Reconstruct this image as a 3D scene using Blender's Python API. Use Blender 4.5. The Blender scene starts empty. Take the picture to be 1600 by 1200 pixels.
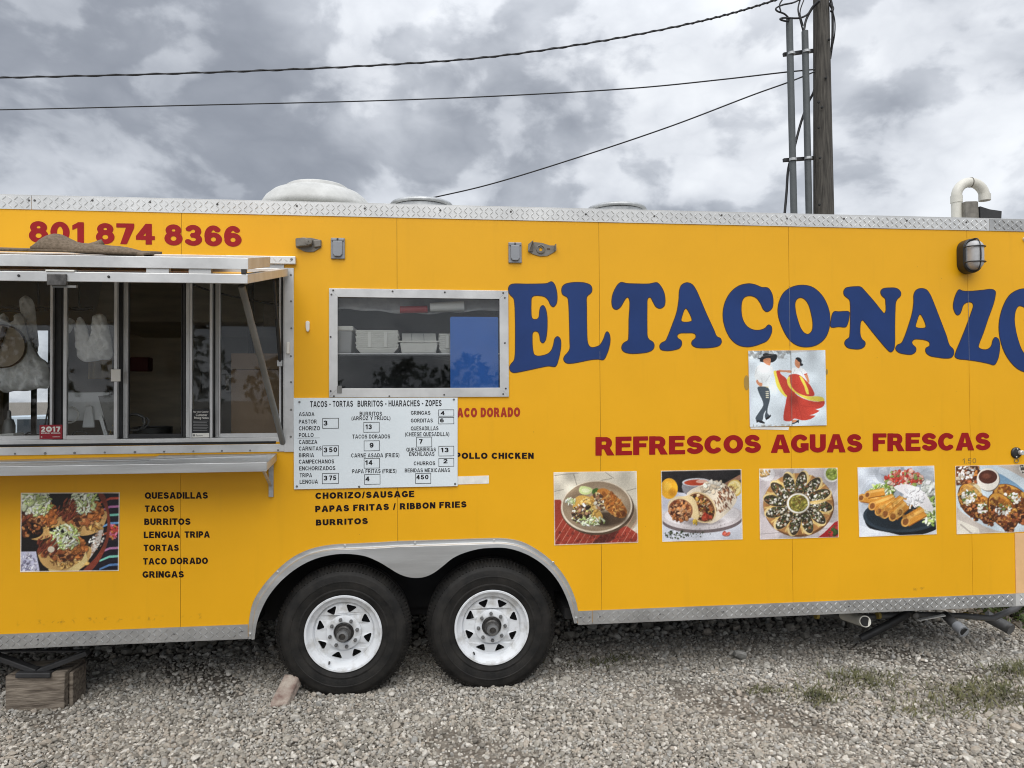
import bpy, bmesh, math, random
import numpy as np
from mathutils import Vector, Matrix
from mathutils.geometry import tessellate_polygon
rnd = random.Random(7)
scene = bpy.context.scene
COL = scene.collection
# ------------------------------------------------------------------ camera
FPX = 1110.0
CAM = np.array([1.4219, -4.2356, 1.73])
YAW, PITCH, ROLL = 0.1122, 0.0174, -0.0057
_f = np.array([math.sin(YAW)*math.cos(PITCH), math.cos(YAW)*math.cos(PITCH), math.sin(PITCH)])
_r = np.array([math.cos(YAW), -math.sin(YAW), 0.0])
_u = np.cross(_r, _f)
_c, _s = math.cos(ROLL), math.sin(ROLL)
RGT, UPV, FWD = _c*_r+_s*_u, -_s*_r+_c*_u, _f
cam = bpy.data.cameras.new('camera')
cam.sensor_width = 36.0
cam.lens = FPX/1600*36
cam.clip_end = 3000
cam.clip_start = 0.05
camo = bpy.data.objects.new('camera', cam)
COL.objects.link(camo)
camo.matrix_world = Matrix(((RGT[0], UPV[0], -FWD[0], CAM[0]), (RGT[1], UPV[1], -FWD[1], CAM[1]), (RGT[2], UPV[2], -FWD[2], CAM[2]), (0, 0, 0, 1)))
scene.camera = camo
scene.cycles.filter_width = 1.05

def at(px, py, Y=0.0):
    """point of the plane y=Y seen at photo pixel (px,py) of 1600x1200"""
    d = FWD + RGT*(px-800)/FPX - UPV*(py-600)/FPX
    return CAM + d*((Y-CAM[1])/d[1])

# ------------------------------------------------------------------ light
SUN_ELEV, SUN_AZ = math.radians(53), math.radians(190)      # azimuth clockwise from +Y
world = bpy.data.worlds.new('World'); scene.world = world; world.use_nodes = True
wn = world.node_tree.nodes; wl = world.node_tree.links
for n in list(wn): wn.remove(n)
def N(tree, t, **kw):
    n = tree.nodes.new(t)
    for k, v in kw.items(): setattr(n, k, v)
    return n
W = world.node_tree
wout = N(W, 'ShaderNodeOutputWorld'); wbg = N(W, 'ShaderNodeBackground'); wbg.inputs[1].default_value = 0.1
wl.new(wbg.outputs[0], wout.inputs[0])
sky = N(W, 'ShaderNodeTexSky', sky_type='NISHITA', sun_disc=False, sun_elevation=SUN_ELEV, sun_rotation=SUN_AZ)
def wmath(op, a, b=None, clamp=False):
    n = N(W, 'ShaderNodeMath', operation=op, use_clamp=clamp)
    for i, v in enumerate((a, b)):
        if v is None: continue
        if isinstance(v, (int, float)): n.inputs[i].default_value = v
        else: wl.new(v, n.inputs[i])
    return n.outputs[0]
tc = N(W, 'ShaderNodeTexCoord')
sep = N(W, 'ShaderNodeSeparateXYZ'); wl.new(tc.outputs['Generated'], sep.inputs[0])
mp = N(W, 'ShaderNodeMapping'); wl.new(tc.outputs['Generated'], mp.inputs[0])
mp.inputs['Scale'].default_value = (1.0, 1.0, 1.55); mp.inputs['Location'].default_value = (3.1, 1.7, 0.4)
def wnoise(scale, detail, rough, vec, dist=0.0, out=0):
    n = N(W, 'ShaderNodeTexNoise'); n.inputs['Scale'].default_value = scale; n.inputs['Detail'].default_value = detail
    n.inputs['Roughness'].default_value = rough; n.inputs['Distortion'].default_value = dist
    wl.new(vec, n.inputs['Vector']); return n.outputs[out]
def warp(vec, scale, amount):
    c = wnoise(scale, 3, 0.5, vec, 0, 1); a = N(W, 'ShaderNodeVectorMath', operation='SUBTRACT'); wl.new(c, a.inputs[0]); a.inputs[1].default_value = (0.5, 0.5, 0.5)
    b = N(W, 'ShaderNodeVectorMath', operation='SCALE'); wl.new(a.outputs[0], b.inputs[0]); b.inputs['Scale'].default_value = amount
    d = N(W, 'ShaderNodeVectorMath', operation='ADD'); wl.new(vec, d.inputs[0]); wl.new(b.outputs[0], d.inputs[1]); return d.outputs[0]
wv = warp(mp.outputs[0], 4.0, 0.10)
n_big = wnoise(4.2, 6, 0.5, wv)
n_mid = wnoise(9.5, 7, 0.52, wv)
def billow(scale, detail, rough):
    return wmath('MULTIPLY', wmath('ABSOLUTE', wmath('SUBTRACT', wnoise(scale, detail, rough, wv), 0.5)), 2.0)
n_puff = wmath('ADD', billow(5.5, 2, 0.45), wmath('MULTIPLY', billow(14.0, 4, 0.5), 0.6))     # heaped rounded cloud tops
def lobe(px, py, sharp, amp):
    """a broad brighter or darker bank of cloud in one direction of the sky"""
    d = FWD + RGT*(px-800)/FPX - UPV*(py-600)/FPX; d = d/np.linalg.norm(d)
    v = N(W, 'ShaderNodeVectorMath', operation='DOT_PRODUCT'); wl.new(tc.outputs['Generated'], v.inputs[0]); v.inputs[1].default_value = tuple(d)
    e = wmath('SUBTRACT', v.outputs['Value'], 1.0)
    e = wmath('MULTIPLY', e, sharp)
    e = wmath('EXPONENT', e)
    return wmath('MULTIPLY', e, amp)
def smooth(v, lo, hi):
    n = N(W, 'ShaderNodeMapRange', interpolation_type='SMOOTHSTEP'); wl.new(v, n.inputs[0]); n.inputs['From Min'].default_value = lo; n.inputs['From Max'].default_value = hi; return n.outputs[0]
cov = 0.0
for args in [(960, 60, 16, 0.11), (1180, 70, 90, 0.08), (1330, 60, 90, 0.04), (700, 110, 120, 0.05), (150, 40, 26, -0.15), (560, 40, 160, -0.05), (30, 230, 60, -0.06), (520, 290, 70, -0.16), (300, 270, 200, -0.03), (900, 270, 90, -0.10),
        (1480, 285, 700, 0.14), (1360, 250, 500, -0.10), (250, 225, 900, 0.12), (720, 190, 500, -0.05), (1450, 120, 200, -0.08), (1580, 240, 400, 0.08)]:
    cov = wmath('ADD', lobe(*args), cov)
s1 = smooth(wmath('SUBTRACT', n_big, wmath('MULTIPLY', cov, 0.9)), 0.40, 0.63)          # broad dark cloud decks
s2 = smooth(wmath('SUBTRACT', n_mid, wmath('MULTIPLY', cov, 0.35)), 0.44, 0.575)         # ragged smaller clouds with firm edges
cl = wmath('SUBTRACT', 0.80, wmath('MULTIPLY', s1, 0.24))
cl = wmath('SUBTRACT', cl, wmath('MULTIPLY', s2, 0.25))
cl = wmath('ADD', cl, wmath('MULTIPLY', wmath('SUBTRACT', n_puff, 0.35), 0.42))
cl = wmath('ADD', cl, wmath('MULTIPLY', cov, 0.5))
ramp = N(W, 'ShaderNodeValToRGB'); wl.new(cl, ramp.inputs[0]); ramp.color_ramp.interpolation = 'B_SPLINE'
els = ramp.color_ramp.elements
els[0].position = 0.0; els[0].color = (0.212, 0.230, 0.268, 1)
els[1].position = 1.0; els[1].color = (0.80, 0.82, 0.845, 1)
for p_, c_ in ((0.22, (0.264, 0.284, 0.324, 1)), (0.45, (0.398, 0.422, 0.465, 1)), (0.65, (0.558, 0.582, 0.625, 1)), (0.82, (0.685, 0.708, 0.745, 1))):
    e_ = els.new(p_); e_.color = c_
# an overcast sky brightens from the horizon to the zenith
zz = wmath('MAXIMUM', sep.outputs[2], 0.0)
grad = wmath('MAXIMUM', wmath('ADD', wmath('MULTIPLY', wmath('SUBTRACT', zz, 0.42), 1.6), 1.0), 1.0)
gd_ = N(W, 'ShaderNodeVectorMath', operation='DOT_PRODUCT'); wl.new(tc.outputs['Generated'], gd_.inputs[0])
gd_.inputs[1].default_value = (math.sin(SUN_AZ)*math.cos(SUN_ELEV), math.cos(SUN_AZ)*math.cos(SUN_ELEV), math.sin(SUN_ELEV))
glow = wmath('ADD', 1.0, wmath('MULTIPLY', wmath('EXPONENT', wmath('MULTIPLY', wmath('SUBTRACT', gd_.outputs['Value'], 1.0), 2.2)), 0.55))   # cloud is brighter round the hidden sun
wmul = N(W, 'ShaderNodeVectorMath', operation='SCALE'); wl.new(ramp.outputs[0], wmul.inputs[0]); wl.new(wmath('MULTIPLY', wmath('MULTIPLY', grad, glow), 10.0), wmul.inputs['Scale'])
wmix = N(W, 'ShaderNodeMix', data_type='RGBA'); wmix.inputs['Factor'].default_value = 0.94
wl.new(sky.outputs[0], wmix.inputs['A']); wl.new(wmul.outputs[0], wmix.inputs['B']); wl.new(wmix.outputs['Result'], wbg.inputs[0])
sun = bpy.data.lights.new('sun', 'SUN'); sun.energy = 1.5; sun.angle = math.radians(55); sun.color = (1.0, 0.965, 0.91)
suno = bpy.data.objects.new('sun', sun); COL.objects.link(suno)
sd = Vector((math.sin(SUN_AZ)*math.cos(SUN_ELEV), math.cos(SUN_AZ)*math.cos(SUN_ELEV), math.sin(SUN_ELEV)))
suno.rotation_euler = sd.to_track_quat('Z', 'Y').to_euler()
suno.location = sd*30
vs = scene.view_settings
vs.view_transform = 'Standard'; vs.look = 'None'; vs.exposure = 0.33; vs.gamma = 1; vs.use_curve_mapping = False

# ------------------------------------------------------------------ materials
def lin(c): return tuple(((v/255)/12.92 if v/255 <= 0.04045 else ((v/255+0.055)/1.055)**2.4) for v in c)
MATS = {}
def mat(name, col, rough=0.5, metal=0.0, var=0.08, vscale=6.0, bump=0.0, bscale=40.0, spec=0.5, col2=None, stretch=(1, 1, 1), coat=0.0, mid=0.5, width=0.3):
    m = bpy.data.materials.new(name); m.use_nodes = True; t = m.node_tree
    b = t.nodes['Principled BSDF']
    b.inputs['Roughness'].default_value = rough; b.inputs['Metallic'].default_value = metal
    b.inputs['Specular IOR Level'].default_value = spec; b.inputs['Coat Weight'].default_value = coat
    tcn = N(t, 'ShaderNodeTexCoord'); mpn = N(t, 'ShaderNodeMapping'); mpn.inputs['Scale'].default_value = stretch
    t.links.new(tcn.outputs['Object'], mpn.inputs[0])
    nz = N(t, 'ShaderNodeTexNoise'); nz.inputs['Scale'].default_value = vscale; nz.inputs['Detail'].default_value = 6; nz.inputs['Roughness'].default_value = 0.6
    t.links.new(mpn.outputs[0], nz.inputs['Vector'])
    cr = N(t, 'ShaderNodeValToRGB'); t.links.new(nz.outputs[0], cr.inputs[0])
    a = tuple(v*(1-var) for v in col); c2 = col2 or tuple(min(1, v*(1+var)) for v in col)
    cr.color_ramp.elements[0].position = mid-width/2; cr.color_ramp.elements[1].position = mid+width/2
    cr.color_ramp.elements[0].color = (*a, 1); cr.color_ramp.elements[1].color = (*c2, 1)
    t.links.new(cr.outputs[0], b.inputs['Base Color'])
    mr = N(t, 'ShaderNodeMapRange'); mr.inputs['To Min'].default_value = max(0.02, rough-0.08); mr.inputs['To Max'].default_value = min(1, rough+0.08)
    t.links.new(nz.outputs[0], mr.inputs[0]); t.links.new(mr.outputs[0], b.inputs['Roughness'])
    if bump:
        nb = N(t, 'ShaderNodeTexNoise'); nb.inputs['Scale'].default_value = bscale; nb.inputs['Detail'].default_value = 4
        t.links.new(mpn.outputs[0], nb.inputs['Vector'])
        bp = N(t, 'ShaderNodeBump'); bp.inputs['Strength'].default_value = bump; bp.inputs['Distance'].default_value = 0.01
        t.links.new(nb.outputs[0], bp.inputs['Height']); t.links.new(bp.outputs[0], b.inputs['Normal'])
    MATS[name] = m
    return m

M_yel = mat('yellow_paint', (0.80, 0.40, 0.008), 0.36, spec=0.35, var=0.03, vscale=1.6, bump=0.03, bscale=2.0)
def dirty(m):
    """brown grime marks low on the panels, as broken ghost marks in two places"""
    t = m.node_tree; b = t.nodes['Principled BSDF']
    src = b.inputs['Base Color'].links[0].from_socket
    tcn = N(t, 'ShaderNodeTexCoord'); s = N(t, 'ShaderNodeSeparateXYZ'); t.links.new(tcn.outputs['Object'], s.inputs[0])
    def mm(op, a, bb=None):
        n = N(t, 'ShaderNodeMath', operation=op)
        for i, v in enumerate((a, bb)):
            if v is None: continue
            if isinstance(v, (int, float)): n.inputs[i].default_value = v
            else: t.links.new(v, n.inputs[i])
        return n.outputs[0]
    nz = N(t, 'ShaderNodeTexNoise'); nz.inputs['Scale'].default_value = 34; nz.inputs['Detail'].default_value = 5; t.links.new(tcn.outputs['Object'], nz.inputs['Vector'])
    nl = N(t, 'ShaderNodeTexNoise'); nl.inputs['Scale'].default_value = 2.3; nl.inputs['Detail'].default_value = 2; t.links.new(tcn.outputs['Object'], nl.inputs['Vector'])
    band = mm('SUBTRACT', 1.0, mm('MULTIPLY', mm('ABSOLUTE', mm('SUBTRACT', s.outputs[2], 0.490)), 48.0))
    v = mm('MULTIPLY', mm('MAXIMUM', band, 0.0), mm('MAXIMUM', mm('MULTIPLY', mm('SUBTRACT', nz.outputs[0], 0.52), 7.0), 0.0))
    v = mm('MULTIPLY', v, mm('MAXIMUM', mm('MULTIPLY', mm('SUBTRACT', nl.outputs[0], 0.46), 9.0), 0.0))
    for_x = mm('ADD', mm('LESS_THAN', mm('ABSOLUTE', mm('SUBTRACT', s.outputs[0], -0.38)), 0.52), mm('LESS_THAN', mm('ABSOLUTE', mm('SUBTRACT', s.outputs[0], 4.42)), 0.30))
    v = mm('MULTIPLY', v, for_x)
    # faint streaks and smears anywhere
    mp2 = N(t, 'ShaderNodeMapping'); mp2.inputs['Scale'].default_value = (9, 9, 0.9); t.links.new(tcn.outputs['Object'], mp2.inputs[0])
    n3 = N(t, 'ShaderNodeTexNoise'); n3.inputs['Scale'].default_value = 1.7; n3.inputs['Detail'].default_value = 7; t.links.new(mp2.outputs[0], n3.inputs['Vector'])
    st = mm('MULTIPLY', mm('MAXIMUM', mm('SUBTRACT', n3.outputs[0], 0.58), 0.0), 0.35)
    # speckles
    vo = N(t, 'ShaderNodeTexVoronoi'); vo.inputs['Scale'].default_value = 7; t.links.new(tcn.outputs['Object'], vo.inputs['Vector'])
    sp = mm('MULTIPLY', mm('LESS_THAN', vo.outputs['Distance'], 0.022), 0.5)
    tot = mm('MINIMUM', mm('ADD', mm('ADD', mm('MINIMUM', v, 0.55), st), sp), 0.7)
    mx = N(t, 'ShaderNodeMix', data_type='RGBA'); t.links.new(tot, mx.inputs['Factor']); t.links.new(src, mx.inputs['A']); mx.inputs['B'].default_value = (0.20, 0.10, 0.02, 1)
    t.links.new(mx.outputs['Result'], b.inputs['Base Color'])
dirty(M_yel)
M_alu = mat('brushed_aluminium', (0.56, 0.57, 0.57), 0.36, 0.75, var=0.10, vscale=3, bump=0.05, bscale=30, stretch=(0.6, 3, 6))
M_alu2 = mat('worn_aluminium_frame', (0.60, 0.60, 0.59), 0.42, 0.55, var=0.12, vscale=5, stretch=(1, 2, 1))
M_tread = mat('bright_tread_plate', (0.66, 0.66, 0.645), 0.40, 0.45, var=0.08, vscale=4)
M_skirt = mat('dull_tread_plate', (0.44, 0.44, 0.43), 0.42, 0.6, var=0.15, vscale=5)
M_galv = mat('galvanised_steel', (0.46, 0.47, 0.47), 0.5, 0.6, var=0.2, vscale=14)
M_tube = mat('grey_steel_tube', (0.20, 0.20, 0.19), 0.5, 0.4, var=0.15)
M_dark = mat('black_steel', (0.035, 0.035, 0.036), 0.55, 0.2, var=0.3)
M_under = mat('underbody_black', (0.014, 0.014, 0.015), 0.8, var=0.3)
M_rub = mat('tyre_rubber', (0.009, 0.0088, 0.0085), 0.62, spec=0.3, var=0.25, vscale=9, bump=0.15, bscale=60, col2=(0.024, 0.022, 0.0195))
M_white = mat('white_wheel_paint', (0.50, 0.49, 0.46), 0.38, var=0.15, vscale=11, col2=(0.72, 0.74, 0.76), mid=0.40, width=0.22)
M_hub = mat('greasy_hub_metal', (0.10, 0.095, 0.09), 0.45, 0.6, var=0.4, vscale=30)
M_nut = mat('dull_nut_metal', (0.20, 0.20, 0.20), 0.45, 0.7, var=0.2)
M_red = mat('red_vinyl', lin((148, 20, 24)), 0.45, spec=0.25, var=0.05)
M_red2 = mat('brick_red_vinyl', lin((160, 42, 14)), 0.4, var=0.05)
M_blue = mat('blue_vinyl', (0.012, 0.038, 0.150), 0.45, spec=0.3, var=0.10, vscale=2.5)
M_blk = mat('black_vinyl', (0.010, 0.005, 0.006), 0.5, spec=0.2, var=0.1)
M_ink = mat('black_ink', (0.008, 0.008, 0.009), 0.6, spec=0.2, var=0.2)
M_board = mat('white_menu_board', (0.70, 0.76, 0.79), 0.4, var=0.03, vscale=3)
M_paper = mat('white_print_paper', (0.74, 0.72, 0.66), 0.5, var=0.05)
M_tape = mat('white_tape', (0.78, 0.76, 0.70), 0.6, var=0.08, vscale=20)
M_grey = mat('grey_box_plastic', (0.20, 0.21, 0.21), 0.45, 0.1, var=0.12)
M_greyb = mat('grey_outlet_cover', (0.26, 0.27, 0.285), 0.45, 0.2, var=0.08)
M_taupe = mat('taupe_bracket_metal', (0.19, 0.175, 0.15), 0.5, 0.3, var=0.2, vscale=20)
M_blkp = mat('black_plastic', (0.022, 0.022, 0.022), 0.4, var=0.2)
M_lens = mat('frosted_lamp_glass', (0.42, 0.42, 0.42), 0.25, var=0.12, vscale=16)
M_pvc = mat('old_white_pvc', (0.62, 0.60, 0.53), 0.4, var=0.08, vscale=8)
M_vent = mat('chalky_white_vent', (0.50, 0.50, 0.475), 0.65, var=0.10, vscale=7, col2=(0.60, 0.60, 0.575))
M_gasket = mat('black_gasket', (0.01, 0.01, 0.01), 0.7, var=0.2)
M_in = mat('interior_wall', (0.30, 0.285, 0.26), 0.5, var=0.15, vscale=2)
M_inw = mat('interior_white_sheet', (0.30, 0.30, 0.30), 0.5, var=0.08)
M_inst = mat('interior_stainless', (0.44, 0.40, 0.31), 0.42, 0.5, var=0.15, vscale=3, stretch=(1, 1, 5))
M_floor = mat('interior_floor', (0.05, 0.05, 0.05), 0.7, var=0.2)
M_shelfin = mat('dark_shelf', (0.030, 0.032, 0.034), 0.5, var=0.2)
M_bag = mat('white_plastic_bag', (0.86, 0.86, 0.84), 0.40, var=0.06, bump=0.35, bscale=26, vscale=9)
M_tan = mat('tan_wicker', (0.42, 0.34, 0.25), 0.7, var=0.12)
M_brown = mat('brown_strap', (0.10, 0.055, 0.03), 0.7, var=0.15)
M_card = mat('brown_cardboard', (0.26, 0.175, 0.105), 0.85, var=0.06)
M_foam = mat('white_foam', (0.80, 0.79, 0.74), 0.7, var=0.04, vscale=10)
M_tub = mat('grey_tub', (0.36, 0.36, 0.36), 0.5, var=0.08)
M_bluebd = mat('blue_cutting_board', (0.022, 0.165, 0.60), 0.45, var=0.06, vscale=4)
M_mon = mat('pale_monitor_shell', (0.74, 0.75, 0.74), 0.4, var=0.05)
M_film = mat('clear_wrap', (0.38, 0.38, 0.38), 0.15, var=0.3, bump=0.8, bscale=14)
M_cloth = mat('beige_cloth', (0.36, 0.28, 0.16), 0.9, var=0.15)
M_redp = mat('dull_red_plastic', (0.36, 0.02, 0.02), 0.5, var=0.1)
M_rug = mat('brown_rug', (0.15, 0.115, 0.08), 0.95, spec=0.1, var=0.15, vscale=90, bump=0.3, bscale=260, col2=(0.215, 0.165, 0.12))
M_wood = mat('weathered_timber', (0.125, 0.095, 0.07), 0.85, var=0.35, vscale=7, bump=0.6, bscale=16, col2=(0.25, 0.21, 0.165), stretch=(0.9, 5, 7))
M_pole = mat('weathered_pole_wood', (0.050, 0.045, 0.038), 0.9, var=0.35, vscale=5, bump=0.7, bscale=14, col2=(0.105, 0.096, 0.082), stretch=(7, 7, 0.5))
M_cond = mat('grey_conduit', (0.105, 0.115, 0.118), 0.5, spec=0.25, var=0.08)
M_wire = mat('black_cable', (0.02, 0.02, 0.022), 0.6, var=0.2)
M_brick = mat('concrete_paver', (0.26, 0.16, 0.13), 0.95, var=0.3, vscale=14, bump=0.8, bscale=50, col2=(0.42, 0.36, 0.30))
M_hose = mat('grey_hose', (0.10, 0.10, 0.10), 0.5, var=0.2)
M_yelc = mat('yellow_clip', (0.36, 0.27, 0.06), 0.6, var=0.1)
M_graph = mat('pencil_mark', (0.34, 0.20, 0.03), 0.7, var=0.3, vscale=60)
M_stain = mat('old_glue_stain', (0.40, 0.25, 0.05), 0.6, var=0.2)
M_carp = mat('car_paint_pale', (0.45, 0.52, 0.58), 0.3, var=0.03)
M_carg = mat('car_glass_dark', (0.03, 0.04, 0.05), 0.1, var=0.1)
M_pinkp = mat('reflection_tinted_sheet', (0.86, 0.54, 0.27), 0.4, 0.1, var=0.10, vscale=3)  # aluminium sheet, its orange reflection put into the base colour
M_gold = mat('gold_foil', (0.6, 0.42, 0.08), 0.3, 0.8, var=0.3, vscale=60)

def glass_mat(name, tint, ior=1.45):
    m = bpy.data.materials.new(name); m.use_nodes = True; t = m.node_tree
    for n in list(t.nodes): t.nodes.remove(n)
    o = N(t, 'ShaderNodeOutputMaterial'); mx = N(t, 'ShaderNodeMixShader'); tr = N(t, 'ShaderNodeBsdfTransparent'); gl = N(t, 'ShaderNodeBsdfGlossy'); fr = N(t, 'ShaderNodeFresnel')
    fr.inputs[0].default_value = ior; tr.inputs[0].default_value = (*tint, 1); gl.inputs['Roughness'].default_value = 0.02
    t.links.new(fr.outputs[0], mx.inputs[0]); t.links.new(tr.outputs[0], mx.inputs[1]); t.links.new(gl.outputs[0], mx.inputs[2]); t.links.new(mx.outputs[0], o.inputs[0])
    return m
M_glass = glass_mat('window_glass', (0.975, 0.985, 0.985))
def attr_mat(name, rough=0.4):
    m = bpy.data.materials.new(name); m.use_nodes = True; t = m.node_tree; b = t.nodes['Principled BSDF']
    a = N(t, 'ShaderNodeAttribute', attribute_name='ink'); t.links.new(a.outputs['Color'], b.inputs['Base Color']); b.inputs['Roughness'].default_value = rough
    return m
M_print = attr_mat('printed_vinyl', 0.35)

# ------------------------------------------------------------------ object helpers
def tag(o, label=None, cat=None, group=None, kind=None):
    if label: o['label'] = label
    if cat: o['category'] = cat
    if group: o['group'] = group
    if kind: o['kind'] = kind
    return o
def empty(name, loc, label=None, cat=None, group=None):
    o = bpy.data.objects.new(name, None); COL.objects.link(o); o.location = loc; o.empty_display_size = 0.05
    return tag(o, label, cat, group)
def link(name, me, m=None, parent=None):
    o = bpy.data.objects.new(name, me); COL.objects.link(o)
    if m is not None and not me.materials: me.materials.append(m)
    if parent is not None:
        o.parent = parent
        if parent.type == 'EMPTY' and parent.parent is None: o.matrix_parent_inverse = Matrix.Translation(-Vector(parent.location))
    return o
class MB:
    def __init__(s): s.v = []; s.f = []
    def add(s, vs, fs):
        k = len(s.v); s.v += [tuple(map(float, p)) for p in vs]; s.f += [tuple(i+k for i in f) for f in fs]; return s
    def box(s, x0, y0, z0, x1, y1, z1):
        x0, x1 = min(x0, x1), max(x0, x1); y0, y1 = min(y0, y1), max(y0, y1); z0, z1 = min(z0, z1), max(z0, z1)
        return s.add([(x0, y0, z0), (x1, y0, z0), (x1, y1, z0), (x0, y1, z0), (x0, y0, z1), (x1, y0, z1), (x1, y1, z1), (x0, y1, z1)],
                     [(0, 3, 2, 1), (4, 5, 6, 7), (0, 1, 5, 4), (1, 2, 6, 5), (2, 3, 7, 6), (3, 0, 4, 7)])
    def hexa(s, p):   # 8 corners in box order
        return s.add(p, [(0, 3, 2, 1), (4, 5, 6, 7), (0, 1, 5, 4), (1, 2, 6, 5), (2, 3, 7, 6), (3, 0, 4, 7)])
    def prism(s, poly, y0, y1):          # polygon in (x,z), extruded in y; concave is fine
        n = len(poly)
        area = sum(poly[i][0]*poly[(i+1) % n][1]-poly[(i+1) % n][0]*poly[i][1] for i in range(n))
        if area < 0: poly = poly[::-1]
        vs = [(x, y0, z) for x, z in poly]+[(x, y1, z) for x, z in poly]
        tris = tessellate_polygon([[Vector((x, z, 0)) for x, z in poly]])
        fs = []
        for a, b, c in tris:
            A, B, C = poly[a], poly[b], poly[c]
            if (B[0]-A[0])*(C[1]-A[1])-(B[1]-A[1])*(C[0]-A[0]) < 0: a, b = b, a
            fs.append((a, b, c)); fs.append((c+n, b+n, a+n))
        for i in range(n):
            j = (i+1) % n; fs.append((j, i, i+n, j+n))
        return s.add(vs, fs)
    def tube(s, pts, r, n=10, caps=True):
        pts = [Vector(p) for p in pts]; m = len(pts); rs = r if isinstance(r, (list, tuple)) else [r]*m
        vs = []; prev = None
        for i, p in enumerate(pts):
            d = (pts[min(i+1, m-1)]-pts[max(i-1, 0)]).normalized()
            a = prev if prev is not None else (Vector((0, 0, 1)) if abs(d.z) < 0.9 else Vector((1, 0, 0)))
            a = (a-d*a.dot(d)).normalized(); prev = a; b = d.cross(a)
            for k in range(n):
                t = 2*math.pi*k/n; vs.append(p+(a*math.cos(t)+b*math.sin(t))*rs[i])
        fs = [(i*n+k, i*n+(k+1) % n, (i+1)*n+(k+1) % n, (i+1)*n+k) for i in range(m-1) for k in range(n)]
        if caps: fs += [tuple(range(n-1, -1, -1)), tuple((m-1)*n+k for k in range(n))]
        return s.add(vs, fs)
    def bar(s, a, b, w, h):             # rectangular bar from a to b
        a = Vector(a); b = Vector(b); d = (b-a).normalized(); u = Vector((0, 1, 0)) if abs(d.y) < 0.9 else Vector((0, 0, 1))
        u = (u-d*u.dot(d)).normalized(); v = d.cross(u); p = []
        for q in (a, b):
            for su, sv in ((-1, -1), (1, -1), (1, 1), (-1, 1)): p.append(q+u*su*w/2+v*sv*h/2)
        return s.hexa(p)
    def lathe(s, prof, c, axis='y', n=32, closed=False):   # prof: (radius, along axis)
        vs = []; m = len(prof)
        for (r, h) in prof:
            for k in range(n):
                t = 2*math.pi*k/n; a, b = r*math.cos(t), r*math.sin(t)
                vs.append((c[0]+a, c[1]+h, c[2]+b) if axis == 'y' else ((c[0]+a, c[1]+b, c[2]+h) if axis == 'z' else (c[0]+h, c[1]+a, c[2]+b)))
        mm = m if closed else m-1
        fs = [(i*n+k, ((i+1) % m)*n+k, ((i+1) % m)*n+(k+1) % n, i*n+(k+1) % n) for i in range(mm) for k in range(n)]
        if not closed:
            fs += [tuple(range(n)), tuple((m-1)*n+k for k in range(n-1, -1, -1))]
        return s.add(vs, fs)
    def build(s, name, m, parent=None, smooth=False, bevel=0.0, fix=True):
        me = bpy.data.meshes.new(name); me.from_pydata(s.v, [], s.f)
        if fix:
            b = bmesh.new(); b.from_mesh(me); bmesh.ops.recalc_face_normals(b, faces=b.faces); b.to_mesh(me); b.free()
        o = link(name, me, m, parent)
        if smooth:
            me.shade_smooth()
            if smooth != 'all': me.set_sharp_from_angle(angle=math.radians(smooth if not isinstance(smooth, bool) else 40))
        if bevel:
            bv = o.modifiers.new('bevel', 'BEVEL'); bv.width = bevel; bv.segments = 2; bv.limit_method = 'ANGLE'; bv.angle_limit = math.radians(50)
        return o
def box(name, m, parent, x0, y0, z0, x1, y1, z1, bevel=0.0): return MB().box(x0, y0, z0, x1, y1, z1).build(name, m, parent, bevel=bevel)
def screw(parent, x, z, y=-0.004, r=0.0045, m=None):
    return MB().lathe([(0.0005, -0.003), (r*0.7, -0.003), (r, -0.0015), (r, 0.001)], (x, y, z), n=8).build('screw', m or M_tube, parent)
def spline(pts, k=6, closed=True):
    """centripetal Catmull-Rom through pts"""
    P = [np.array(p, float) for p in pts]; n = len(P); out = []
    rng = range(n) if closed else range(n-1)
    for i in rng:
        if closed: p0, p1, p2, p3 = P[i-1], P[i], P[(i+1) % n], P[(i+2) % n]
        else:
            p1, p2 = P[i], P[i+1]; p0 = P[i-1] if i else 2*p1-p2; p3 = P[i+2] if i+2 < n else 2*p2-p1
        t0 = 0; t1 = t0+max(1e-6, np.linalg.norm(p1-p0))**0.5; t2 = t1+max(1e-6, np.linalg.norm(p2-p1))**0.5; t3 = t2+max(1e-6, np.linalg.norm(p3-p2))**0.5
        for j in range(k):
            t = t1+(t2-t1)*j/k
            a1 = (t1-t)/(t1-t0)*p0+(t-t0)/(t1-t0)*p1; a2 = (t2-t)/(t2-t1)*p1+(t-t1)/(t2-t1)*p2; a3 = (t3-t)/(t3-t2)*p2+(t-t2)/(t3-t2)*p3
            b1 = (t2-t)/(t2-t0)*a1+(t-t0)/(t2-t0)*a2; b2 = (t3-t)/(t3-t1)*a2+(t-t1)/(t3-t1)*a3
            out.append((t2-t)/(t2-t1)*b1+(t-t1)/(t2-t1)*b2)
    if not closed: out.append(P[-1])
    return out
def fill(contours):
    """triangles of a flat shape with holes; contours are lists of (x,y)"""
    flat = [tuple(p) for c in contours for p in c]
    tris = tessellate_polygon([[Vector((p[0], p[1], 0)) for p in c] for c in contours])
    res = []
    for a, b, c in tris:
        A, B, C = flat[a], flat[b], flat[c]; ar = (B[0]-A[0])*(C[1]-A[1])-(B[1]-A[1])*(C[0]-A[0])
        if abs(ar) < 1e-12: continue
        res.append((a, b, c) if ar > 0 else (a, c, b))
    return flat, res
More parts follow.
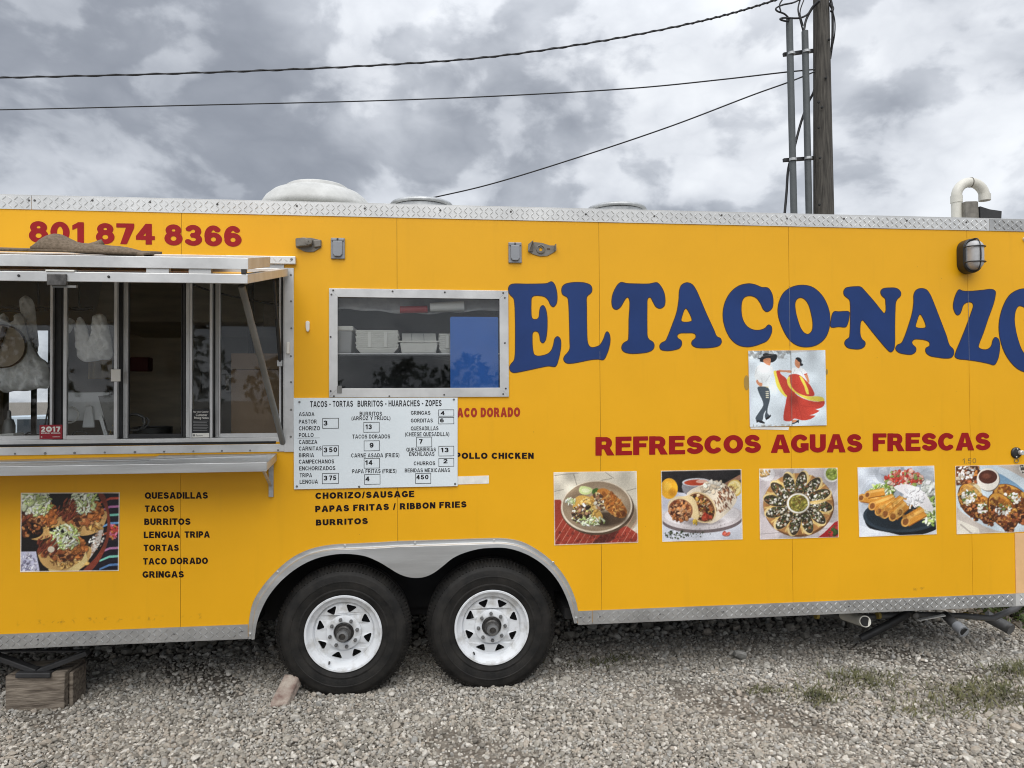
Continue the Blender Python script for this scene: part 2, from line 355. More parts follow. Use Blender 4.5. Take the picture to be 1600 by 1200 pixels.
# ------------------------------------------------------------------ a grotesque letter font, drawn as solids and contoured
GRID = np.arange(-0.12, 1.12, 1/46.0)
def glyph_field(ch, w, X, Y):
    h = w/2
    def B(x0, y0, x1, y1): return np.maximum(np.maximum(x0-X, X-x1), np.maximum(y0-Y, Y-y1))
    def CV(pts):
        n = len(pts); ar = sum(pts[i][0]*pts[(i+1) % n][1]-pts[(i+1) % n][0]*pts[i][1] for i in range(n))
        if ar < 0: pts = pts[::-1]
        f = np.full(X.shape, -9.0)
        for i in range(n):
            (ax, ay), (bx, by) = pts[i], pts[(i+1) % n]; l = math.hypot(bx-ax, by-ay)
            f = np.maximum(f, ((X-ax)*(by-ay)-(Y-ay)*(bx-ax))/l)
        return f
    def PL(pts, ww=None, closed=False):
        hh = (ww or w)/2; f = np.full(X.shape, 9.0); n = len(pts)
        for i in range(n if closed else n-1):
            (ax, ay), (bx, by) = pts[i], pts[(i+1) % n]; l = math.hypot(bx-ax, by-ay)
            if l < 1e-6: continue
            ux, uy = (bx-ax)/l, (by-ay)/l; t = (X-ax)*ux+(Y-ay)*uy; d = np.abs(-(X-ax)*uy+(Y-ay)*ux)
            f = np.minimum(f, np.maximum(d-hh, np.maximum(-t, t-l)))
            if closed or i > 0: f = np.minimum(f, np.hypot(X-ax, Y-ay)-hh)
        return f
    def AR(cx, cy, rx, ry, a0, a1, n=22): return [(cx+rx*math.cos(math.radians(a0+(a1-a0)*i/n)), cy+ry*math.sin(math.radians(a0+(a1-a0)*i/n))) for i in range(n+1)]
    U = lambda *fs: np.minimum.reduce(fs)
    mx = np.maximum
    c = ch
    if c == 'A':
        W_ = 0.86; m = W_/2
        return U(CV([(0, 0), (1.12*w, 0), (m+0.18*w, 1), (m-0.58*w, 1)]), CV([(W_, 0), (W_-1.12*w, 0), (m-0.18*w, 1), (m+0.58*w, 1)]), B(0.22*W_, 0.2, 0.78*W_, 0.2+0.85*w)), W_
    if c == 'B':
        r1 = (1-h-0.53)/2; r2 = (0.53-h)/2
        return U(B(0, 0, w, 1), PL([(0, 1-h), (0.40, 1-h)]+AR(0.40, 0.53+r1, 0.63-h-0.40, r1, 90, -90)+[(0, 0.53)], w*0.9), PL([(0, 0.53), (0.42, 0.53)]+AR(0.42, h+r2, 0.69-h-0.42, r2, 90, -90)+[(0, h)], w*0.95)), 0.69
    if c == 'C': return PL(AR(0.40, 0.5, 0.40-h, 0.5-h, 38, 322)), 0.77
    if c == 'D': return U(B(0, 0, w, 1), PL([(0, 1-h), (0.33, 1-h)]+AR(0.33, 0.5, 0.73-h-0.33, 0.5-h, 90, -90)+[(0, h)])), 0.73
    if c == 'E': return U(B(0, 0, w, 1), B(0, 1-w*0.9, 0.66, 1), B(0, 0.53-w*0.42, 0.61, 0.53+w*0.42), B(0, 0, 0.68, w*0.9)), 0.68
    if c == 'F': return U(B(0, 0, w, 1), B(0, 1-w*0.9, 0.62, 1), B(0, 0.52-w*0.42, 0.55, 0.52+w*0.42)), 0.62
    if c == 'G': return U(PL(AR(0.41, 0.5, 0.41-h, 0.5-h, 38, 315)), B(0.79-w, 0.12, 0.79, 0.52), B(0.43, 0.52-w*0.85, 0.79, 0.52)), 0.80
    if c == 'H': return U(B(0, 0, w, 1), B(0.72-w, 0, 0.72, 1), B(0, 0.54-w*0.45, 0.72, 0.54+w*0.45)), 0.72
    if c == 'I': return B(0, 0, w, 1), w
    if c == 'J': return U(B(0.52-w, 0.28, 0.52, 1), PL(AR(0.26, 0.28, 0.26-h, 0.28-h, -180, 0))), 0.52
    if c == 'K': return U(B(0, 0, w, 1), CV([(w*0.9, 0.30), (w*0.9, 0.30+w*1.25), (0.70-w*1.25, 1), (0.70, 1)]), CV([(0.28, 0.50), (0.28+w*0.8, 0.50+w*0.85), (0.76, 0), (0.76-w*1.25, 0)])), 0.76
    if c == 'L': return U(B(0, 0, w, 1), B(0, 0, 0.62, w*0.95)), 0.62
    if c == 'M': return U(B(0, 0, w*0.95, 1), B(0.86-w*0.95, 0, 0.86, 1), CV([(0, 1), (w*1.2, 1), (0.43+w*0.42, 0), (0.43-w*0.42, 0)]), CV([(0.86, 1), (0.86-w*1.2, 1), (0.43-w*0.42, 0), (0.43+w*0.42, 0)])), 0.86
    if c == 'N': return U(B(0, 0, w*0.95, 1), B(0.72-w*0.95, 0, 0.72, 1), CV([(0, 1), (w*1.05, 1), (0.72, 0), (0.72-w*1.05, 0)])), 0.72
    if c in 'OQ':
        f = PL(AR(0.42, 0.5, 0.42-h, 0.5-h, 0, 354, 40), closed=True)
        if c == 'Q': f = U(f, CV([(0.46, 0.24), (0.46+w*0.8, 0.30), (0.86, 0.02), (0.80, -0.07)]))
        return f, 0.84
    if c == 'P': return U(B(0, 0, w, 1), PL([(0, 1-h), (0.38, 1-h)]+AR(0.38, 0.70-h*0.5+0.02, 0.66-h-0.38, (0.30-h*0.5)-0.02, 90, -90)+[(0, 0.40+0.0)])), 0.66
    if c == 'R': return U(B(0, 0, w, 1), PL([(0, 1-h), (0.42, 1-h)]+AR(0.42, (1-h+0.46)/2, 0.69-h-0.42, (1-h-0.46)/2, 90, -90)+[(0, 0.46)], w*0.92), CV([(0.30, 0.46), (0.30+w*1.0, 0.48), (0.78, 0), (0.78-w*1.2, 0)])), 0.78
    if c == 'S':
        ry = (1-w)/4; cx = 0.36
        return PL(AR(cx, 1-h-ry, 0.33-h, ry, 22, 262)+AR(cx, h+ry, 0.36-h, ry, 82, -158)), 0.72
    if c == 'T': return U(B(0.35-h, 0, 0.35+h, 1), B(0, 1-w*0.9, 0.70, 1)), 0.70
    if c == 'U': return U(B(0, 0.33, w, 1), B(0.72-w, 0.33, 0.72, 1), PL([(h, 0.36)]+AR(0.36, 0.33, 0.36-h, 0.33-h, 180, 360)+[(0.72-h, 0.36)])), 0.72
    if c == 'V': return U(CV([(0, 1), (1.12*w, 1), (0.40+0.18*w, 0), (0.40-0.52*w, 0)]), CV([(0.80, 1), (0.80-1.12*w, 1), (0.40-0.18*w, 0), (0.40+0.52*w, 0)])), 0.80
    if c == 'X': return U(CV([(0, 1), (1.25*w, 1), (0.80, 0), (0.80-1.25*w, 0)]), CV([(0.78, 1), (0.78-1.25*w, 1), (0, 0), (1.25*w, 0)])), 0.80
    if c == 'Y': return U(B(0.39-h, 0, 0.39+h, 0.45), CV([(0, 1), (1.2*w, 1), (0.39+h, 0.40), (0.39-h, 0.40)]), CV([(0.78, 1), (0.78-1.2*w, 1), (0.39-h, 0.40), (0.39+h, 0.40)])), 0.78
    if c == 'Z': return U(B(0.03, 1-w*0.9, 0.68, 1), B(0, 0, 0.70, w*0.9), CV([(0.68, 1-w*0.88), (0.68-1.3*w, 1-w*0.88), (0, w*0.88), (1.3*w, w*0.88)])), 0.70
    if c == '0': return PL(AR(0.33, 0.5, 0.33-h, 0.5-h, 0, 354, 40), closed=True), 0.66
    if c == '1': return U(B(0.42-w, 0, 0.42, 1), CV([(0.42-w*0.8, 1), (0.42-w*0.5, 0.80), (0.02, 0.62), (0.02, 0.62+w)])), 0.44
    if c == '2': return U(PL(AR(0.33, 0.69, 0.32-h, 0.31-h, 168, -30)+[(h*1.1, w*0.6)]), B(0, 0, 0.66, w*0.95)), 0.66
    if c == '3':
        r = (1-w)/4
        return U(PL(AR(0.32, 1-h-r, 0.30-h, r, 160, -90)+[(0.25, 0.5)]), PL([(0.25, 0.5)]+AR(0.32, h+r, 0.33-h, r, 90, -160))), 0.66
    if c == '4': return U(B(0.57-w, 0, 0.57, 1), B(0, 0.22, 0.68, 0.22+w*0.85), CV([(0.57-w*1.0, 1), (0.57, 1), (w*0.9, 0.22+w*0.3), (0, 0.22), (0, 0.22+w*0.8)])), 0.68
    if c == '5': return U(B(0.12, 1-w*0.9, 0.62, 1), CV([(0.10, 1), (0.10+w*0.9, 1), (0.04+w*0.85, 0.50), (0.03, 0.46)]), PL([(0.06, 0.52)]+AR(0.32, 0.33, 0.33-h, 0.33-h, 120, -160))), 0.66
    if c in '69':
        xx, yy = (X, Y) if c == '6' else (0.66-X, 1-Y)
        X0, Y0 = X, Y
        def ring():
            pts = AR(0.34, 0.33, 0.32-h, 0.33-h, 0, 354, 36); f = np.full(X.shape, 9.0)
            return pts
        def PL2(pts, closed=False):
            f = np.full(X.shape, 9.0); n = len(pts)
            for i in range(n if closed else n-1):
                (ax, ay), (bx, by) = pts[i], pts[(i+1) % n]; l = math.hypot(bx-ax, by-ay); ux, uy = (bx-ax)/l, (by-ay)/l
                t = (xx-ax)*ux+(yy-ay)*uy; d = np.abs(-(xx-ax)*uy+(yy-ay)*ux); f = np.minimum(f, np.maximum(d-h, np.maximum(-t, t-l)))
                if closed or i > 0: f = np.minimum(f, np.hypot(xx-ax, yy-ay)-h)
            return f
        return U(PL2(ring(), True), PL2(AR(0.34, 0.5, 0.33-h, 0.5-h, 40, 195))), 0.66
    if c == '7': return U(B(0, 1-w*0.9, 0.64, 1), CV([(0.64, 1), (0.64, 1-w*0.9), (0.14+w*1.05, 0), (0.14, 0), (0.64-w*1.2, 1-w*0.5)])), 0.64
    if c == '8':
        r1 = (0.46-h)/2; r2 = (0.56-h)/2
        return U(PL(AR(0.33, 1-h-r1, 0.29-h, r1, 0, 350, 30), closed=True), PL(AR(0.33, h+r2-0.01, 0.33-h, r2, 0, 350, 30), closed=True)), 0.66
    if c == '-': return B(0.02, 0.34, 0.36, 0.34+w*0.95), 0.38
    if c == '/': return CV([(0, -0.02), (w*0.7, -0.02), (0.36, 1.02), (0.36-w*0.7, 1.02)]), 0.36
    if c == '.': return B(0, 0, w, w), w
    if c == '(': return PL(AR(0.42, 0.40, 0.42-h, 0.64, 124, 236), w*0.9), 0.26
    if c == ')': return PL(AR(-0.16, 0.40, 0.42-h, 0.64, 56, -56), w*0.9), 0.26
    return None, 0.3
def contours(F, xs, ys):
    """marching squares of F<0, returned as closed loops"""
    ny, nx = F.shape; seg = {}
    ins = F < 0
    cells = np.argwhere((ins[:-1, :-1].astype(int)+ins[1:, :-1]+ins[:-1, 1:]+ins[1:, 1:]) % 4 != 0)
    def ep(k):
        d, j, i = k
        if d == 0: a, b = F[j, i], F[j, i+1]; t = a/(a-b); return (xs[i]+t*(xs[i+1]-xs[i]), ys[j])
        a, b = F[j, i], F[j+1, i]; t = a/(a-b); return (xs[i], ys[j]+t*(ys[j+1]-ys[j]))
    T = {1: [(3, 0)], 2: [(0, 1)], 3: [(3, 1)], 4: [(1, 2)], 5: [(3, 0), (1, 2)], 6: [(0, 2)], 7: [(3, 2)], 8: [(2, 3)], 9: [(2, 0)], 10: [(0, 1), (2, 3)], 11: [(2, 1)], 12: [(1, 3)], 13: [(1, 0)], 14: [(0, 3)]}
    for j, i in cells:
        c = ins[j, i]*1+ins[j, i+1]*2+ins[j+1, i+1]*4+ins[j+1, i]*8
        E = [(0, j, i), (1, j, i+1), (0, j+1, i), (1, j, i)]
        for a, b in T[int(c)]: seg[E[a]] = E[b]
    loops = []
    while seg:
        s = next(iter(seg)); k = s; lp = []
        while k in seg: nk = seg.pop(k); lp.append(ep(k)); k = nk
        if len(lp) > 3: loops.append(lp)
    return loops
def simplify(lp, tol=0.0035):
    P = np.array(lp); n = len(P)
    i0 = int(np.argmin(P[:, 0]+P[:, 1])); P = np.roll(P, -i0, axis=0)
    i1 = int(np.argmax(np.hypot(P[:, 0]-P[0, 0], P[:, 1]-P[0, 1])))
    def dp(a):
        if len(a) < 3: return [a[0]]
        d = a[-1]-a[0]; l = np.hypot(*d)+1e-9; e = np.abs((a[:, 0]-a[0, 0])*d[1]-(a[:, 1]-a[0, 1])*d[0])/l
        k = int(np.argmax(e))
        return [a[0]] if e[k] < tol else dp(a[:k+1])+dp(a[k:])
    out = dp(P[:i1+1])+dp(np.vstack([P[i1:], P[:1]]))
    return [tuple(p) for p in out]
GCACHE = {}
def glyph(ch, w):
    k = (ch, w)
    if k not in GCACHE:
        if ch == ' ': GCACHE[k] = ([], [], 0.26)
        else:
            xs = GRID[GRID < 1.06]; ys = np.arange(-0.26, 1.26, 1/46.0); X, Y = np.meshgrid(xs+0.0037, ys+0.0029)
            F, adv = glyph_field(ch, w, X, Y)
            cs = [simplify(l) for l in contours(F, xs+0.0037, ys+0.0029)]
            cs = [c for c in cs if len(c) > 2]
            v, t = fill(cs); GCACHE[k] = (v, t, adv)
    return GCACHE[k]
def text(s, x0, y0, x1, y1, hl, hr=None, w=0.2, gap=0.12, m=None, parent=None, Y=-0.0016, name='lettering', zoom=None):
    """a line of lettering on the trailer side: baseline from photo pixel (x0,y0) to (x1,y1), cap height hl..hr pixels"""
    if zoom: zx, zy, zs = zoom; x0, x1 = zx+x0/zs, zx+x1/zs; y0, y1 = zy+y0/zs, zy+y1/zs; hl = hl/zs; hr = hr/zs if hr else None
    hr = hr or hl
    a, b, c, d = at(x0, y0, Y), at(x1, y1, Y), at(x0, y0-hl, Y), at(x1, y1-hr, Y)
    pen = 0; V = []; F = []
    for ch in s:
        v, t, adv = glyph(ch, w); k = len(V)
        V += [(pen+p[0], p[1]) for p in v]; F += [tuple(i+k for i in f) for f in t]; pen += adv+gap
    pen -= gap; vs = []
    for u, q in V:
        u /= pen; p = a*(1-u)*(1-q)+b*u*(1-q)+c*(1-u)*q+d*u*q; vs.append(p)
    o = MB().add(vs, F).build(name, m or M_blk, parent, fix=False)
    return o
def sans(s, px0, pybase, px1, hpx, m, parent, Y, name='lettering'):
    """small print in the built-in font, fitted between two pixels"""
    c = bpy.data.curves.new('small_print', 'FONT'); c.body = s; c.size = 1
    c.offset = 0.012
    o = bpy.data.objects.new('small_print', c); COL.objects.link(o)
    dg = bpy.context.evaluated_depsgraph_get(); me = bpy.data.meshes.new_from_object(o.evaluated_get(dg))
    bpy.data.objects.remove(o)
    co = np.array([v.co[:] for v in me.vertices]); x0, x1 = co[:, 0].min(), co[:, 0].max()
    a, b, t = at(px0, pybase, Y), at(px1, pybase, Y), at(px0, pybase-hpx, Y)
    for v in me.vertices:
        u = (v.co.x-x0)/(x1-x0); q = v.co.y/0.69; p = a+(b-a)*u+(t-a)*q; v.co = Vector((p[0], Y, p[2]))
    me.materials.clear(); me.name = name
    return link(name, me, m, parent)

# ------------------------------------------------------------------ flat prints: painted as pixels, carried by a fine grid
class Pic:
    def __init__(s, cw, ch, bg, ss=4):
        s.cw, s.ch, s.ss = cw, ch, ss; s.W, s.H = cw*ss, ch*ss; s.a = np.empty((s.H, s.W, 3)); s.a[:] = np.array(bg)/255.0; s.r = random.Random(cw*7+ch)
    def _win(s, u0, v0, u1, v1):
        x0, x1 = max(0, int(u0*s.W)), min(s.W, int(u1*s.W)+2); y0, y1 = max(0, int(v0*s.H)), min(s.H, int(v1*s.H)+2)
        if x1 <= x0 or y1 <= y0: return None
        X, Y = np.meshgrid((np.arange(x0, x1)+0.5)/s.W, (np.arange(y0, y1)+0.5)/s.H); return x0, x1, y0, y1, X, Y
    def ell(s, cx, cy, rx, ry, col, ang=0, al=1.0, soft=0.0):
        R = max(rx, ry)*1.3; w = s._win(cx-R, cy-R, cx+R, cy+R)
        if not w: return s
        x0, x1, y0, y1, X, Y = w; asp = s.H/s.W; c, n = math.cos(ang), math.sin(ang)
        dx, dy = X-cx, (Y-cy)*asp; p = (dx*c+dy*n)/rx; q = (-dx*n+dy*c)/(ry*asp); d = p*p+q*q
        m = (d < 1).astype(float) if not soft else np.clip((1-d)/soft, 0, 1)
        m = (m*al)[..., None]; s.a[y0:y1, x0:x1] = s.a[y0:y1, x0:x1]*(1-m)+m*np.array(col)/255.0; return s
    def poly(s, pts, col, al=1.0, smooth=0):
        if smooth: pts = [tuple(p) for p in spline(pts, smooth)]
        xs = [p[0] for p in pts]; ys = [p[1] for p in pts]; w = s._win(min(xs), min(ys), max(xs), max(ys))
        if not w: return s
        x0, x1, y0, y1, X, Y = w; m = np.zeros(X.shape, bool); n = len(pts)
        for i in range(n):
            (ax, ay), (bx, by) = pts[i], pts[(i+1) % n]
            if ay == by: continue
            m ^= ((ay > Y) != (by > Y)) & (X < (bx-ax)*(Y-ay)/(by-ay)+ax)
        mm = (m*al)[..., None]; s.a[y0:y1, x0:x1] = s.a[y0:y1, x0:x1]*(1-mm)+mm*np.array(col)/255.0; return s
    def line(s, x0, y0, x1, y1, w, col, al=1.0):
        l = math.hypot(x1-x0, y1-y0); nx, ny = -(y1-y0)/l*w/2, (x1-x0)/l*w/2
        return s.poly([(x0+nx, y0+ny), (x1+nx, y1+ny), (x1-nx, y1-ny), (x0-nx, y0-ny)], col, al)
    def blobs(s, n, cx, cy, rx, ry, s0, s1, cols, asp=(0.35, 1.0), ang=None, al=1.0, rot=0.0):
        r = s.r
        for _ in range(n):
            t = r.random()*6.283; q = math.sqrt(r.random()); ex, ey = q*rx*math.cos(t), q*ry*math.sin(t)
            x = cx+ex*math.cos(rot)-ey*math.sin(rot); y = cy+ex*math.sin(rot)+ey*math.cos(rot)
            z = r.uniform(s0, s1); c = r.choice(cols); j = r.uniform(0.85, 1.12)
            a_ = r.uniform(*asp); an = r.random()*3.14 if ang is None else ang+r.uniform(-0.4, 0.4); cc = [min(255, v*j) for v in c]
            if z > 0.009:
                s.ell(x+z*.18, y+z*.30, z*1.02, z*a_*1.05, [v*.35 for v in cc], an, al*.45); s.ell(x, y, z, z*a_, cc, an, al); s.ell(x-z*.15, y-z*a_*.3, z*.6, z*a_*.5, [min(255, v*1.18+14) for v in cc], an, al*.55, .9)
            else: s.ell(x, y, z, z*a_, cc, an, al)
        return s
    def border(s, b, col):
        bx, by = int(b*s.W), int(b*s.W); c = np.array(col)/255.0
        s.a[:by] = c; s.a[-by:] = c; s.a[:, :bx] = c; s.a[:, -bx:] = c; return s
    def cells(s):
        a = s.a.reshape(s.ch, s.ss, s.cw, s.ss, 3).mean(axis=(1, 3)); q = np.random.default_rng(3); lo = q.normal(0, 1, (7, 8, 1)); lo = np.kron(lo, np.ones((-(-s.ch//7), -(-s.cw//8), 1)))[:s.ch, :s.cw]
        for _ in range(9): lo = (lo+np.roll(lo, 3, 0)+np.roll(lo, -3, 0)+np.roll(lo, 3, 1)+np.roll(lo, -3, 1))/5
        a = a*(1+0.10*lo); g = q.normal(0, 0.022, a.shape[:2]+(1,))
        a = np.clip(a+g, 0, 1); return np.where(a <= 0.04045, a/12.92, ((a+0.055)/1.055)**2.4)
def print_sheet(pic, corners, Y, name, m, parent):
    """a flat print: grid of points between four photo-pixel corners TL,TR,BR,BL on plane y=Y"""
    C = [at(px, py, Y) for px, py in corners]; cw, ch = pic.cw, pic.ch; col = pic.cells()
    u, v = np.meshgrid(np.linspace(0, 1, cw), np.linspace(0, 1, ch)); u = u[..., None]; v = v[..., None]
    P = (C[0]*(1-u)*(1-v)+C[1]*u*(1-v)+C[2]*u*v+C[3]*(1-u)*v).reshape(-1, 3)
    i = np.arange(cw*ch).reshape(ch, cw); q = np.stack([i[1:, :-1], i[1:, 1:], i[:-1, 1:], i[:-1, :-1]], -1).reshape(-1, 4)
    me = bpy.data.meshes.new(name); nq = len(q); me.vertices.add(len(P)); me.vertices.foreach_set('co', P.ravel()); me.loops.add(nq*4); me.loops.foreach_set('vertex_index', q.ravel().astype(np.int32))
    me.polygons.add(nq); me.polygons.foreach_set('loop_start', np.arange(0, nq*4, 4, dtype=np.int32)); me.update(calc_edges=True)
    at_ = me.color_attributes.new('ink', 'FLOAT_COLOR', 'POINT'); at_.data.foreach_set('color', np.concatenate([col.reshape(-1, 3), np.ones((cw*ch, 1))], 1).ravel().astype(np.float32))
    return link(name, me, m, parent)
def sheet(corners, Y0, Y1, name, m, parent, bevel=0.0):
    """a board between four photo-pixel corners, front face at Y1, back at Y0"""
    C = [at(px, py, Y1) for px, py in corners]
    return MB().prism([(c[0], c[2]) for c in C], Y1, Y0).build(name, m, parent, bevel=bevel)
# ================================================================== GROUND
def gz(x, y): return 0.012*math.sin(x*1.7+0.6)*math.cos(y*2.1)+0.008*math.sin(x*4.3+y*3.1)
M_soil = mat('gravel_soil', (0.12, 0.10, 0.078), 0.95, var=0.3, vscale=30, bump=1.0, bscale=70, col2=(0.24, 0.215, 0.18))
g = MB()
xs = [-400, -120, -40, -12, -6]+[-4+0.4*i for i in range(31)]+[11, 20, 50, 130, 400]
ys = [-400, -120, -40, -12, -5]+[-3+0.3*i for i in range(31)]+[9, 14, 30, 60, 130, 400]
for y in ys:
    for x in xs: g.v.append((x, y, gz(x, y)-0.012 if -4 < x < 9 and -3.1 < y < 7 else -0.012))
nx = len(xs)
g.f = [(j*nx+i, j*nx+i+1, (j+1)*nx+i+1, (j+1)*nx+i) for j in range(len(ys)-1) for i in range(nx-1)]
tag(g.build('gravel_ground', M_soil, smooth='all'), kind='structure')

def stone_mat():
    m = bpy.data.materials.new('crushed_stone'); m.use_nodes = True; t = m.node_tree; b = t.nodes['Principled BSDF']
    oi = N(t, 'ShaderNodeObjectInfo'); cr = N(t, 'ShaderNodeValToRGB'); t.links.new(oi.outputs['Random'], cr.inputs[0])
    e = cr.color_ramp.elements; e[0].position = 0; e[0].color = (0.19, 0.175, 0.15, 1); e[1].position = 1; e[1].color = (0.70, 0.665, 0.60, 1)
    for p, c in ((0.16, (0.27, 0.25, 0.215, 1)), (0.45, (0.40, 0.372, 0.32, 1)), (0.60, (0.43, 0.375, 0.31, 1)), (0.72, (0.35, 0.343, 0.32, 1)), (0.88, (0.53, 0.50, 0.445, 1))):
        n = e.new(p); n.color = c
    nz = N(t, 'ShaderNodeTexNoise'); nz.inputs['Scale'].default_value = 2.2; nz.inputs['Detail'].default_value = 5
    tcn = N(t, 'ShaderNodeTexCoord'); t.links.new(tcn.outputs['Object'], nz.inputs['Vector'])
    mx = N(t, 'ShaderNodeMix', data_type='RGBA', blend_type='MULTIPLY'); mx.inputs['Factor'].default_value = 0.55
    t.links.new(cr.outputs[0], mx.inputs['A']); c2 = N(t, 'ShaderNodeValToRGB'); t.links.new(nz.outputs[0], c2.inputs[0])
    c2.color_ramp.elements[0].position = 0.3; c2.color_ramp.elements[0].color = (0.55, 0.53, 0.5, 1); c2.color_ramp.elements[1].position = 0.65
    t.links.new(c2.outputs[0], mx.inputs['B']); t.links.new(mx.outputs['Result'], b.inputs['Base Color']); b.inputs['Roughness'].default_value = 0.9
    return m
M_stone = stone_mat()
stone_col = bpy.data.collections.new('stone_shapes')
for k in range(7):
    b = bmesh.new(); bmesh.ops.create_icosphere(b, subdivisions=2, radius=1.0)
    rr = random.Random(k*13+5); planes = [(Vector((rr.gauss(0, 1), rr.gauss(0, 1), rr.gauss(0, 1))).normalized(), rr.uniform(0.55, 0.85)) for _ in range(8)]
    sc_ = Vector((1.0, rr.uniform(0.65, 0.9), rr.uniform(0.5, 0.72)))
    for v in b.verts:
        p = v.co.copy()
        for n, d in planes:
            e = p.dot(n)-d
            if e > 0: p -= n*e*0.9
        v.co = Vector((p.x*sc_.x, p.y*sc_.y, p.z*sc_.z))
    me = bpy.data.meshes.new('stone'); b.to_mesh(me); b.free(); me.shade_smooth(); me.set_sharp_from_angle(angle=math.radians(28)); me.materials.append(M_stone)
    stone_col.objects.link(bpy.data.objects.new('stone', me))
rng = np.random.default_rng(11)
def patch(x0, x1, y0, y1, sp):
    X, Y = np.meshgrid(np.arange(x0, x1, sp), np.arange(y0, y1, sp)); X = X.ravel(); Y = Y.ravel()
    return np.stack([X+rng.uniform(-.55, .55, X.size)*sp, Y+rng.uniform(-.55, .55, X.size)*sp], 1)
A = patch(-2.0, 6.6, -1.75, 0.75, 0.0138); B_ = patch(-3.0, 8.5, 0.75, 4.6, 0.034); C_ = patch(-2.6, 8.0, -3.4, -1.75, 0.040); D_ = patch(-4, 12, 4.6, 9.0, 0.085)
P = np.concatenate([A, B_, C_, D_]); n = len(P)
base = np.concatenate([np.full(len(A), 0.0094), np.full(len(B_), 0.019), np.full(len(C_), 0.022), np.full(len(D_), 0.045)])
s_ = base*np.exp(rng.normal(0, 0.30, n)); s_ *= np.where(rng.random(n) < 0.02, 1.7, 1.0)
low = np.sin(P[:, 0]*1.7+0.6)*np.cos(P[:, 1]*2.1)*0.012+0.008*np.sin(P[:, 0]*4.3+P[:, 1]*3.1)
# thin places where the soil shows
thin = np.sin(P[:, 0]*2.3+1.0)*np.sin(P[:, 1]*3.7+P[:, 0])+0.6*np.sin(P[:, 0]*7.1+P[:, 1]*5.3)
keep = ~((thin > 0.80) & (rng.random(n) < 0.62))
Z = low-0.012+s_*rng.uniform(0.05, 0.75, n)
me = bpy.data.meshes.new('gravel_stones'); pts = np.stack([P[:, 0], P[:, 1], Z], 1)[keep]; nk = len(pts)
me.vertices.add(nk); me.vertices.foreach_set('co', pts.ravel())
def pattr(name, typ, arr, key):
    a = me.attributes.new(name, typ, 'POINT'); a.data.foreach_set(key, arr.ravel())
rot = rng.uniform(0, 6.283, (nk, 3)); rot[:, 0] = rng.normal(0, 0.45, nk); rot[:, 1] = rng.normal(0, 0.45, nk)
pattr('stone_turn', 'FLOAT_VECTOR', rot.astype(np.float32), 'vector')
pattr('stone_size', 'FLOAT', s_[keep].astype(np.float32), 'value')
pattr('stone_pick', 'INT', rng.integers(0, 7, nk).astype(np.int32), 'value')
go = link('gravel_stones', me); tag(go, 'loose grey and pinkish crushed gravel covering the whole ground', 'gravel', kind='stuff')
ng = bpy.data.node_groups.new('scatter_stones', 'GeometryNodeTree')
ng.interface.new_socket('Geometry', in_out='INPUT', socket_type='NodeSocketGeometry'); ng.interface.new_socket('Geometry', in_out='OUTPUT', socket_type='NodeSocketGeometry')
gi = ng.nodes.new('NodeGroupInput'); gout = ng.nodes.new('NodeGroupOutput'); ip = ng.nodes.new('GeometryNodeInstanceOnPoints'); ci = ng.nodes.new('GeometryNodeCollectionInfo')
ci.inputs['Collection'].default_value = stone_col; ci.inputs['Separate Children'].default_value = True; ci.inputs['Reset Children'].default_value = True
def gattr(name, typ):
    a = ng.nodes.new('GeometryNodeInputNamedAttribute'); a.data_type = typ; a.inputs['Name'].default_value = name; return a.outputs['Attribute']
ng.links.new(gi.outputs[0], ip.inputs['Points']); ng.links.new(ci.outputs[0], ip.inputs['Instance']); ip.inputs['Pick Instance'].default_value = True
ng.links.new(gattr('stone_pick', 'INT'), ip.inputs['Instance Index']); ng.links.new(gattr('stone_turn', 'FLOAT_VECTOR'), ip.inputs['Rotation']); ng.links.new(gattr('stone_size', 'FLOAT'), ip.inputs['Scale'])
ng.links.new(ip.outputs[0], gout.inputs[0])
go.modifiers.new('scatter', 'NODES').node_group = ng

# ================================================================== TRAILER
PW = 1.2192
XL, XR = -2*PW, 5.30          # trailer side, left and right ends (both outside the frame, right end just outside)
ZB, ZT = 0.362, 2.869
DEPTH = 2.25
TR = empty('food_trailer', ((XL+XR)/2, DEPTH/2, 0), 'long yellow food trailer with blue and red lettering, standing on gravel', 'food trailer')
def xz(px, py, Y=0.0): p = at(px, py, Y); return float(p[0]), float(p[2])
# openings
S_x0, S_x1 = xz(-150, 600)[0], xz(445, 560)[0]; S_z0, S_z1 = xz(300, 692)[1], xz(440, 424)[1]
W_x0, W_x1 = xz(526, 540)[0], xz(782, 540)[0]; W_z0, W_z1 = xz(650, 607.5)[1], xz(650, 464.5)[1]
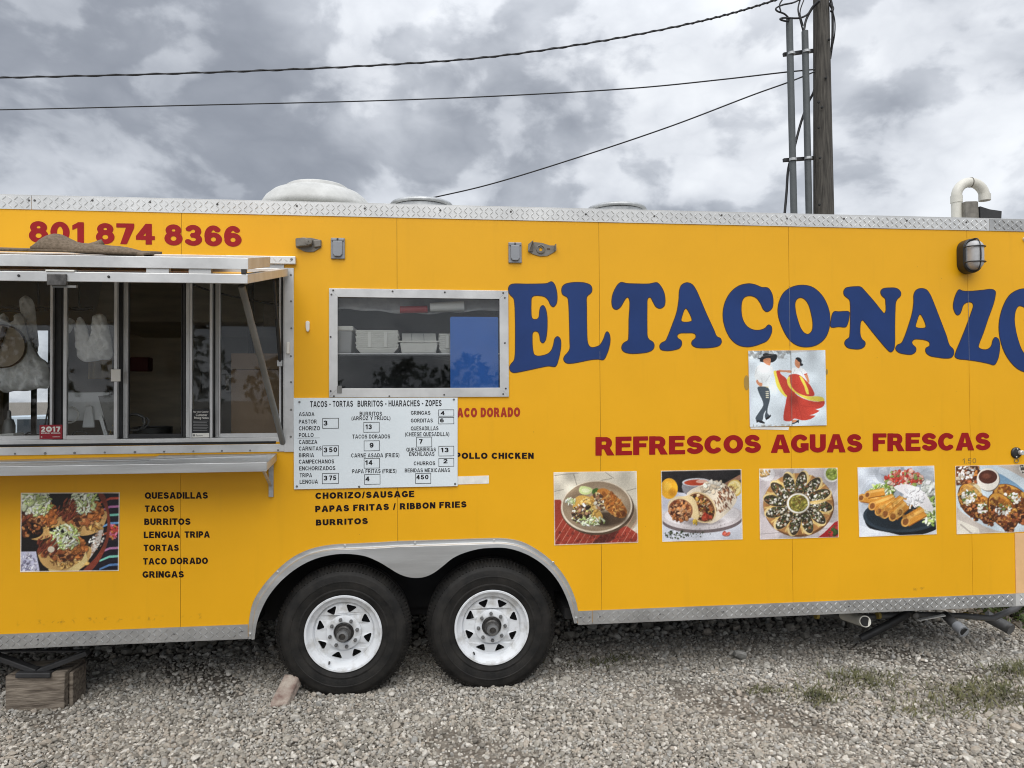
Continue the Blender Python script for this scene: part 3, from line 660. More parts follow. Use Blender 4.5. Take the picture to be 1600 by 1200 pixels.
# wheel arch trim, outer edge and lip edge, as photo pixels
FL = [((388, 998.5), (397.5, 999)), ((388.7, 974), (401, 975)), ((395, 942), (407.5, 955)), ((407.5, 920), (420, 931)), ((427.5, 896), (440, 907)), ((455, 872), (465, 887)), ((485, 857.5), (493, 873)), ((520, 850.5), (525, 866)),
      ((550, 849), (552, 866)), ((570, 848), (572, 869.5)), ((590, 847), (592, 878)), ((607, 846), (608, 887.5)), ((622, 845), (622, 896)), ((636, 844.7), (636, 901.3)), ((650, 844.2), (650, 903)), ((664, 843.8), (664, 901.3)), ((678, 843.4), (678, 895)),
      ((692, 843), (692, 884.5)), ((707, 842.4), (707, 872.5)), ((725, 841.8), (725, 864)), ((750, 841), (750, 857.5)), ((770, 840.5), (768, 856)), ((790, 841), (788, 856)), ((815, 846), (810, 861)), ((840, 859), (833, 871.5)),
      ((865, 879), (855, 888)), ((885, 905), (873, 910)), ((898.7, 935), (886, 936)), ((903, 955), (892.5, 956)), ((902, 974), (897.5, 974))]
outer = spline([a for a, b in FL], 4, closed=False); inner = spline([b for a, b in FL], 4, closed=False)
ow = [xz(*p) for p in outer]; iw = [xz(p[0], p[1], -0.030) for p in inner]
arch = []
for i, (o_, q_) in enumerate(zip(ow, iw)):
    f = min(0.35, 0.03/max(1e-6, math.hypot(q_[0]-o_[0], q_[1]-o_[1]))); arch.append((o_[0]+(q_[0]-o_[0])*f, o_[1]+(q_[1]-o_[1])*f))
ax0, ax1 = ow[0][0]+0.012, ow[-1][0]-0.012
def arch_z(x):
    best = None
    for (x0, z0), (x1, z1) in zip(arch, arch[1:]):
        if min(x0, x1) <= x <= max(x0, x1) and abs(x1-x0) > 1e-9:
            z = z0+(z1-z0)*(x-x0)/(x1-x0); best = z if best is None else max(best, z)
    return best if best is not None else ZB
TH = 0.035
k = -2
while k*PW < XR-0.05:
    a, b = k*PW+0.0010, min((k+1)*PW-0.0010, XR)
    cuts = {a, b}
    for c in (S_x0, S_x1, W_x0, W_x1, ax0, ax1):
        if a < c < b: cuts.add(c)
    for i in range(71):
        c = ax0+(ax1-ax0)*(0.5-0.5*math.cos(math.pi*i/70))
        if a < c < b: cuts.add(c)
    cuts = sorted(cuts); m = MB(); m_top = m if not (S_x0 < a and b < S_x1) else MB()
    for x0, x1 in zip(cuts, cuts[1:]):
        mid = (x0+x1)/2
        za, zb = (arch_z(x0+1e-5), arch_z(x1-1e-5)) if ax0 < mid < ax1 else (ZB, ZB)
        spans = [(za, zb, ZT-0.01)]
        for (wx0, wx1, wz0, wz1) in ((S_x0, S_x1, S_z0, S_z1), (W_x0, W_x1, W_z0, W_z1)):
            if wx0 <= mid <= wx1: spans = [(za, zb, wz0), (wz1, wz1, ZT-0.01)]
        for z0a, z0b, z1 in spans:
            (m if z1 < 2.0 else m_top).hexa([(x0, 0, z0a), (x1, 0, z0b), (x1, TH, z0b), (x0, TH, z0a), (x0, 0, z1), (x1, 0, z1), (x1, TH, z1), (x0, TH, z1)])
    m.build('side_panel', M_yel, TR)
    if m_top is not m: m_top.build('side_panel', M_yel, TR)
    k += 1
# dark backing seam behind the joints
for k in range(-1, 5):
    z0 = ZB if not (ax0 < k*PW < ax1) else arch_z(k*PW)+0.02
    spans = [(z0, ZT-0.03)]
    for (wx0, wx1, wz0, wz1) in ((S_x0, S_x1, S_z0, S_z1), (W_x0, W_x1, W_z0, W_z1)):
        if wx0 <= k*PW <= wx1: spans = [(z0, wz0-0.002), (wz1+0.002, ZT-0.03)]
    for u, v in spans: box('panel_seam', M_under, TR, k*PW-0.004, 0.003, u, k*PW+0.004, 0.02, v)
# roof, ends, far wall, floor, chassis
box('roof', M_vent, TR, XL, 0.03, ZT-0.028, XR, DEPTH-0.03, ZT-0.002)
box('end_wall', M_yel, TR, XL-0.03, 0.0, ZB, XL, DEPTH, ZT-0.01); box('end_wall', M_yel, TR, XR, 0.0, ZB, XR+0.03, DEPTH, ZT-0.01)
bx0, bz0 = xz(6, 678, DEPTH-0.04); bx1, bz1 = xz(84, 516, DEPTH-0.04)
fw = MB()
for x0, x1, z0, z1 in ((XL, bx0, ZB, ZT-0.03), (bx1, XR, ZB, ZT-0.03), (bx0, bx1, ZB, bz0), (bx0, bx1, bz1, ZT-0.03)): fw.box(x0, DEPTH-0.04, z0, x1, DEPTH, z1)
fw.build('far_wall', M_in, TR)
fwf = MB(); fwf.box(bx0, DEPTH-0.05, bz0, bx0+0.04, DEPTH-0.041, bz1); fwf.box(bx1-0.04, DEPTH-0.05, bz0, bx1, DEPTH-0.041, bz1); xm = bx0+(bx1-bx0)*0.62; fwf.box(xm-0.02, DEPTH-0.06, bz0, xm+0.02, DEPTH-0.042, bz1)
fwf.build('far_window_frame', M_dark, TR)
inner_x0, inner_x1 = XL+0.02, XR-0.02
fl = MB(); wx_a, wx_b = ax0-0.02, ax1+0.02
fl.box(inner_x0, TH+0.002, 0.44, wx_a, DEPTH-0.05, 0.47); fl.box(wx_b, TH+0.002, 0.44, inner_x1, DEPTH-0.05, 0.47); fl.box(wx_a, 0.47, 0.44, wx_b, DEPTH-0.05, 0.47)
fl.build('floor', M_floor, TR)
# wheel well liner
ww = MB(); ww.box(wx_a, 0.452, 0.36, wx_b, 0.465, 0.86); ww.box(wx_a, TH+0.003, 0.86, wx_b, 0.465, 0.872); ww.box(wx_a-0.012, TH+0.003, 0.36, wx_a-0.001, 0.465, 0.872); ww.box(wx_b+0.001, TH+0.003, 0.36, wx_b+0.012, 0.465, 0.872)
ww.build('wheel_well', M_under, TR)
ch = MB()
for yy in (0.50, DEPTH-0.5): ch.box(XL, yy, 0.30, XR, yy+0.06, 0.435)
for i in range(14): ch.box(XL+0.1+i*0.57, 0.06, 0.37, XL+0.15+i*0.57, 0.44, 0.435); ch.box(XL+0.1+i*0.57, 0.57, 0.37, XL+0.15+i*0.57, DEPTH-0.06, 0.435)
ch.build('chassis', M_under, TR)
# top and bottom tread-plate trims ------------------------------------------------
def marks(m, x0, x1, z0, z1, y, p=0.062, L=0.029, Wd=0.0055, hgt=0.004):
    """raised crossing lozenges of tread plate"""
    rows = max(1, int(round((z1-z0)/(p*0.40)))); i = 0; x = x0+p/2
    while x < x1-L*0.4:
        for r in range(rows):
            z = z0+(r+0.5)*(z1-z0)/rows; s = 1 if (i+r) % 2 else -1; d = 0.7071*L/2; w = Wd/2*0.7071
            xx = x+(p*0.02)
            a = (xx-d, y, z-s*d); b = (xx+d, y, z+s*d); c1 = (xx-s*w*1.0, y, z+w); c2 = (xx+s*w*1.0, y, z-w)
            m.add([a, c2, b, c1, (xx-d*0.55, y-hgt, z-s*d*0.55), (xx+d*0.55, y-hgt, z+s*d*0.55)], [(0, 1, 4), (1, 5, 4), (1, 2, 5), (2, 3, 5), (3, 4, 5), (3, 0, 4)])
        x += p*0.5; i += 1
z_t0 = 2.791
def trim_piece(name, x0, x1, z0, z1, m_, y=-0.0045, drop=0.0):
    o = MB().box(x0, y, z0, x1, -0.0008, z1).build(name, m_, TR)
    t = MB(); marks(t, x0+0.006, x1-0.006, z0+0.006, z1-0.006, y-0.0001); q = t.build('tread_marks', m_, o, fix=False); q['kind'] = 'stuff'
    return o
xj = xz(50, 313)[0]
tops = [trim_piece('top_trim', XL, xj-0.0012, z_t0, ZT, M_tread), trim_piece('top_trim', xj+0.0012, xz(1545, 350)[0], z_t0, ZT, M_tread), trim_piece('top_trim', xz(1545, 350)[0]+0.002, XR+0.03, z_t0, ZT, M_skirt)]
box('roof_edge', M_tread, TR, XL, -0.0045, ZT+0.0005, XR+0.03, 0.11, ZT+0.004)
for px, py in ((46, 313.5), (55, 313.5), (145, 313.5), (235, 316), (340, 319.5), (464, 322), (570, 326), (688, 329), (798, 331), (915, 335), (1022, 338), (1127, 336.5), (1229, 342), (1318, 342), (1416, 345), (1509, 347.5)):
    x, z = xz(px, py); screw(tops[0 if x < xj else (1 if px < 1545 else 2)], x, z, -0.0055, 0.0062, M_hub)
z_s0, z_s1 = 0.356, 0.434
xa, xb = ow[0][0], ow[-1][0]
xg = xz(1586, 940)[0]
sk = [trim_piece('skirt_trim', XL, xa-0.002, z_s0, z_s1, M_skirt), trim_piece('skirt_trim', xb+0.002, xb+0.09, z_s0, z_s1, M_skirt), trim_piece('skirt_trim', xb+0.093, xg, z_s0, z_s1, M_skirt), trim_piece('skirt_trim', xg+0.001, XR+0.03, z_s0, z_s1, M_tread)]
for i, px in ((0, 60), (0, 150), (0, 273), (0, 379), (1, 907), (1, 921), (2, 937), (2, 1031), (2, 1130), (2, 1237), (2, 1326), (2, 1415), (2, 1505)):
    x = xz(px, 970)[0]; screw(sk[i], x, 0.398, -0.0055, 0.006, M_nut)
box('bottom_return', M_skirt, TR, XL, -0.0045, z_s0-0.004, xa-0.002, 0.05, z_s0-0.0005); box('bottom_return', M_skirt, TR, xb+0.002, -0.0045, z_s0-0.004, XR+0.03, 0.05, z_s0-0.0005)
g_x0 = xz(1586, 880)[0]; box('corner_sheet', M_pinkp, TR, g_x0, -0.004, z_s1+0.001, XR+0.03, -0.0006, xz(1590, 833)[1])
# fender flare
fm = MB(); rows = []
for (o_, q_) in zip(ow, iw):
    dx, dz = q_[0]-o_[0], q_[1]-o_[1]; l = math.hypot(dx, dz); ux, uz = dx/l, dz/l; w1 = min(0.022, l*0.45)
    rows.append([(o_[0], -0.001, o_[1]), (o_[0]+ux*0.002, -0.006, o_[1]+uz*0.002), (o_[0]+ux*w1*0.5, -0.0055, o_[1]+uz*w1*0.5), (o_[0]+ux*w1, -0.007, o_[1]+uz*w1), (o_[0]+ux*(w1+0.005), -0.024, o_[1]+uz*(w1+0.005)), (o_[0]+ux*(w1+0.009), -0.028, o_[1]+uz*(w1+0.009)), (q_[0], -0.030, q_[1]), (q_[0], -0.024, q_[1])])
nr = len(rows[0])
for r in rows: fm.v += r
fm.f = [(i*nr+j, (i+1)*nr+j, (i+1)*nr+j+1, i*nr+j+1) for i in range(len(rows)-1) for j in range(nr-1)]
flare = fm.build('fender_flare', M_alu, TR, smooth=35)
for px, py in ((391, 990), (434, 893.5), (539, 852.5), (648.5, 848), (772, 844.5), (864, 878.5), (900, 965)): screw(flare, *xz(px, py), -0.0075, 0.008, M_alu)
# wheels --------------------------------------------------------------------
def make_wheel(turn):
    w = bpy.data.objects.new('wheel', None); COL.objects.link(w); w.empty_display_size = 0.1; w.parent = TR; w.matrix_parent_inverse = Matrix.Translation(-Vector(TR.location))
    R = 0.375; T = 0.225
    prof = [(0.205, 0.030), (0.215, 0.012), (0.232, 0.004), (0.250, -0.002), (0.252, -0.0045), (0.258, -0.005), (0.262, -0.0035), (0.285, -0.008), (0.300, -0.009), (0.302, -0.0112), (0.307, -0.0112), (0.309, -0.009), (0.324, -0.007), (0.338, -0.004), (0.343, -0.003), (0.347, 0.000), (0.364, 0.011), (0.377, 0.026), (0.3855, 0.042), (0.389, 0.062), (0.390, 0.083), (0.383, 0.086), (0.383, 0.092), (0.3902, 0.095), (0.3905, 0.13), (0.383, 0.133), (0.383, 0.139), (0.390, 0.142), (0.389, 0.165), (0.377, 0.20), (0.343, T+0.003), (0.26, T+0.006), (0.205, T-0.03)]
    ty = MB().lathe(prof, (0, 0, 0), n=96, closed=True); 
    tyre = ty.build('tyre', M_rub, w, smooth=30)
    sh = MB()
    for k in range(110):      # shoulder blocks, joined: too many to be single parts
        a = 2*math.pi*k/110; d = 0.0145
        for (r0, y0, r1, y1) in ((0.3615, 0.009, 0.3915, 0.052),):
            P_ = []
            for (r, y) in ((r0, y0-0.0005), (r1, y1)):
                for da in (-d, d): P_.append((r*math.cos(a+da), y, r*math.sin(a+da)))
            Q_ = [((r)*math.cos(a+da), y+0.01, r*math.sin(a+da)) for (r, y) in ((r0-0.006, y0), (r1-0.008, y1)) for da in (-d, d)]
            P2 = [(x*1.007, y-0.0035, z*1.007) for x, y, z in P_]
            sh.add([P2[0], P2[1], P2[3], P2[2], Q_[0], Q_[1], Q_[3], Q_[2]], [(0, 1, 2, 3), (0, 4, 5, 1), (1, 5, 6, 2), (2, 6, 7, 3), (3, 7, 4, 0)])
    s_ = sh.build('shoulder_blocks', M_rub, w); s_['kind'] = 'stuff'
    rim = MB()
    rim.lathe([(0.219, 0.004), (0.224, 0.000), (0.221, -0.005), (0.212, -0.004), (0.206, 0.004), (0.200, 0.014), (0.190, 0.020), (0.180, 0.024), (0.174, 0.036), (0.170, 0.050), (0.166, 0.050), (0.172, 0.075), (0.19, 0.10), (0.216, 0.02)], (0, 0, 0), n=72, closed=True)
    circ = lambda r, n=72: [(r*math.cos(2*math.pi*i/n), r*math.sin(2*math.pi*i/n)) for i in range(n)]
    holes = []
    for k in range(8):
        a = 2*math.pi*(k+0.5)/8+turn; r_i, r_o = 0.118, 0.158
        pts = [(r_i+0.003, a-0.055), (r_i-0.001, a+0.02), (r_i+0.004, a+0.07), (r_o-0.014, a+0.165), (r_o-0.004, a+0.185), (r_o+0.0015, a+0.14), (r_o, a), (r_o+0.0015, a-0.17), (r_o-0.003, a-0.205), (r_o-0.011, a-0.19)]
        holes.append([(r*math.cos(t), r*math.sin(t)) for r, t in pts])
    v, t = fill([circ(0.1705), circ(0.062)[::-1]]+[h[::-1] for h in holes])
    yr = lambda r: 0.050-0.028*max(0, min(1, (0.1705-r)/0.035)) if r > 0.1355 else 0.022-0.0*(r)
    yy = lambda x, z: 0.046-0.018*max(0.0, min(1.0, (0.1705-math.hypot(x, z))/0.07))
    rim.add([(x, yy(x, z), z) for x, z in v], t)
    for h in holes:               # thickness of the hole edges
        n = len(h); rim.add([(x, yy(x, z), z) for x, z in h]+[(x, yy(x, z)+0.012, z) for x, z in h], [(i, (i+1) % n, (i+1) % n+n, i+n) for i in range(n)])
    rim.lathe([(0.101, 0.028), (0.099, 0.022), (0.092, 0.0195), (0.063, 0.0195), (0.059, 0.022), (0.058, 0.05)], (0, 0, 0), n=64)
    rim.f = [f for f in rim.f if len(f) < 20]
    rim.build('rim', M_white, w, smooth=30)
    MB().lathe([(0.16, 0.09), (0.16, 0.10), (0.005, 0.10), (0.005, 0.09)], (0, 0, 0), n=40).build('brake_drum', M_under, w)
    hub = MB().lathe([(0.056, 0.06), (0.056, 0.034), (0.049, 0.030), (0.044, 0.020), (0.0435, 0.004), (0.038, -0.002), (0.037, -0.024), (0.033, -0.030), (0.032, -0.050), (0.028, -0.055), (0.016, -0.055), (0.015, -0.049), (0.001, -0.049)], (0, 0, 0), n=32).build('hub', M_hub, w, smooth=30)
    MB().lathe([(0.0325, -0.034), (0.0335, -0.048), (0.030, -0.057), (0.020, -0.059), (0.018, -0.054), (0.028, -0.048)], (0, 0, 0), n=24, closed=True).build('hub_cap', M_nut, w, smooth=30)
    nut = MB().lathe([(0.011, 0.017), (0.0105, 0.004), (0.007, -0.004), (0.0005, -0.005)], (0, 0, 0), n=6)
    n0 = nut.build('lug_nut', M_nut, w)
    for k in range(8):
        o = n0 if k == 0 else n0.copy()
        if k: COL.objects.link(o)
        a = 2*math.pi*k/8+turn+0.1; o.location = (0.080*math.cos(a), 0, 0.080*math.sin(a))
    MB().tube([(0, 0.01, 0), (0.002, -0.006, 0), (0.002, -0.022, 0.0)], [0.006, 0.0055, 0.004], 8).build('valve_stem', M_blkp, w).location = (0.185*math.cos(-2.15+turn), 0.008, 0.185*math.sin(-2.15+turn))
    return w
for px, py, turn in ((536, 989, 0.12), (769, 978.5, -0.05)):
    x, z = xz(px, py, 0.0); w = make_wheel(turn); w.location = (x, 0.012, 0.352)
ax_ = MB()
for px in (536, 769): x = xz(px, 985)[0]; ax_.tube([(x, 0.12, 0.352), (x, DEPTH-0.12, 0.352)], 0.04, 10)
ax_.build('axle', M_under, TR)
# far-side wheels, dark behind
for px in (536, 769):
    x = xz(px, 985)[0]; MB().lathe([(0.2, 0.0), (0.36, 0.0), (0.375, 0.03), (0.375, 0.19), (0.36, 0.22), (0.2, 0.22)], (x, DEPTH-0.26, 0.355), n=40).build('far_tyre', M_rub, TR, smooth=30)
# serving window ------------------------------------------------------------
def frame_bar(name, m_, par, x0, z0, x1, z1, y0=-0.010, y1=0.004, bevel=0.002): return box(name, m_, par, x0, y0, z0, x1, y1, z1, bevel)
SW = box('window_frame', M_alu2, TR, S_x1-0.002, -0.011, xz(450, 706)[1], xz(459.5, 560)[0], 0.0, xz(450, 419)[1], 0.002)   # right jamb
frame_bar('sill_flange', M_alu2, SW, S_x0-0.06, xz(440, 705.5)[1], S_x1-0.0025, xz(440, 693.5)[1], -0.009, 0.0)
frame_bar('head_flange', M_alu2, SW, S_x0-0.06, xz(450, 421)[1], S_x1-0.0025, xz(450, 413.5)[1], -0.010, 0.0)
frame_bar('left_jamb', M_alu2, SW, S_x0-0.06, xz(440, 693)[1], S_x0+0.002, xz(450, 422)[1], -0.011, 0.0)
frame_bar('sill_track', M_alu2, SW, S_x0, S_z0-0.006, S_x1-0.004, S_z0+0.026, 0.006, 0.11)
frame_bar('sill_gasket', M_gasket, SW, S_x0, S_z0-0.010, S_x1-0.05, S_z0+0.004, -0.004, 0.005)
frame_bar('jamb_reveal', M_alu2, SW, S_x1-0.012, S_z0+0.03, S_x1-0.003, S_z1, 0.004, 0.12)
frame_bar('jamb_gasket', M_gasket, SW, S_x1-0.018, S_z0+0.02, S_x1-0.0125, S_z1, -0.002, 0.10)
for px, py in ((455, 430), (455.5, 471), (456, 513), (455, 556.5), (455.5, 597), (455.5, 640), (455, 682)): screw(SW, *xz(px, py), -0.0125, 0.006)
for px in (-20, 25, 72, 118, 165, 212, 257.5, 303, 347.5, 391.5, 435): screw(SW, xz(px, 703)[0], xz(440, 703)[1], -0.0105, 0.0055 if px % 2 else 0.007)
hd = box('drip_rail', M_tread, TR, S_x0-0.1, -0.028, xz(440, 413.5)[1], xz(463, 406)[0], -0.0005, xz(440, 401.5)[1], 0.003)
t = MB(); marks(t, xz(300, 400)[0], xz(462, 400)[0], xz(440, 412)[1], xz(440, 403)[1], -0.0282); t.build('tread_marks', M_tread, hd, fix=False)['kind'] = 'stuff'
screw(hd, *xz(457, 406.5), -0.030, 0.007, M_tube)
def sash(pxs, Y, name='window_sash', pane=True, dark=False, stile=4.5, rail=True):
    """an aluminium framed sliding pane between two photo columns at depth Y"""
    (a0, a1), (b0, b1) = pxs; xa0, xa1, xb0, xb1 = [xz(p, 560, Y)[0] for p in (a0, a1, b0, b1)]
    z0, z1 = S_z0+0.027, S_z1+0.0; m_ = M_dark if dark else M_alu2
    s = box(name, M_dark if dark or not rail else M_alu2, TR, xa0, Y, z0, xa1, Y+0.022, z1, 0.0015)
    box('stile', m_, s, xb0, Y, z0, xb1, Y+0.022, z1, 0.0015)
    if rail:
        box('rail', m_, s, xa1+0.0005, Y+0.001, z0, xb0-0.0005, Y+0.021, z0+0.022); box('rail', m_, s, xa1+0.0005, Y+0.001, z1-0.02, xb0-0.0005, Y+0.021, z1)
    if pane: box('pane', M_glass, s, xa1+0.001, Y+0.009, z0+0.0225, xb0-0.001, Y+0.013, z1-0.0205)
    return s
sash(((-150, -142), (78, 82)), 0.045)
sash(((82.5, 96), (96.5, 98.5)), 0.075, dark=True, pane=False, rail=False)
sash(((98.8, 104), (178, 183)), 0.012)
sash(((184, 192), (192.5, 199.5)), 0.075, pane=False, rail=False)
sash(((199.7, 201), (283, 285)), 0.090, dark=True, pane=False)
sash(((285.5, 290), (290.5, 296)), 0.070, pane=False, rail=False)
sash(((296, 300), (327.5, 331.5)), 0.012)
sash(((332, 336), (336.3, 342)), 0.070, pane=False, rail=False)
sash(((342.3, 344), (436, 439.5)), 0.045)
lt = box('sash_latch', M_paper, TR, xz(173, 590, 0.0)[0], 0.001, xz(173, 596)[1], xz(188, 590)[0], 0.006, xz(173, 577)[1], 0.002)
# awning hatch: the window cover propped out from the wall ---------------------------
hx1 = xz(452, 431)[0]; d0, d1 = 0.3, 1.8
for _ in range(40):
    dm = (d0+d1)/2
    if xz(387, 443, -dm)[0] > hx1: d1 = dm
    else: d0 = dm
HD = (d0+d1)/2; hx0 = S_x0-0.02
def hz(y, lift): # height of the sloping hatch at depth y (0..-HD)
    za = xz(452, 431)[1]; zb = xz(387, 443.5, -HD)[1]; return za+(zb-za)*(-y/HD)+lift
def slab(m, x0, x1, ya, yb, l0, l1): return m.hexa([(x0, ya, hz(ya, l0)), (x1, ya, hz(ya, l0)), (x1, yb, hz(yb, l0)), (x0, yb, hz(yb, l0)), (x0, ya, hz(ya, l1)), (x1, ya, hz(ya, l1)), (x1, yb, hz(yb, l1)), (x0, yb, hz(yb, l1))])
HB = 0.044
AW = slab(MB(), hx0, hx1, -HD, -HD+0.04, 0, HB).build('hatch', M_alu2, TR, bevel=0.003)
for i in range(2):
    x0, x1 = ((hx0, hx0+0.04), (hx1-0.04, hx1))[i]; slab(MB(), x0, x1, -HD+0.041, -0.03, 0, HB).build('hatch_rail', M_alu2, AW, bevel=0.003)
slab(MB(), hx0+0.041, hx1-0.041, -0.07, -0.03, 0, HB).build('hatch_rail', M_alu2, AW, bevel=0.003)
slab(MB(), hx0+0.041, hx1-0.041, -HD+0.041, -0.071, 0.008, 0.022).build('hatch_skin', M_yel, AW); slab(MB(), hx0+0.042, hx1-0.042, -HD+0.042, -0.072, 0.003, 0.0075).build('hatch_lining', M_foam, AW)
TB = -0.52
z_lift0 = HB+0.021; z_lift1 = HB+0.021+0.052
tray = slab(MB(), hx0, hx1+0.003, -HD-0.005, -HD+0.010, z_lift0, z_lift1).build('tray', M_alu2, AW, bevel=0.002)
slab(MB(), hx1-0.012, hx1+0.003, -HD+0.0105, TB, z_lift0, z_lift1).build('tray_side', M_alu2, tray, bevel=0.002)
slab(MB(), hx0, hx1-0.0125, -HD+0.0105, TB, z_lift1-0.012, z_lift1-0.002).build('tray_top', M_alu, tray)
slab(MB(), hx0, xz(265, 405, -HD)[0], TB+0.016, -0.06, z_lift1-0.014, z_lift1-0.004).build('gap_shade_slab', M_alu, tray)  # slab added behind the tray to shade the gap at the left
slab(MB(), hx0, hx1+0.003, TB+0.0005, TB+0.015, z_lift0, z_lift1).build('tray_back', M_alu2, tray)
for px in (247, 264, 279): pass
for x_ in (hx1-0.16, hx1-0.34): slab(MB(), x_-0.095, x_+0.0, -HD+0.003, -HD+0.03, HB+0.0005, z_lift0-0.0005).build('spacer', M_alu2, tray)
slab(MB(), hx1-0.028, hx1-0.006, -HD-0.004, -HD+0.016, HB+0.001, HB+0.027).build('end_stop', M_blkp, AW, bevel=0.002)
for px in (29.5, 170): x = xz(px, 437, -HD)[0]; screw(AW, x, hz(-HD, HB*0.55), -HD-0.0015, 0.006, M_blkp)
x0, x1 = xz(75, 440, -HD)[0], xz(105, 440, -HD)[0]
slab(MB(), x0, x1, -HD-0.012, -HD-0.0005, -0.016, HB*0.78).build('latch', M_hub, AW, bevel=0.003); slab(MB(), x0-0.01, x1+0.03, -HD-0.004, -HD+0.03, HB+0.0005, HB+0.008).build('latch_tongue', M_tape, AW, bevel=0.002)
slab(MB(), x0+0.015, x1+0.035, -HD+0.002, -HD+0.02, -0.026, -0.0165).build('latch_hook', M_tube, AW)
# props
pt = at(366, 450, -HD*0.80); pt[2] = hz(-HD*0.80, 0.0)-0.02; pt[0] = hx1-0.075
pb = at(442, 692, -0.004)
prop = MB().tube([tuple(pt), tuple(pb)], 0.0165, 16).build('prop_tube', M_tube, TR, smooth=True)
MB().box(pt[0]-0.045, pt[1]-0.02, hz(pt[1], 0)-0.012, pt[0]+0.02, pt[1]+0.02, hz(pt[1], 0)-0.001).build('prop_bracket', M_tube, prop, bevel=0.002)
ga = np.array([hx1-0.022, -0.30, hz(-0.30, 0.0)-0.012]); gb = at(438, 566, -0.004); gm = ga+(gb-ga)*0.46
gs = MB().tube([tuple(ga), tuple(gm)], 0.006, 10).build('gas_strut', M_blkp, TR, smooth=True)
MB().tube([tuple(gm), tuple(gb)], 0.011, 12).build('strut_barrel', M_blkp, gs, smooth=True)
MB().box(gb[0]-0.016, gb[1]-0.014, gb[2]-0.024, gb[0]+0.012, gb[1]+0.012, gb[2]+0.012).build('strut_bracket', M_galv, gs, bevel=0.002)
wl_ = MB().box(*xz(449, 553)[:1], -0.030, xz(449, 553)[1], xz(453.5, 553)[0], -0.0115, xz(449, 535)[1]).build('hatch_catch', M_paper, TR, bevel=0.003)
# counter shelf under the window
cx1 = xz(433, 706)[0]
d0, d1 = 0.05, 0.8
for _ in range(40):
    dm = (d0+d1)/2
    if xz(417, 722, -dm)[0] > cx1: d1 = dm
    else: d0 = dm
CD = (d0+d1)/2; czb = xz(433, 708)[1]; czf = xz(417, 723, -CD)[1]
def cz(y): return czb+(czf-czb)*(-y/CD)
def cslab(m, x0, x1, ya, yb, l0, l1, sag=0.0): return m.hexa([(x0, ya, cz(ya)+l0-sag), (x1, ya, cz(ya)+l0), (x1, yb, cz(yb)+l0), (x0, yb, cz(yb)+l0-sag), (x0, ya, cz(ya)+l1-sag), (x1, ya, cz(ya)+l1), (x1, yb, cz(yb)+l1), (x0, yb, cz(yb)+l1-sag)])
cxm = xz(250, 710)[0]
SH = MB(); cslab(SH, cxm, cx1, -CD, -0.002, -0.004, 0.0); cslab(SH, S_x0, cxm-0.0005, -CD, -0.002, -0.010, -0.006, 0.014)
SH = SH.build('counter_shelf', M_alu, TR)
MB().box(S_x0, -CD-0.004, czf-0.047, cx1, -CD-0.0005, czf+0.002).build('shelf_lip', M_alu, SH, bevel=0.0015)
MB().tube([(S_x0, -CD*0.55, cz(-CD*.55)-0.004), (cxm, -CD*0.5, cz(-CD*.5)-0.001), (cx1-0.04, -CD*0.30, cz(-CD*.3)+0.003)], 0.005, 6).build('shelf_crease', M_alu, SH)
cslab(MB(), cx1-0.003, cx1, -CD, -0.01, -0.042, -0.0045).build('shelf_end', M_alu, SH)
br = MB(); bxx = xz(424, 740)[0]
br.box(bxx-0.012, -0.016, xz(427, 776)[1], bxx+0.014, -0.001, cz(0)-0.02); br.bar((bxx, -0.02, xz(427, 758)[1]), (bxx-0.004, -CD*0.85, cz(-CD*.85)-0.03), 0.016, 0.012); br.bar((bxx, -0.012, cz(0)-0.03), (bxx, -CD*0.9, cz(-CD*.9)-0.03), 0.016, 0.012)
br.build('shelf_bracket', M_galv, SH, bevel=0.0015)
br2 = br.build('shelf_bracket', M_galv, SH, bevel=0.0015); br2.location.x = -1.95
# small side window ----------------------------------------------------------
def quad_bar(name, pts, y0, y1, m_, par): return MB().prism([xz(px, py, y0) for px, py in pts], y0, y1).build(name, m_, par, bevel=0.0012)
o4 = [(514, 450.3), (794.2, 454.2), (795.2, 620), (514, 621)]; i4 = [(527.5, 464), (780.4, 467.3), (781, 605.8), (527.5, 607)]
WF = quad_bar('side_window', [o4[0], (o4[1][0]-0.4, o4[1][1]), (i4[1][0]-0.2, i4[1][1]), i4[0]], -0.009, 0.0, M_alu2, TR)
quad_bar('frame_bar', [o4[1], o4[2], i4[2], i4[1]], -0.009, 0.0, M_alu2, WF); quad_bar('frame_bar', [o4[2], o4[3], i4[3], i4[2]], -0.0092, 0.0, M_alu2, WF); quad_bar('frame_bar', [o4[3], o4[0], i4[0], i4[3]], -0.009, 0.0, M_alu2, WF)
box('pane', M_glass, WF, W_x0+0.002, 0.003, W_z0+0.002, W_x1-0.002, 0.007, W_z1-0.002)
for px, py in ((521, 454), (518.3, 460.5), (613.5, 455.5), (695, 457), (786, 458), (788.5, 465.5), (788.6, 536), (790, 607), (786, 615.5), (694, 616.8), (608.5, 619), (522, 619), (517, 611), (517, 526.5)): screw(WF, *xz(px, py), -0.0105, 0.0055, M_hub)
MB().box(*xz(527, 615)[:1], -0.013, xz(527, 614.5)[1], xz(534.5, 600)[0], -0.0095, xz(527, 603)[1]).build('frame_clip', M_tube, WF)
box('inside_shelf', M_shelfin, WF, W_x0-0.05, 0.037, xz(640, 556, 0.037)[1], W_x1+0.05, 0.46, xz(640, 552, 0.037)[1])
box('inside_back', M_shelfin, WF, W_x0-0.3, 0.55, W_z0-0.3, W_x1+0.3, 0.56, W_z1+0.25)
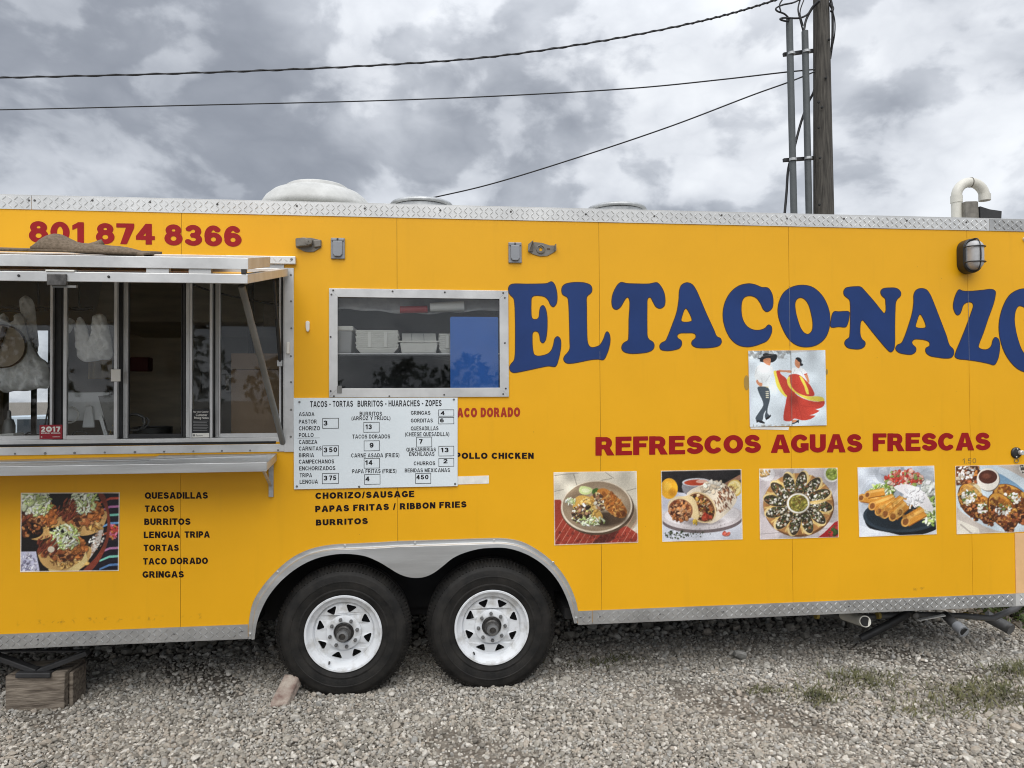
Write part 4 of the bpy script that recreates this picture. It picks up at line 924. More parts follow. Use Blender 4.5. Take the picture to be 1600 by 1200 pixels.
box('shelf_edge', M_alu2, WF, W_x0+0.002, 0.0355, xz(640, 553.6, 0.0355)[1], W_x1-0.002, 0.0365, xz(640, 551.8, 0.0355)[1])
# wall fixtures ---------------------------------------------------------------
def outlet(px0, py0, px1, py1):
    x0, z1 = xz(px0, py0); x1, z0 = xz(px1, py1); w, h = x1-x0, z1-z0
    o = box('outlet_cover', M_greyb, TR, x0, -0.012, z0, x1, -0.0005, z1, 0.003)
    MB().prism([(x0+w*.16, z1-h*.16), (x0+w*.84, z1-h*.16), (x0+w*.84, z0+h*.22), (x0+w*.72, z0+h*.11), (x0+w*.28, z0+h*.11), (x0+w*.16, z0+h*.22)], -0.024, -0.0125).build('flap', M_greyb, o, bevel=0.003)
    MB().box(x0+w*.05, -0.020, z1-h*.15, x0+w*.42, -0.0125, z1-h*.03).box(x0+w*.58, -0.020, z1-h*.15, x0+w*.95, -0.0125, z1-h*.03).build('hinge', M_greyb, o, bevel=0.002)
    MB().box(x0+w*.3, -0.0275, z0+h*.12, x0+w*.7, -0.0245, z0+h*.17).build('lip', M_greyb, o)
    MB().box(x0+w*.46, -0.0135, z1-h*.13, x0+w*.54, -0.0122, z1-h*.02).build('slot', M_gasket, o)
outlet(517.3, 372, 539, 405); outlet(794.2, 379, 814.8, 411.3)
# empty lamp brackets
x0, z1 = xz(463, 371.5); x1, z0 = xz(502.5, 394.5); w, h = x1-x0, z1-z0
lb = MB().prism([(x0, z1-h*.12), (x0+w*.4, z1), (x0+w*.6, z1), (x1, z1-h*.15), (x1, z0+h*.35), (x0+w*.7, z0+h*.03), (x0+w*.5, z0), (x0+w*.3, z0+h*.05), (x0, z0+h*.30)], -0.007, -0.0005).build('lamp_bracket', M_taupe, TR, bevel=0.002)
MB().prism([(x0+w*.01, z1-h*.14), (x0+w*.35, z1-h*.06), (x0+w*.66, z1-h*.15), (x0+w*.66, z1-h*.52), (x0+w*.5, z1-h*.64), (x0+w*.02, z1-h*.72)], -0.040, -0.0075).build('bent_tab', M_taupe, lb, bevel=0.005)
MB().lathe([(0.0185, -0.0405), (0.018, -0.049), (0.004, -0.050), (0.0035, -0.046), (0.0005, -0.046)], (x0+w*.54, 0, z1-h*.36), n=24).build('boss', M_taupe, lb, smooth=True)
MB().prism([(x0+w*.70, z1-h*.2), (x1-w*.01, z1-h*.16), (x1-w*.01, z0+h*.38), (x0+w*.72, z0+h*.30)], -0.022, -0.0075).build('bent_tab', M_taupe, lb, bevel=0.004)
x0, z1 = xz(825, 377.5); x1, z0 = xz(867.6, 401); w, h = x1-x0, z1-z0
hole = [(x0+w*.46+0.0115*math.cos(t*math.pi/8), z1-h*.52+0.0115*math.sin(t*math.pi/8)) for t in range(16)]
shp = [(x0, z1-h*.30), (x0+w*.22, z1-h*.04), (x0+w*.5, z1-h*.08), (x0+w*.8, z1-h*.25), (x1, z1-h*.24), (x1, z0+h*.35), (x0+w*.7, z0+h*.04), (x0+w*.45, z0), (x0+w*.2, z0+h*.12), (x0, z0+h*.30)]
v, t = fill([shp[::-1], hole])
lb2 = MB().add([(a, -0.006, b) for a, b in v], t).build('lamp_bracket', M_taupe, TR); so = lb2.modifiers.new('thick', 'SOLIDIFY'); so.thickness = 0.005
MB().lathe([(0.028, -0.0065), (0.027, -0.011), (0.022, -0.012), (0.021, -0.0075)], (x0+w*.46, 0, z1-h*.52), n=28, closed=True).build('ring', M_taupe, lb2, smooth=True)
MB().hexa([(x0-0.003, -0.030, z0+h*.36), (x0+0.001, -0.034, z0+h*.28), (x0+w*.18, -0.007, z0+h*.30), (x0+w*.17, -0.007, z0+h*.30), (x0-0.003, -0.030, z1-h*.25), (x0+w*.15, -0.040, z1+h*.0), (x0+w*.2, -0.007, z1-h*.1), (x0+w*.19, -0.007, z1-h*.1)]).build('bent_tab', M_taupe, lb2)
MB().box(x1-0.004, -0.034, z0+h*.34, x1+0.001, -0.0062, z1-h*.2).build('bent_tab', M_taupe, lb2); MB().box(x0+w*.69, -0.0075, z1-h*.54, x0+w*.80, -0.0062, z1-h*.44).build('slot', M_brown, lb2)
MB().prism([xz(478, 503), xz(481, 501.5), xz(484.2, 503), xz(484, 515), xz(482.5, 518.5), xz(479.5, 518), xz(478, 512)], -0.014, -0.0005).build('awning_hook', M_paper, TR, bevel=0.003)
# bulkhead lamp
def stadium(cx, cz_, rw, rh, n=12):
    out = []
    for i in range(n+1): a = math.pi*i/n; out.append((cx+rw*math.cos(a), cz_+(rh-rw)+rw*math.sin(a)))
    for i in range(n+1): a = math.pi+math.pi*i/n; out.append((cx+rw*math.cos(a), cz_-(rh-rw)+rw*math.sin(a)))
    return out
lx0, lz1 = xz(1494, 375.5); lx1, lz0 = xz(1523.5, 429); lcx, lcz = (lx0+lx1)/2, (lz0+lz1)/2; lrw, lrh = (lx1-lx0)/2, (lz1-lz0)/2
lamp = MB().prism(stadium(lcx, lcz, lrw, lrh), -0.060, -0.0006).build('bulkhead_lamp', M_blkp, TR, smooth=30, bevel=0.006)
ln = MB(); rings = [(0.92, -0.0605), (0.90, -0.085), (0.80, -0.105), (0.62, -0.118), (0.3, -0.124)]; n = 26
for q, y in rings: ln.v += [(x, y, z) for x, z in stadium(lcx, lcz, (lrw-0.011)*q, lrh-0.012-(lrw-0.011)*(1-q))]
ln.f = [(r*n+i, r*n+(i+1) % n, (r+1)*n+(i+1) % n, (r+1)*n+i) for r in range(4) for i in range(n)]+[tuple(4*n+i for i in range(n))]
ln.build('lens', M_lens, lamp, smooth='all')
gd = MB(); q = stadium(lcx, lcz, lrw-0.006, lrh-0.006); gd.tube([(x, -0.064, z) for x, z in q]+[(q[0][0], -0.064, q[0][1])], 0.005, 8)
def hoop(c, z): return [(lcx+(lrw-0.004)*math.cos(a), -0.062-0.068*math.sin(a)**0.6, z) for a in [math.pi*i/14 for i in range(15)]]
for z in (lcz+lrh*.46, lcz-lrh*.42): gd.tube(hoop(lcx, z), 0.0038, 8)
gd.tube([(lcx, -0.062-0.068*math.sin(a)**0.5, lcz+(lrh-0.004)*math.cos(a)) for a in [math.pi*i/18 for i in range(19)]], 0.0038, 8)
gd.build('guard', M_blkp, lamp, smooth=True)
# round lock at the right
c = at(1587, 707.5); rl = MB().lathe([(0.036, -0.0005), (0.036, -0.008), (0.030, -0.014), (0.004, -0.016), (0.0005, -0.016)], (c[0], 0, c[2]), n=32).build('cam_lock', M_blkp, TR, smooth=True)
MB().lathe([(0.016, -0.012), (0.016, -0.034), (0.012, -0.038), (0.005, -0.038), (0.004, -0.034), (0.0005, -0.034)], (c[0]+0.018, 0, c[2]+0.002), n=20).build('key_barrel', M_tread, rl, smooth=True)
MB().tube([(c[0]+0.014*math.cos(a), -0.006, c[2]-0.050+0.014*math.sin(a)) for a in [i*math.pi/9 for i in range(19)]], 0.002, 6).build('key_ring', M_taupe, rl)
for dx, dz in ((0, 0.026), (-0.008, -0.025)): MB().lathe([(0.005, -0.012), (0.0045, -0.017), (0.0005, -0.018)], (c[0]+dx, 0, c[2]+dz), n=10).build('rivet', M_tread, rl)
x, z = xz(1601, 374); MB().lathe([(0.016, -0.0005), (0.014, -0.012), (0.0005, -0.016)], (x, 0, z), n=16).build('rivet', M_tread, TR, smooth=True)
# roof fittings --------------------------------------------------------------
Yv = 0.55
cl_, cr_ = at(411, 312, Yv), at(579, 319, Yv); vr = (cr_[0]-cl_[0])/2; vx = (cl_[0]+cr_[0])/2; vz = at(495, 317, Yv-0.3)[2]
RV = MB().lathe([(vr*0.55, 0.0), (vr*0.55, vz-ZT-0.02), (vr*0.5, vz-ZT+0.005)], (vx, Yv, ZT), 'z', 40); 
RV = RV.build('roof_vent', M_gasket, TR, smooth=True)
topz = at(494, 291.5, Yv)[2]; hh = topz-vz; vr *= 1.05
MB().lathe([(vr*0.80, -0.006), (vr*0.97, -0.004), (vr, 0.006), (vr*0.985, hh*0.16), (vr*0.90, hh*0.42), (vr*0.78, hh*0.62), (vr*0.62, hh*0.73), (vr*0.565, hh*0.76), (vr*0.56, hh*0.85), (vr*0.52, hh*0.90), (vr*0.40, hh*0.95), (vr*0.22, hh*0.985), (0.004, hh)], (vx, Yv, vz+0.012), 'z', 56).build('vent_dome', M_vent, RV, smooth='all')
for (pa, pb_, pt_, yv) in ((609, 708, 314.5, 0.42), (917, 1008, 321.5, 0.42)):
    a, b = at(pa, pt_+6, yv), at(pb_, pt_+6, yv); r = (b[0]-a[0])/2; xx = (a[0]+b[0])/2; tz = at((pa+pb_)/2, pt_, yv)[2]
    o = MB().lathe([(r*.93, 0), (r*.93, tz-ZT-0.05)], (xx, yv, ZT), 'z', 40).build('roof_vent', M_galv, TR, smooth=True)
    MB().lathe([(r, 0.0), (r*1.01, 0.010), (r*.97, 0.022), (r*.7, 0.035), (r*.3, 0.042), (0.004, 0.044)], (xx, yv, tz-0.044), 'z', 48).build('vent_lid', M_galv, o, smooth='all')
yp = 0.35
p0 = at(1495, 345, yp); ptop = at(1495, 307, yp); pe = at(1539, 304, yp); rr_ = 0.034; rad = (pe[0]-ptop[0])/2; pz = ptop[2]
pp = [(p0[0], yp, ZT-0.02), (p0[0], yp, pz)]+[(p0[0]+rad-rad*math.cos(a), yp, pz+rad*0.95*math.sin(a)) for a in [math.pi*i/14 for i in range(1, 15)]]+[(p0[0]+2*rad, yp, pz-0.02)]
PV = MB().tube(pp, rr_, 18).build('vent_pipe', M_pvc, TR, smooth=True)
MB().tube([(p0[0], yp, pz-0.045), (p0[0], yp, pz+0.004)], rr_+0.004, 18).build('pipe_collar', M_pvc, PV, smooth=True); MB().tube([(p0[0]+2*rad, yp, pz-0.024), (p0[0]+2*rad, yp, pz+0.02)], rr_+0.004, 18).build('pipe_collar', M_pvc, PV, smooth=True); MB().tube([(p0[0]+rad-0.003, yp, pz+rad*.95), (p0[0]+rad+0.004, yp, pz+rad*.95)], rr_+0.002, 18).build('pipe_collar', M_taupe, PV, smooth=True)
a = at(1501, 340, 0.33); b = at(1520, 318, 0.33)
RB = MB().prism([(a[0], ZT), (b[0]+0.01, ZT), (b[0], b[2]), (b[0]-0.015, b[2]+0.004), (a[0], b[2])], 0.28, 0.40).build('roof_box', M_taupe, TR, bevel=0.006)
c = at(1555, 333, 0.33); MB().prism([(b[0]+0.011, ZT), (c[0]-0.01, ZT), (c[0], c[2]), (b[0]+0.08, c[2]+0.01), (b[0]+0.006, c[2]+0.03)], 0.27, 0.42).build('roof_lid', M_dark, RB, bevel=0.003)
# stabiliser jack, bottom left
yj = 0.10
def P3(px, py, y): p = at(px, py, y); return (p[0], y, p[2])
sj = MB().bar(P3(-40, 1012, yj), P3(58, 1048, yj), 0.05, 0.028).build('stabiliser_jack', M_dark, TR, bevel=0.004)
MB().bar(P3(138, 1019, yj+0.004), P3(62, 1048, yj+0.004), 0.05, 0.028).build('jack_arm', M_dark, sj, bevel=0.004)
MB().bar(P3(-40, 1017, yj+0.03), P3(140, 1017, yj+0.03), 0.02, 0.010).build('jack_screw', M_dark, sj)
MB().bar(P3(32, 1050, yj), P3(86, 1050, yj), 0.11, 0.03).build('jack_foot', M_dark, sj, bevel=0.006)
# plumbing under the right end
def tubepx(name, pts, r, m_, par, n=12): return MB().tube([P3(*p) for p in pts], r, n).build(name, m_, par, smooth=True)
dp = tubepx('drain_pipe', [(1318, 960, 0.25), (1345, 969, 0.10), (1352, 971, 0.03)], 0.036, M_pvc, TR, 18)
tubepx('pipe_mouth', [(1349, 970.2, 0.05), (1352.6, 971.2, 0.026)], 0.030, M_gasket, dp, 18)
ob = tubepx('drain_pipe', [(1478, 962, 0.20), (1488, 972, 0.06), (1505, 986, -0.04)], 0.030, M_hose, TR, 18)
tubepx('pipe_mouth', [(1495, 978, 0.02), (1506.2, 987, -0.046)], 0.034, M_greyb, ob, 18)
tubepx('pipe_bore', [(1504, 985.2, -0.034), (1507, 987.6, -0.0475)], 0.026, M_gasket, ob, 18)
hs = tubepx('hose', [(1240, 950, 0.40), (1330, 966, 0.30), (1420, 960, 0.26), (1500, 962, 0.24), (1550, 966, 0.22), (1585, 952, 0.22), (1600, 940, 0.25)], 0.020, M_hose, TR)
for p in ((1276, 962), (1325, 965), (1372, 962), (1510, 963), (1535, 965)): tubepx('hose_clip', [(p[0]-2, p[1]-1, 0.26), (p[0]+2, p[1]-1, 0.26)], 0.026, M_yelc, hs)
tubepx('support_leg', [(1425, 955, 0.20), (1390, 975, 0.25), (1345, 998, 0.30)], 0.026, M_dark, TR)
tubepx('sewer_hose', [(1540, 962, 0.45), (1570, 978, 0.40), (1580, 984, 0.36)], 0.040, M_hose, TR)
MB().bar(P3(1438, 968, 0.06), P3(1476, 961, 0.02), 0.03, 0.006).build('valve_handle', M_alu, TR)
vb = MB().lathe([(0.02, -0.02), (0.025, 0), (0.02, 0.02)], P3(1428, 961, 0.10), n=14).build('valve_body', M_hub, TR)
# ------------------------------------------------------------------ lettering on the side
A1 = (790, 430, 1600/270); A2 = (1020, 430, 1600/310); A3 = (1300, 430, 1600/300)
LET = [
 (A1, [[(65,84),(200,84),(330,82),(385,78),(425,62),(450,85),(468,140),(475,200),(468,260),(442,290),(420,275),(398,230),(365,198),(310,186),(265,188),(240,205),(234,260),(234,340),(238,385),(252,408),(290,410),(310,390),(318,330),(328,295),(345,282),(365,305),(380,370),(383,460),(378,540),(366,600),(345,625),(325,605),(318,560),(303,525),(275,515),(250,530),(244,600),(250,690),(262,735),(290,750),(350,745),(400,725),(430,690),(447,640),(458,590),(480,570),(503,590),(510,640),(500,720),(485,785),(460,842),(400,838),(330,850),(200,878),(120,894),(75,899),(48,885),(40,850),(52,825),(80,790),(90,740),(93,600),(92,400),(85,250),(75,210),(45,180),(30,150),(30,115),(42,95)]]),
 (A1, [[(560,82),(620,70),(680,68),(740,75),(785,95),(798,130),(790,160),(760,185),(748,205),(748,300),(750,500),(757,620),(775,660),(800,672),(840,665),(870,652),(895,620),(918,570),(925,545),(940,525),(958,545),(966,600),(955,670),(935,730),(905,780),(860,775),(790,780),(680,802),(600,814),(560,808),(540,780),(548,752),(580,715),(597,680),(597,600),(592,400),(585,250),(575,205),(530,175),(522,140),(530,105)]]),
 (A1, [[(1070,68),(1120,78),(1220,82),(1330,82),(1380,72),(1405,72),(1440,110),(1467,170),(1475,240),(1465,285),(1430,305),(1395,290),(1370,250),(1345,205),(1328,203),(1312,220),(1308,300),(1308,500),(1312,570),(1330,600),(1362,620),(1374,650),(1362,685),(1320,708),(1240,720),(1160,722),(1105,710),(1080,685),(1080,655),(1098,628),(1135,605),(1142,570),(1145,400),(1152,300),(1150,230),(1135,203),(1115,208),(1085,255),(1060,295),(1025,315),(998,300),(986,255),(992,190),(1015,130),(1045,85)]]),
 (A2, [[(275,62),(315,75),(345,115),(375,180),(430,310),(490,440),(515,495),(545,512),(552,540),(535,565),(480,580),(400,584),(345,578),(318,558),(318,535),(345,510),(350,485),(335,467),(270,463),(215,467),(195,485),(200,508),(228,530),(230,560),(215,585),(165,602),(100,606),(65,595),(58,570),(72,548),(105,530),(125,490),(160,400),(195,300),(212,200),(218,120),(235,80)], [(267,265),(290,290),(318,365),(305,376),(240,378),(227,365),(240,310),(252,278)]]),
 (A2, [[(775,70),(830,80),(880,100),(925,103),(950,130),(968,190),(962,260),(940,285),(918,292),(895,275),(870,225),(835,180),(785,163),(740,175),(718,210),(712,290),(725,360),(760,415),(810,442),(860,445),(905,430),(935,402),(955,415),(958,450),(940,500),(915,530),(870,550),(810,570),(750,575),(690,560),(630,510),(585,420),(568,320),(585,220),(630,140),(695,88)]]),
 (A2, [[(1215,82),(1290,100),(1360,160),(1405,240),(1427,330),(1420,430),(1385,510),(1320,560),(1240,577),(1170,565),(1105,520),(1050,430),(1012,310),(1020,220),(1060,140),(1130,95)], [(1195,178),(1230,195),(1260,240),(1280,310),(1293,390),(1285,450),(1255,478),(1225,470),(1195,435),(1170,370),(1150,290),(1147,220),(1165,188)]]),
 (A2, [[(1465,295),(1500,296),(1560,293),(1582,298),(1583,325),(1570,390),(1555,415),(1500,413),(1445,418),(1434,405),(1440,365),(1450,315)]]),
 (A3, [[(140,102),(190,97),(240,100),(275,135),(350,220),(410,295),(435,320),(450,300),(450,230),(445,195),(415,165),(408,135),(425,115),(480,107),(540,112),(570,140),(570,170),(545,195),(530,225),(525,300),(522,450),(522,560),(512,620),(490,638),(460,615),(400,545),(330,460),(280,395),(255,372),(240,385),(233,430),(235,500),(250,535),(275,560),(270,590),(240,610),(180,612),(130,600),(108,570),(115,545),(145,520),(152,480),(155,350),(155,250),(148,205),(105,165),(100,135),(115,110)]]),
 (A3, [[(742,112),(785,122),(815,160),(850,240),(900,370),(950,500),(978,585),(1010,620),(1013,655),(995,683),(950,690),(880,682),(815,668),(785,640),(785,610),(815,590),(815,560),(790,542),(720,530),(685,533),(665,555),(672,580),(697,605),(695,635),(665,657),(610,655),(555,640),(533,612),(545,585),(580,567),(605,520),(640,420),(670,320),(683,230),(685,160),(705,125)], [(735,323),(755,345),(785,430),(770,442),(705,438),(695,425),(708,375),(722,335)]]),
 (A3, [[(1060,122),(1090,133),(1160,135),(1250,127),(1335,120),(1360,135),(1358,180),(1340,250),(1300,360),(1260,480),(1225,570),(1220,600),(1245,618),(1295,620),(1330,590),(1342,545),(1360,520),(1385,532),(1397,580),(1392,650),(1378,705),(1352,745),(1310,735),(1230,718),(1130,703),(1045,692),(1027,675),(1035,640),(1080,530),(1120,430),(1160,320),(1180,250),(1165,225),(1130,223),(1095,245),(1078,290),(1065,320),(1045,330),(1025,305),(1013,260),(1022,200),(1040,150)]]),
 (A3, [[(1620,115),(1550,125),(1480,170),(1425,270),(1395,400),(1400,510),(1435,630),(1490,720),(1560,785),(1640,810),(1720,800),(1790,740),(1830,640),(1845,520),(1830,380),(1790,240),(1720,150)], [(1560,253),(1535,280),(1520,350),(1525,430),(1550,540),(1590,640),(1640,690),(1680,690),(1705,650),(1715,560),(1700,450),(1665,340),(1610,270)]])]
SN = bpy.data.objects.new('shop_name', None); COL.objects.link(SN); SN.empty_display_size = 0.1; SN.parent = TR; SN.matrix_parent_inverse = Matrix.Translation(-Vector(TR.location))
M_edge = mat('dark_vinyl_edge', (0.045, 0.022, 0.02), 0.5, var=0.1)
for (zx, zy, s), cs in LET:
    px = [[(zx+p[0]/s, zy+p[1]/s) for p in spline(c, 4)] for c in cs]
    w_ = [[xz(x, y, -0.0022) for x, y in c] for c in px]
    v, t = fill(w_); MB().add([(a, -0.0022, b) for a, b in v], t).build('letter', M_blue, SN, fix=False)
    # thin dark border of the cut vinyl
    ed = MB()
    for c in w_:
        n = len(c); k0 = len(ed.v)
        ar = sum(c[i][0]*c[(i+1) % n][1]-c[(i+1) % n][0]*c[i][1] for i in range(n)); sg = 1 if (ar > 0) == (c is w_[0]) else -1
        for i in range(n):
            dx, dz = c[(i+1) % n][0]-c[i-1][0], c[(i+1) % n][1]-c[i-1][1]; l = math.hypot(dx, dz)+1e-9; nx_, nz_ = dz/l*sg, -dx/l*sg
            ed.v += [(c[i][0]-nx_*0.0008, -0.0016, c[i][1]-nz_*0.0008), (c[i][0]+nx_*0.0042, -0.0016, c[i][1]+nz_*0.0042)]
        ed.f += [(k0+2*i, k0+2*((i+1) % n), k0+2*((i+1) % n)+1, k0+2*i+1) for i in range(n)]
    ed.build('letter_edge', M_edge, SN, fix=False)
M_crease = mat('worn_vinyl_crease', (0.16, 0.17, 0.20), 0.6, var=0.3, vscale=40)
for k, ya, yb_ in ((2, 549, 561), (3, 447, 540), (4, 454, 563)):
    zz0, zz1 = at(800, yb_, 0)[2], at(800, ya, 0)[2]; px_ = {2: 937, 3: 1234, 4: 1513}[k]; zz0, zz1 = xz(px_, yb_)[1], xz(px_, ya)[1]
    box('vinyl_crease', M_crease, SN, k*PW-0.0011, -0.0028, zz0, k*PW+0.0011, -0.0024, zz1)
text('801', 45, 378.6, 132, 380.3, 33.5, 33, 0.225, 0.07, M_red, TR, name='phone_number')
text('874', 149.8, 380.8, 242, 382.3, 32.5, 32.5, 0.225, 0.06, M_red, TR, name='phone_number')
text('8366', 256.8, 383.0, 377.6, 385.8, 32.8, 32.5, 0.225, 0.06, M_red, TR, name='phone_number')
text('REFRESCOS', 930.4, 712, 1189, 707.5, 29.2, 28.4, 0.255, 0.045, M_red, TR)
text('AGUAS', 1204.3, 707.6, 1347.5, 706.6, 28.6, 28.5, 0.255, 0.04, M_red, TR)
text('FRESCAS', 1363.7, 705.2, 1547.8, 703.4, 28.0, 27.6, 0.255, 0.04, M_red, TR)
for s, x0, y0, x1, y1, h in (('QUESADILLAS', 226.2, 779.4, 324.8, 779.1, 10.2), ('TACOS', 226.2, 799.8, 272.2, 799.6, 10), ('BURRITOS', 225.4, 820.3, 297.6, 820, 10.2), ('LENGUA', 224.6, 840.8, 281.4, 840.3, 10.2), ('TRIPA', 288.3, 840.2, 327.8, 840, 10), ('TORTAS', 224.3, 861, 279.4, 860.8, 10), ('TACO', 223.5, 882.2, 260.5, 882, 10.2), ('DORADO', 266.5, 881.6, 324.8, 881.2, 10.2), ('GRINGAS', 222.6, 902.7, 287.2, 902.4, 10.2)):
    text(s, x0, y0, x1, y1, h, None, 0.24, 0.10, M_blk, TR, name='menu_lettering')
for s, x0, y0, x1, y1, h, h2 in (('CHORIZO/SAUSAGE', 492.8, 779.7, 647.4, 776.6, 9.9, 9.9), ('PAPAS FRITAS / RIBBON FRIES', 492.6, 800.3, 728.9, 792.7, 9.9, 9.7), ('BURRITOS', 493.6, 821.2, 574.8, 818.6, 9.4, 9.4), ('POLLO CHICKEN', 711.6, 716.8, 833.9, 716.8, 9.6, 9.5)):
    text(s, x0, y0, x1, y1, h, h2, 0.25, 0.13, M_blk, TR, name='menu_lettering')
text('TACO DORADO', 704.5, 652.2, 812.7, 651.2, 14.8, 14.8, 0.26, 0.11, M_red2, TR, name='menu_lettering')
text('1.50', 1504, 724.3, 1525.3, 723.6, 8, 8, 0.13, 0.22, M_graph, TR, name='pencil_price')
sheet([(715, 744.5), (763.8, 743), (764, 755.5), (715, 757)], 0, -0.0022, 'tape_strip', M_tape, TR)
# ================================================================== MENU BOARD
def thing(name, loc, label, cat, group=None): return empty(name, tuple(map(float, loc)), label, cat, group)
MBp = [(458.7, 621.8), (715, 621.3), (715, 759.6), (459.2, 764.6)]
mc = at(587, 764, 0)
MN = thing('menu_board', (mc[0], -0.006, mc[2]), 'white menu board of tacos and tortas with handwritten prices, below the small window', 'menu board')
sheet(MBp, 0.0, -0.0050, 'board', M_board, MN, 0.001) if False else MB().prism([xz(px, py, -0.011) for px, py in MBp], -0.011, -0.0030).build('board', M_board, MN, bevel=0.001)
ZM = (440, 500, 4.0); YB = -0.0118
for s, x0, x1, b0, b1, t0, w in (('TACOS - TORTAS', 178, 446, 545, 542, 507, 0.19), ('BURRITOS - HUARACHES - ZOPES', 475, 1000, 542, 538, 504, 0.19),
    ('ASADA', 108, 205, 600, 600, 576, .175), ('PASTOR', 108, 220, 648, 647, 623, .175), ('CHORIZO', 108, 240, 690, 689, 664, .175), ('POLLO', 108, 200, 732, 731, 707, .175), ('CABEZA', 108, 223, 775, 774, 750, .175), ('CARNITAS', 108, 250, 816, 815, 791, .175), ('BIRRIA', 108, 203, 858, 857, 833, .175), ('CAMPECHANOS', 108, 328, 898, 896, 873, .175), ('ENCHORIZADOS', 110, 336, 940, 938, 915, .175), ('TRIPA', 113, 190, 983, 982, 958, .175), ('LENGUA', 113, 227, 1024, 1022, 999, .175),
    ('BURRITOS', 488, 628, 598, 598, 573, .175), ('(ARROZ Y FRIJOL)', 437, 680, 626, 625, 602, .175), ('TACOS DORADOS', 442, 678, 741, 740, 716, .175), ('CARNE ASADA (FRIES)', 435, 736, 859, 857, 834, .175), ('PAPA FRITAS (FRIES)', 442, 718, 958, 955, 933, .175),
    ('GRINGAS', 808, 930, 592, 592, 568, .175), ('GORDITAS', 808, 945, 640, 640, 616, .175), ('QUESADILLAS', 808, 980, 690, 689, 665, .175), ('(CHEESE QUESADILLA)', 772, 1048, 727, 725, 702, .175), ('QUESABIRRIAS', 780, 964, 822, 821, 798, .175), ('ENCHILADAS', 797, 955, 850, 849, 826, .175), ('CHURROS', 826, 960, 908, 907, 884, .175), ('BEBIDAS MEXICANAS', 770, 1052, 952, 950, 928, .175)):
    text(s, x0, b0, x1, b1, b0-t0, None, w, 0.13, M_ink, MN, YB, 'menu_lettering', ZM)
for i, (x0, y0, x1, y1, nums) in enumerate(((255, 613, 357, 678, [('3', 262, 287, 660, 31)]), (255, 785, 357, 850, [('3', 263, 286, 828, 31), ('50', 296, 347, 826, 30)]), (253, 958, 357, 1023, [('3', 263, 286, 1003, 30), ('75', 296, 342, 1001, 29)]), (512, 638, 612, 702, [('13', 524, 564, 683, 30)]), (514, 754, 613, 818, [('9', 550, 575, 798, 30)]), (514, 864, 614, 926, [('14', 522, 568, 906, 29)]), (517, 964, 617, 1027, [('4', 524, 549, 1008, 29)]),
    (980, 560, 1078, 602, [('4', 994, 1019, 594, 24)]), (980, 608, 1078, 650, [('6', 990, 1014, 640, 25)]), (842, 731, 940, 794, [('7', 859, 881, 773, 28)]), (981, 788, 1078, 850, [('13', 994, 1044, 827, 28)]), (981, 864, 1078, 915, [('2', 1011, 1037, 896, 27)]), (836, 958, 934, 1022, [('450', 842, 918, 996, 28)]))):
    q = [(440+x/4, 500+y/4) for x, y in ((x0, y0), (x1, y0), (x1, y1), (x0, y1))]; (xa_, zb_), (xb_, za_) = xz(*q[0], YB), xz(*q[2], YB); l = 0.0028
    fb = MB(); 
    for r in ((xa_, za_, xb_, za_+l), (xa_, zb_-l, xb_, zb_), (xa_, za_+l, xa_+l, zb_-l), (xb_-l, za_+l, xb_, zb_-l)): fb.box(r[0], YB, r[1], r[2], YB+0.0004, r[3])
    bxp = fb.build('price_box', M_ink, MN)
    for s, a, b, base, h in nums: text(s, a, base, b, base-1, h, None, 0.205, 0.16, M_ink, bxp, YB-0.0002, 'price', ZM)
x0, z0 = xz(465, 684.6, YB); x1, _ = xz(499.7, 684.6, YB); box('ruled_line', M_ink, MN, x0, YB, z0-0.0008, x1, YB+0.0004, z0+0.0008)
for px, py in ((468.5, 628), (709, 624), (711, 755.5), (561.5, 760), (464.5, 759.5)): screw(MN, *xz(px, py), -0.0125, 0.0065, M_nut)
# ================================================================== WALL PICTURES
def poster(name, corners, pic, label, cat='poster', thick=0.0022, group='food pictures on the trailer side'):
    b = at((corners[2][0]+corners[3][0])/2, corners[2][1], 0)
    r = thing(name, (b[0], -0.001, b[2]), label, cat, group)
    MB().prism([xz(px, py, -thick) for px, py in corners], -thick, -0.0006).build('backing', M_paper, r)
    print_sheet(pic, corners, -thick-0.0006, 'print', M_print, r); return r
WHT = (236, 226, 208)
LET_ = [(226, 236, 196), (200, 214, 150), (240, 244, 226), (176, 196, 110)]; MEAT = [(120, 62, 34), (88, 44, 26), (160, 92, 50), (66, 34, 22), (190, 128, 76)]; TORT = [(214, 170, 96), (196, 146, 74), (228, 190, 124)]
# 1 tacos on a clay plate
p = Pic(150, 122, (24, 20, 20))
p.poly([(0.0, 0.74), (0.16, 0.74), (0.2, 1), (0, 1)], (190, 190, 210)); p.blobs(120, 0.07, 0.9, 0.1, 0.14, .006, .02, [(230, 230, 240), (120, 116, 140), (200, 198, 214)])
p.poly([(0.76, 0), (1, 0), (1, 1), (0.62, 1), (0.82, .72), (0.87, .42), (.84, .15)], (26, 22, 34))
for i, c in enumerate([(196, 80, 60), (190, 120, 170), (120, 200, 180), (110, 160, 210), (180, 90, 60), (40, 30, 40), (190, 130, 170), (120, 190, 170), (90, 130, 180)]):
    v_ = 0.06+0.105*i; p.poly([(0.80, v_+0.06), (0.9, v_+0.005), (1, v_), (1, v_+.028), (0.9, v_+.035), (.80, v_+.085)], c)
p.blobs(40, 0.93, .5, .06, .09, .008, .03, [(200, 70, 60), (220, 120, 150), (230, 150, 70)]); 
p.poly([(0.78, 0.02), (0.85, .2), (.875, .42), (.85, .62), (.76, .82), (.63, 1), (.70, 1), (.80, .86), (.875, .66), (.905, .42), (.88, .18), (.83, .02)], (128, 58, 42), smooth=4)
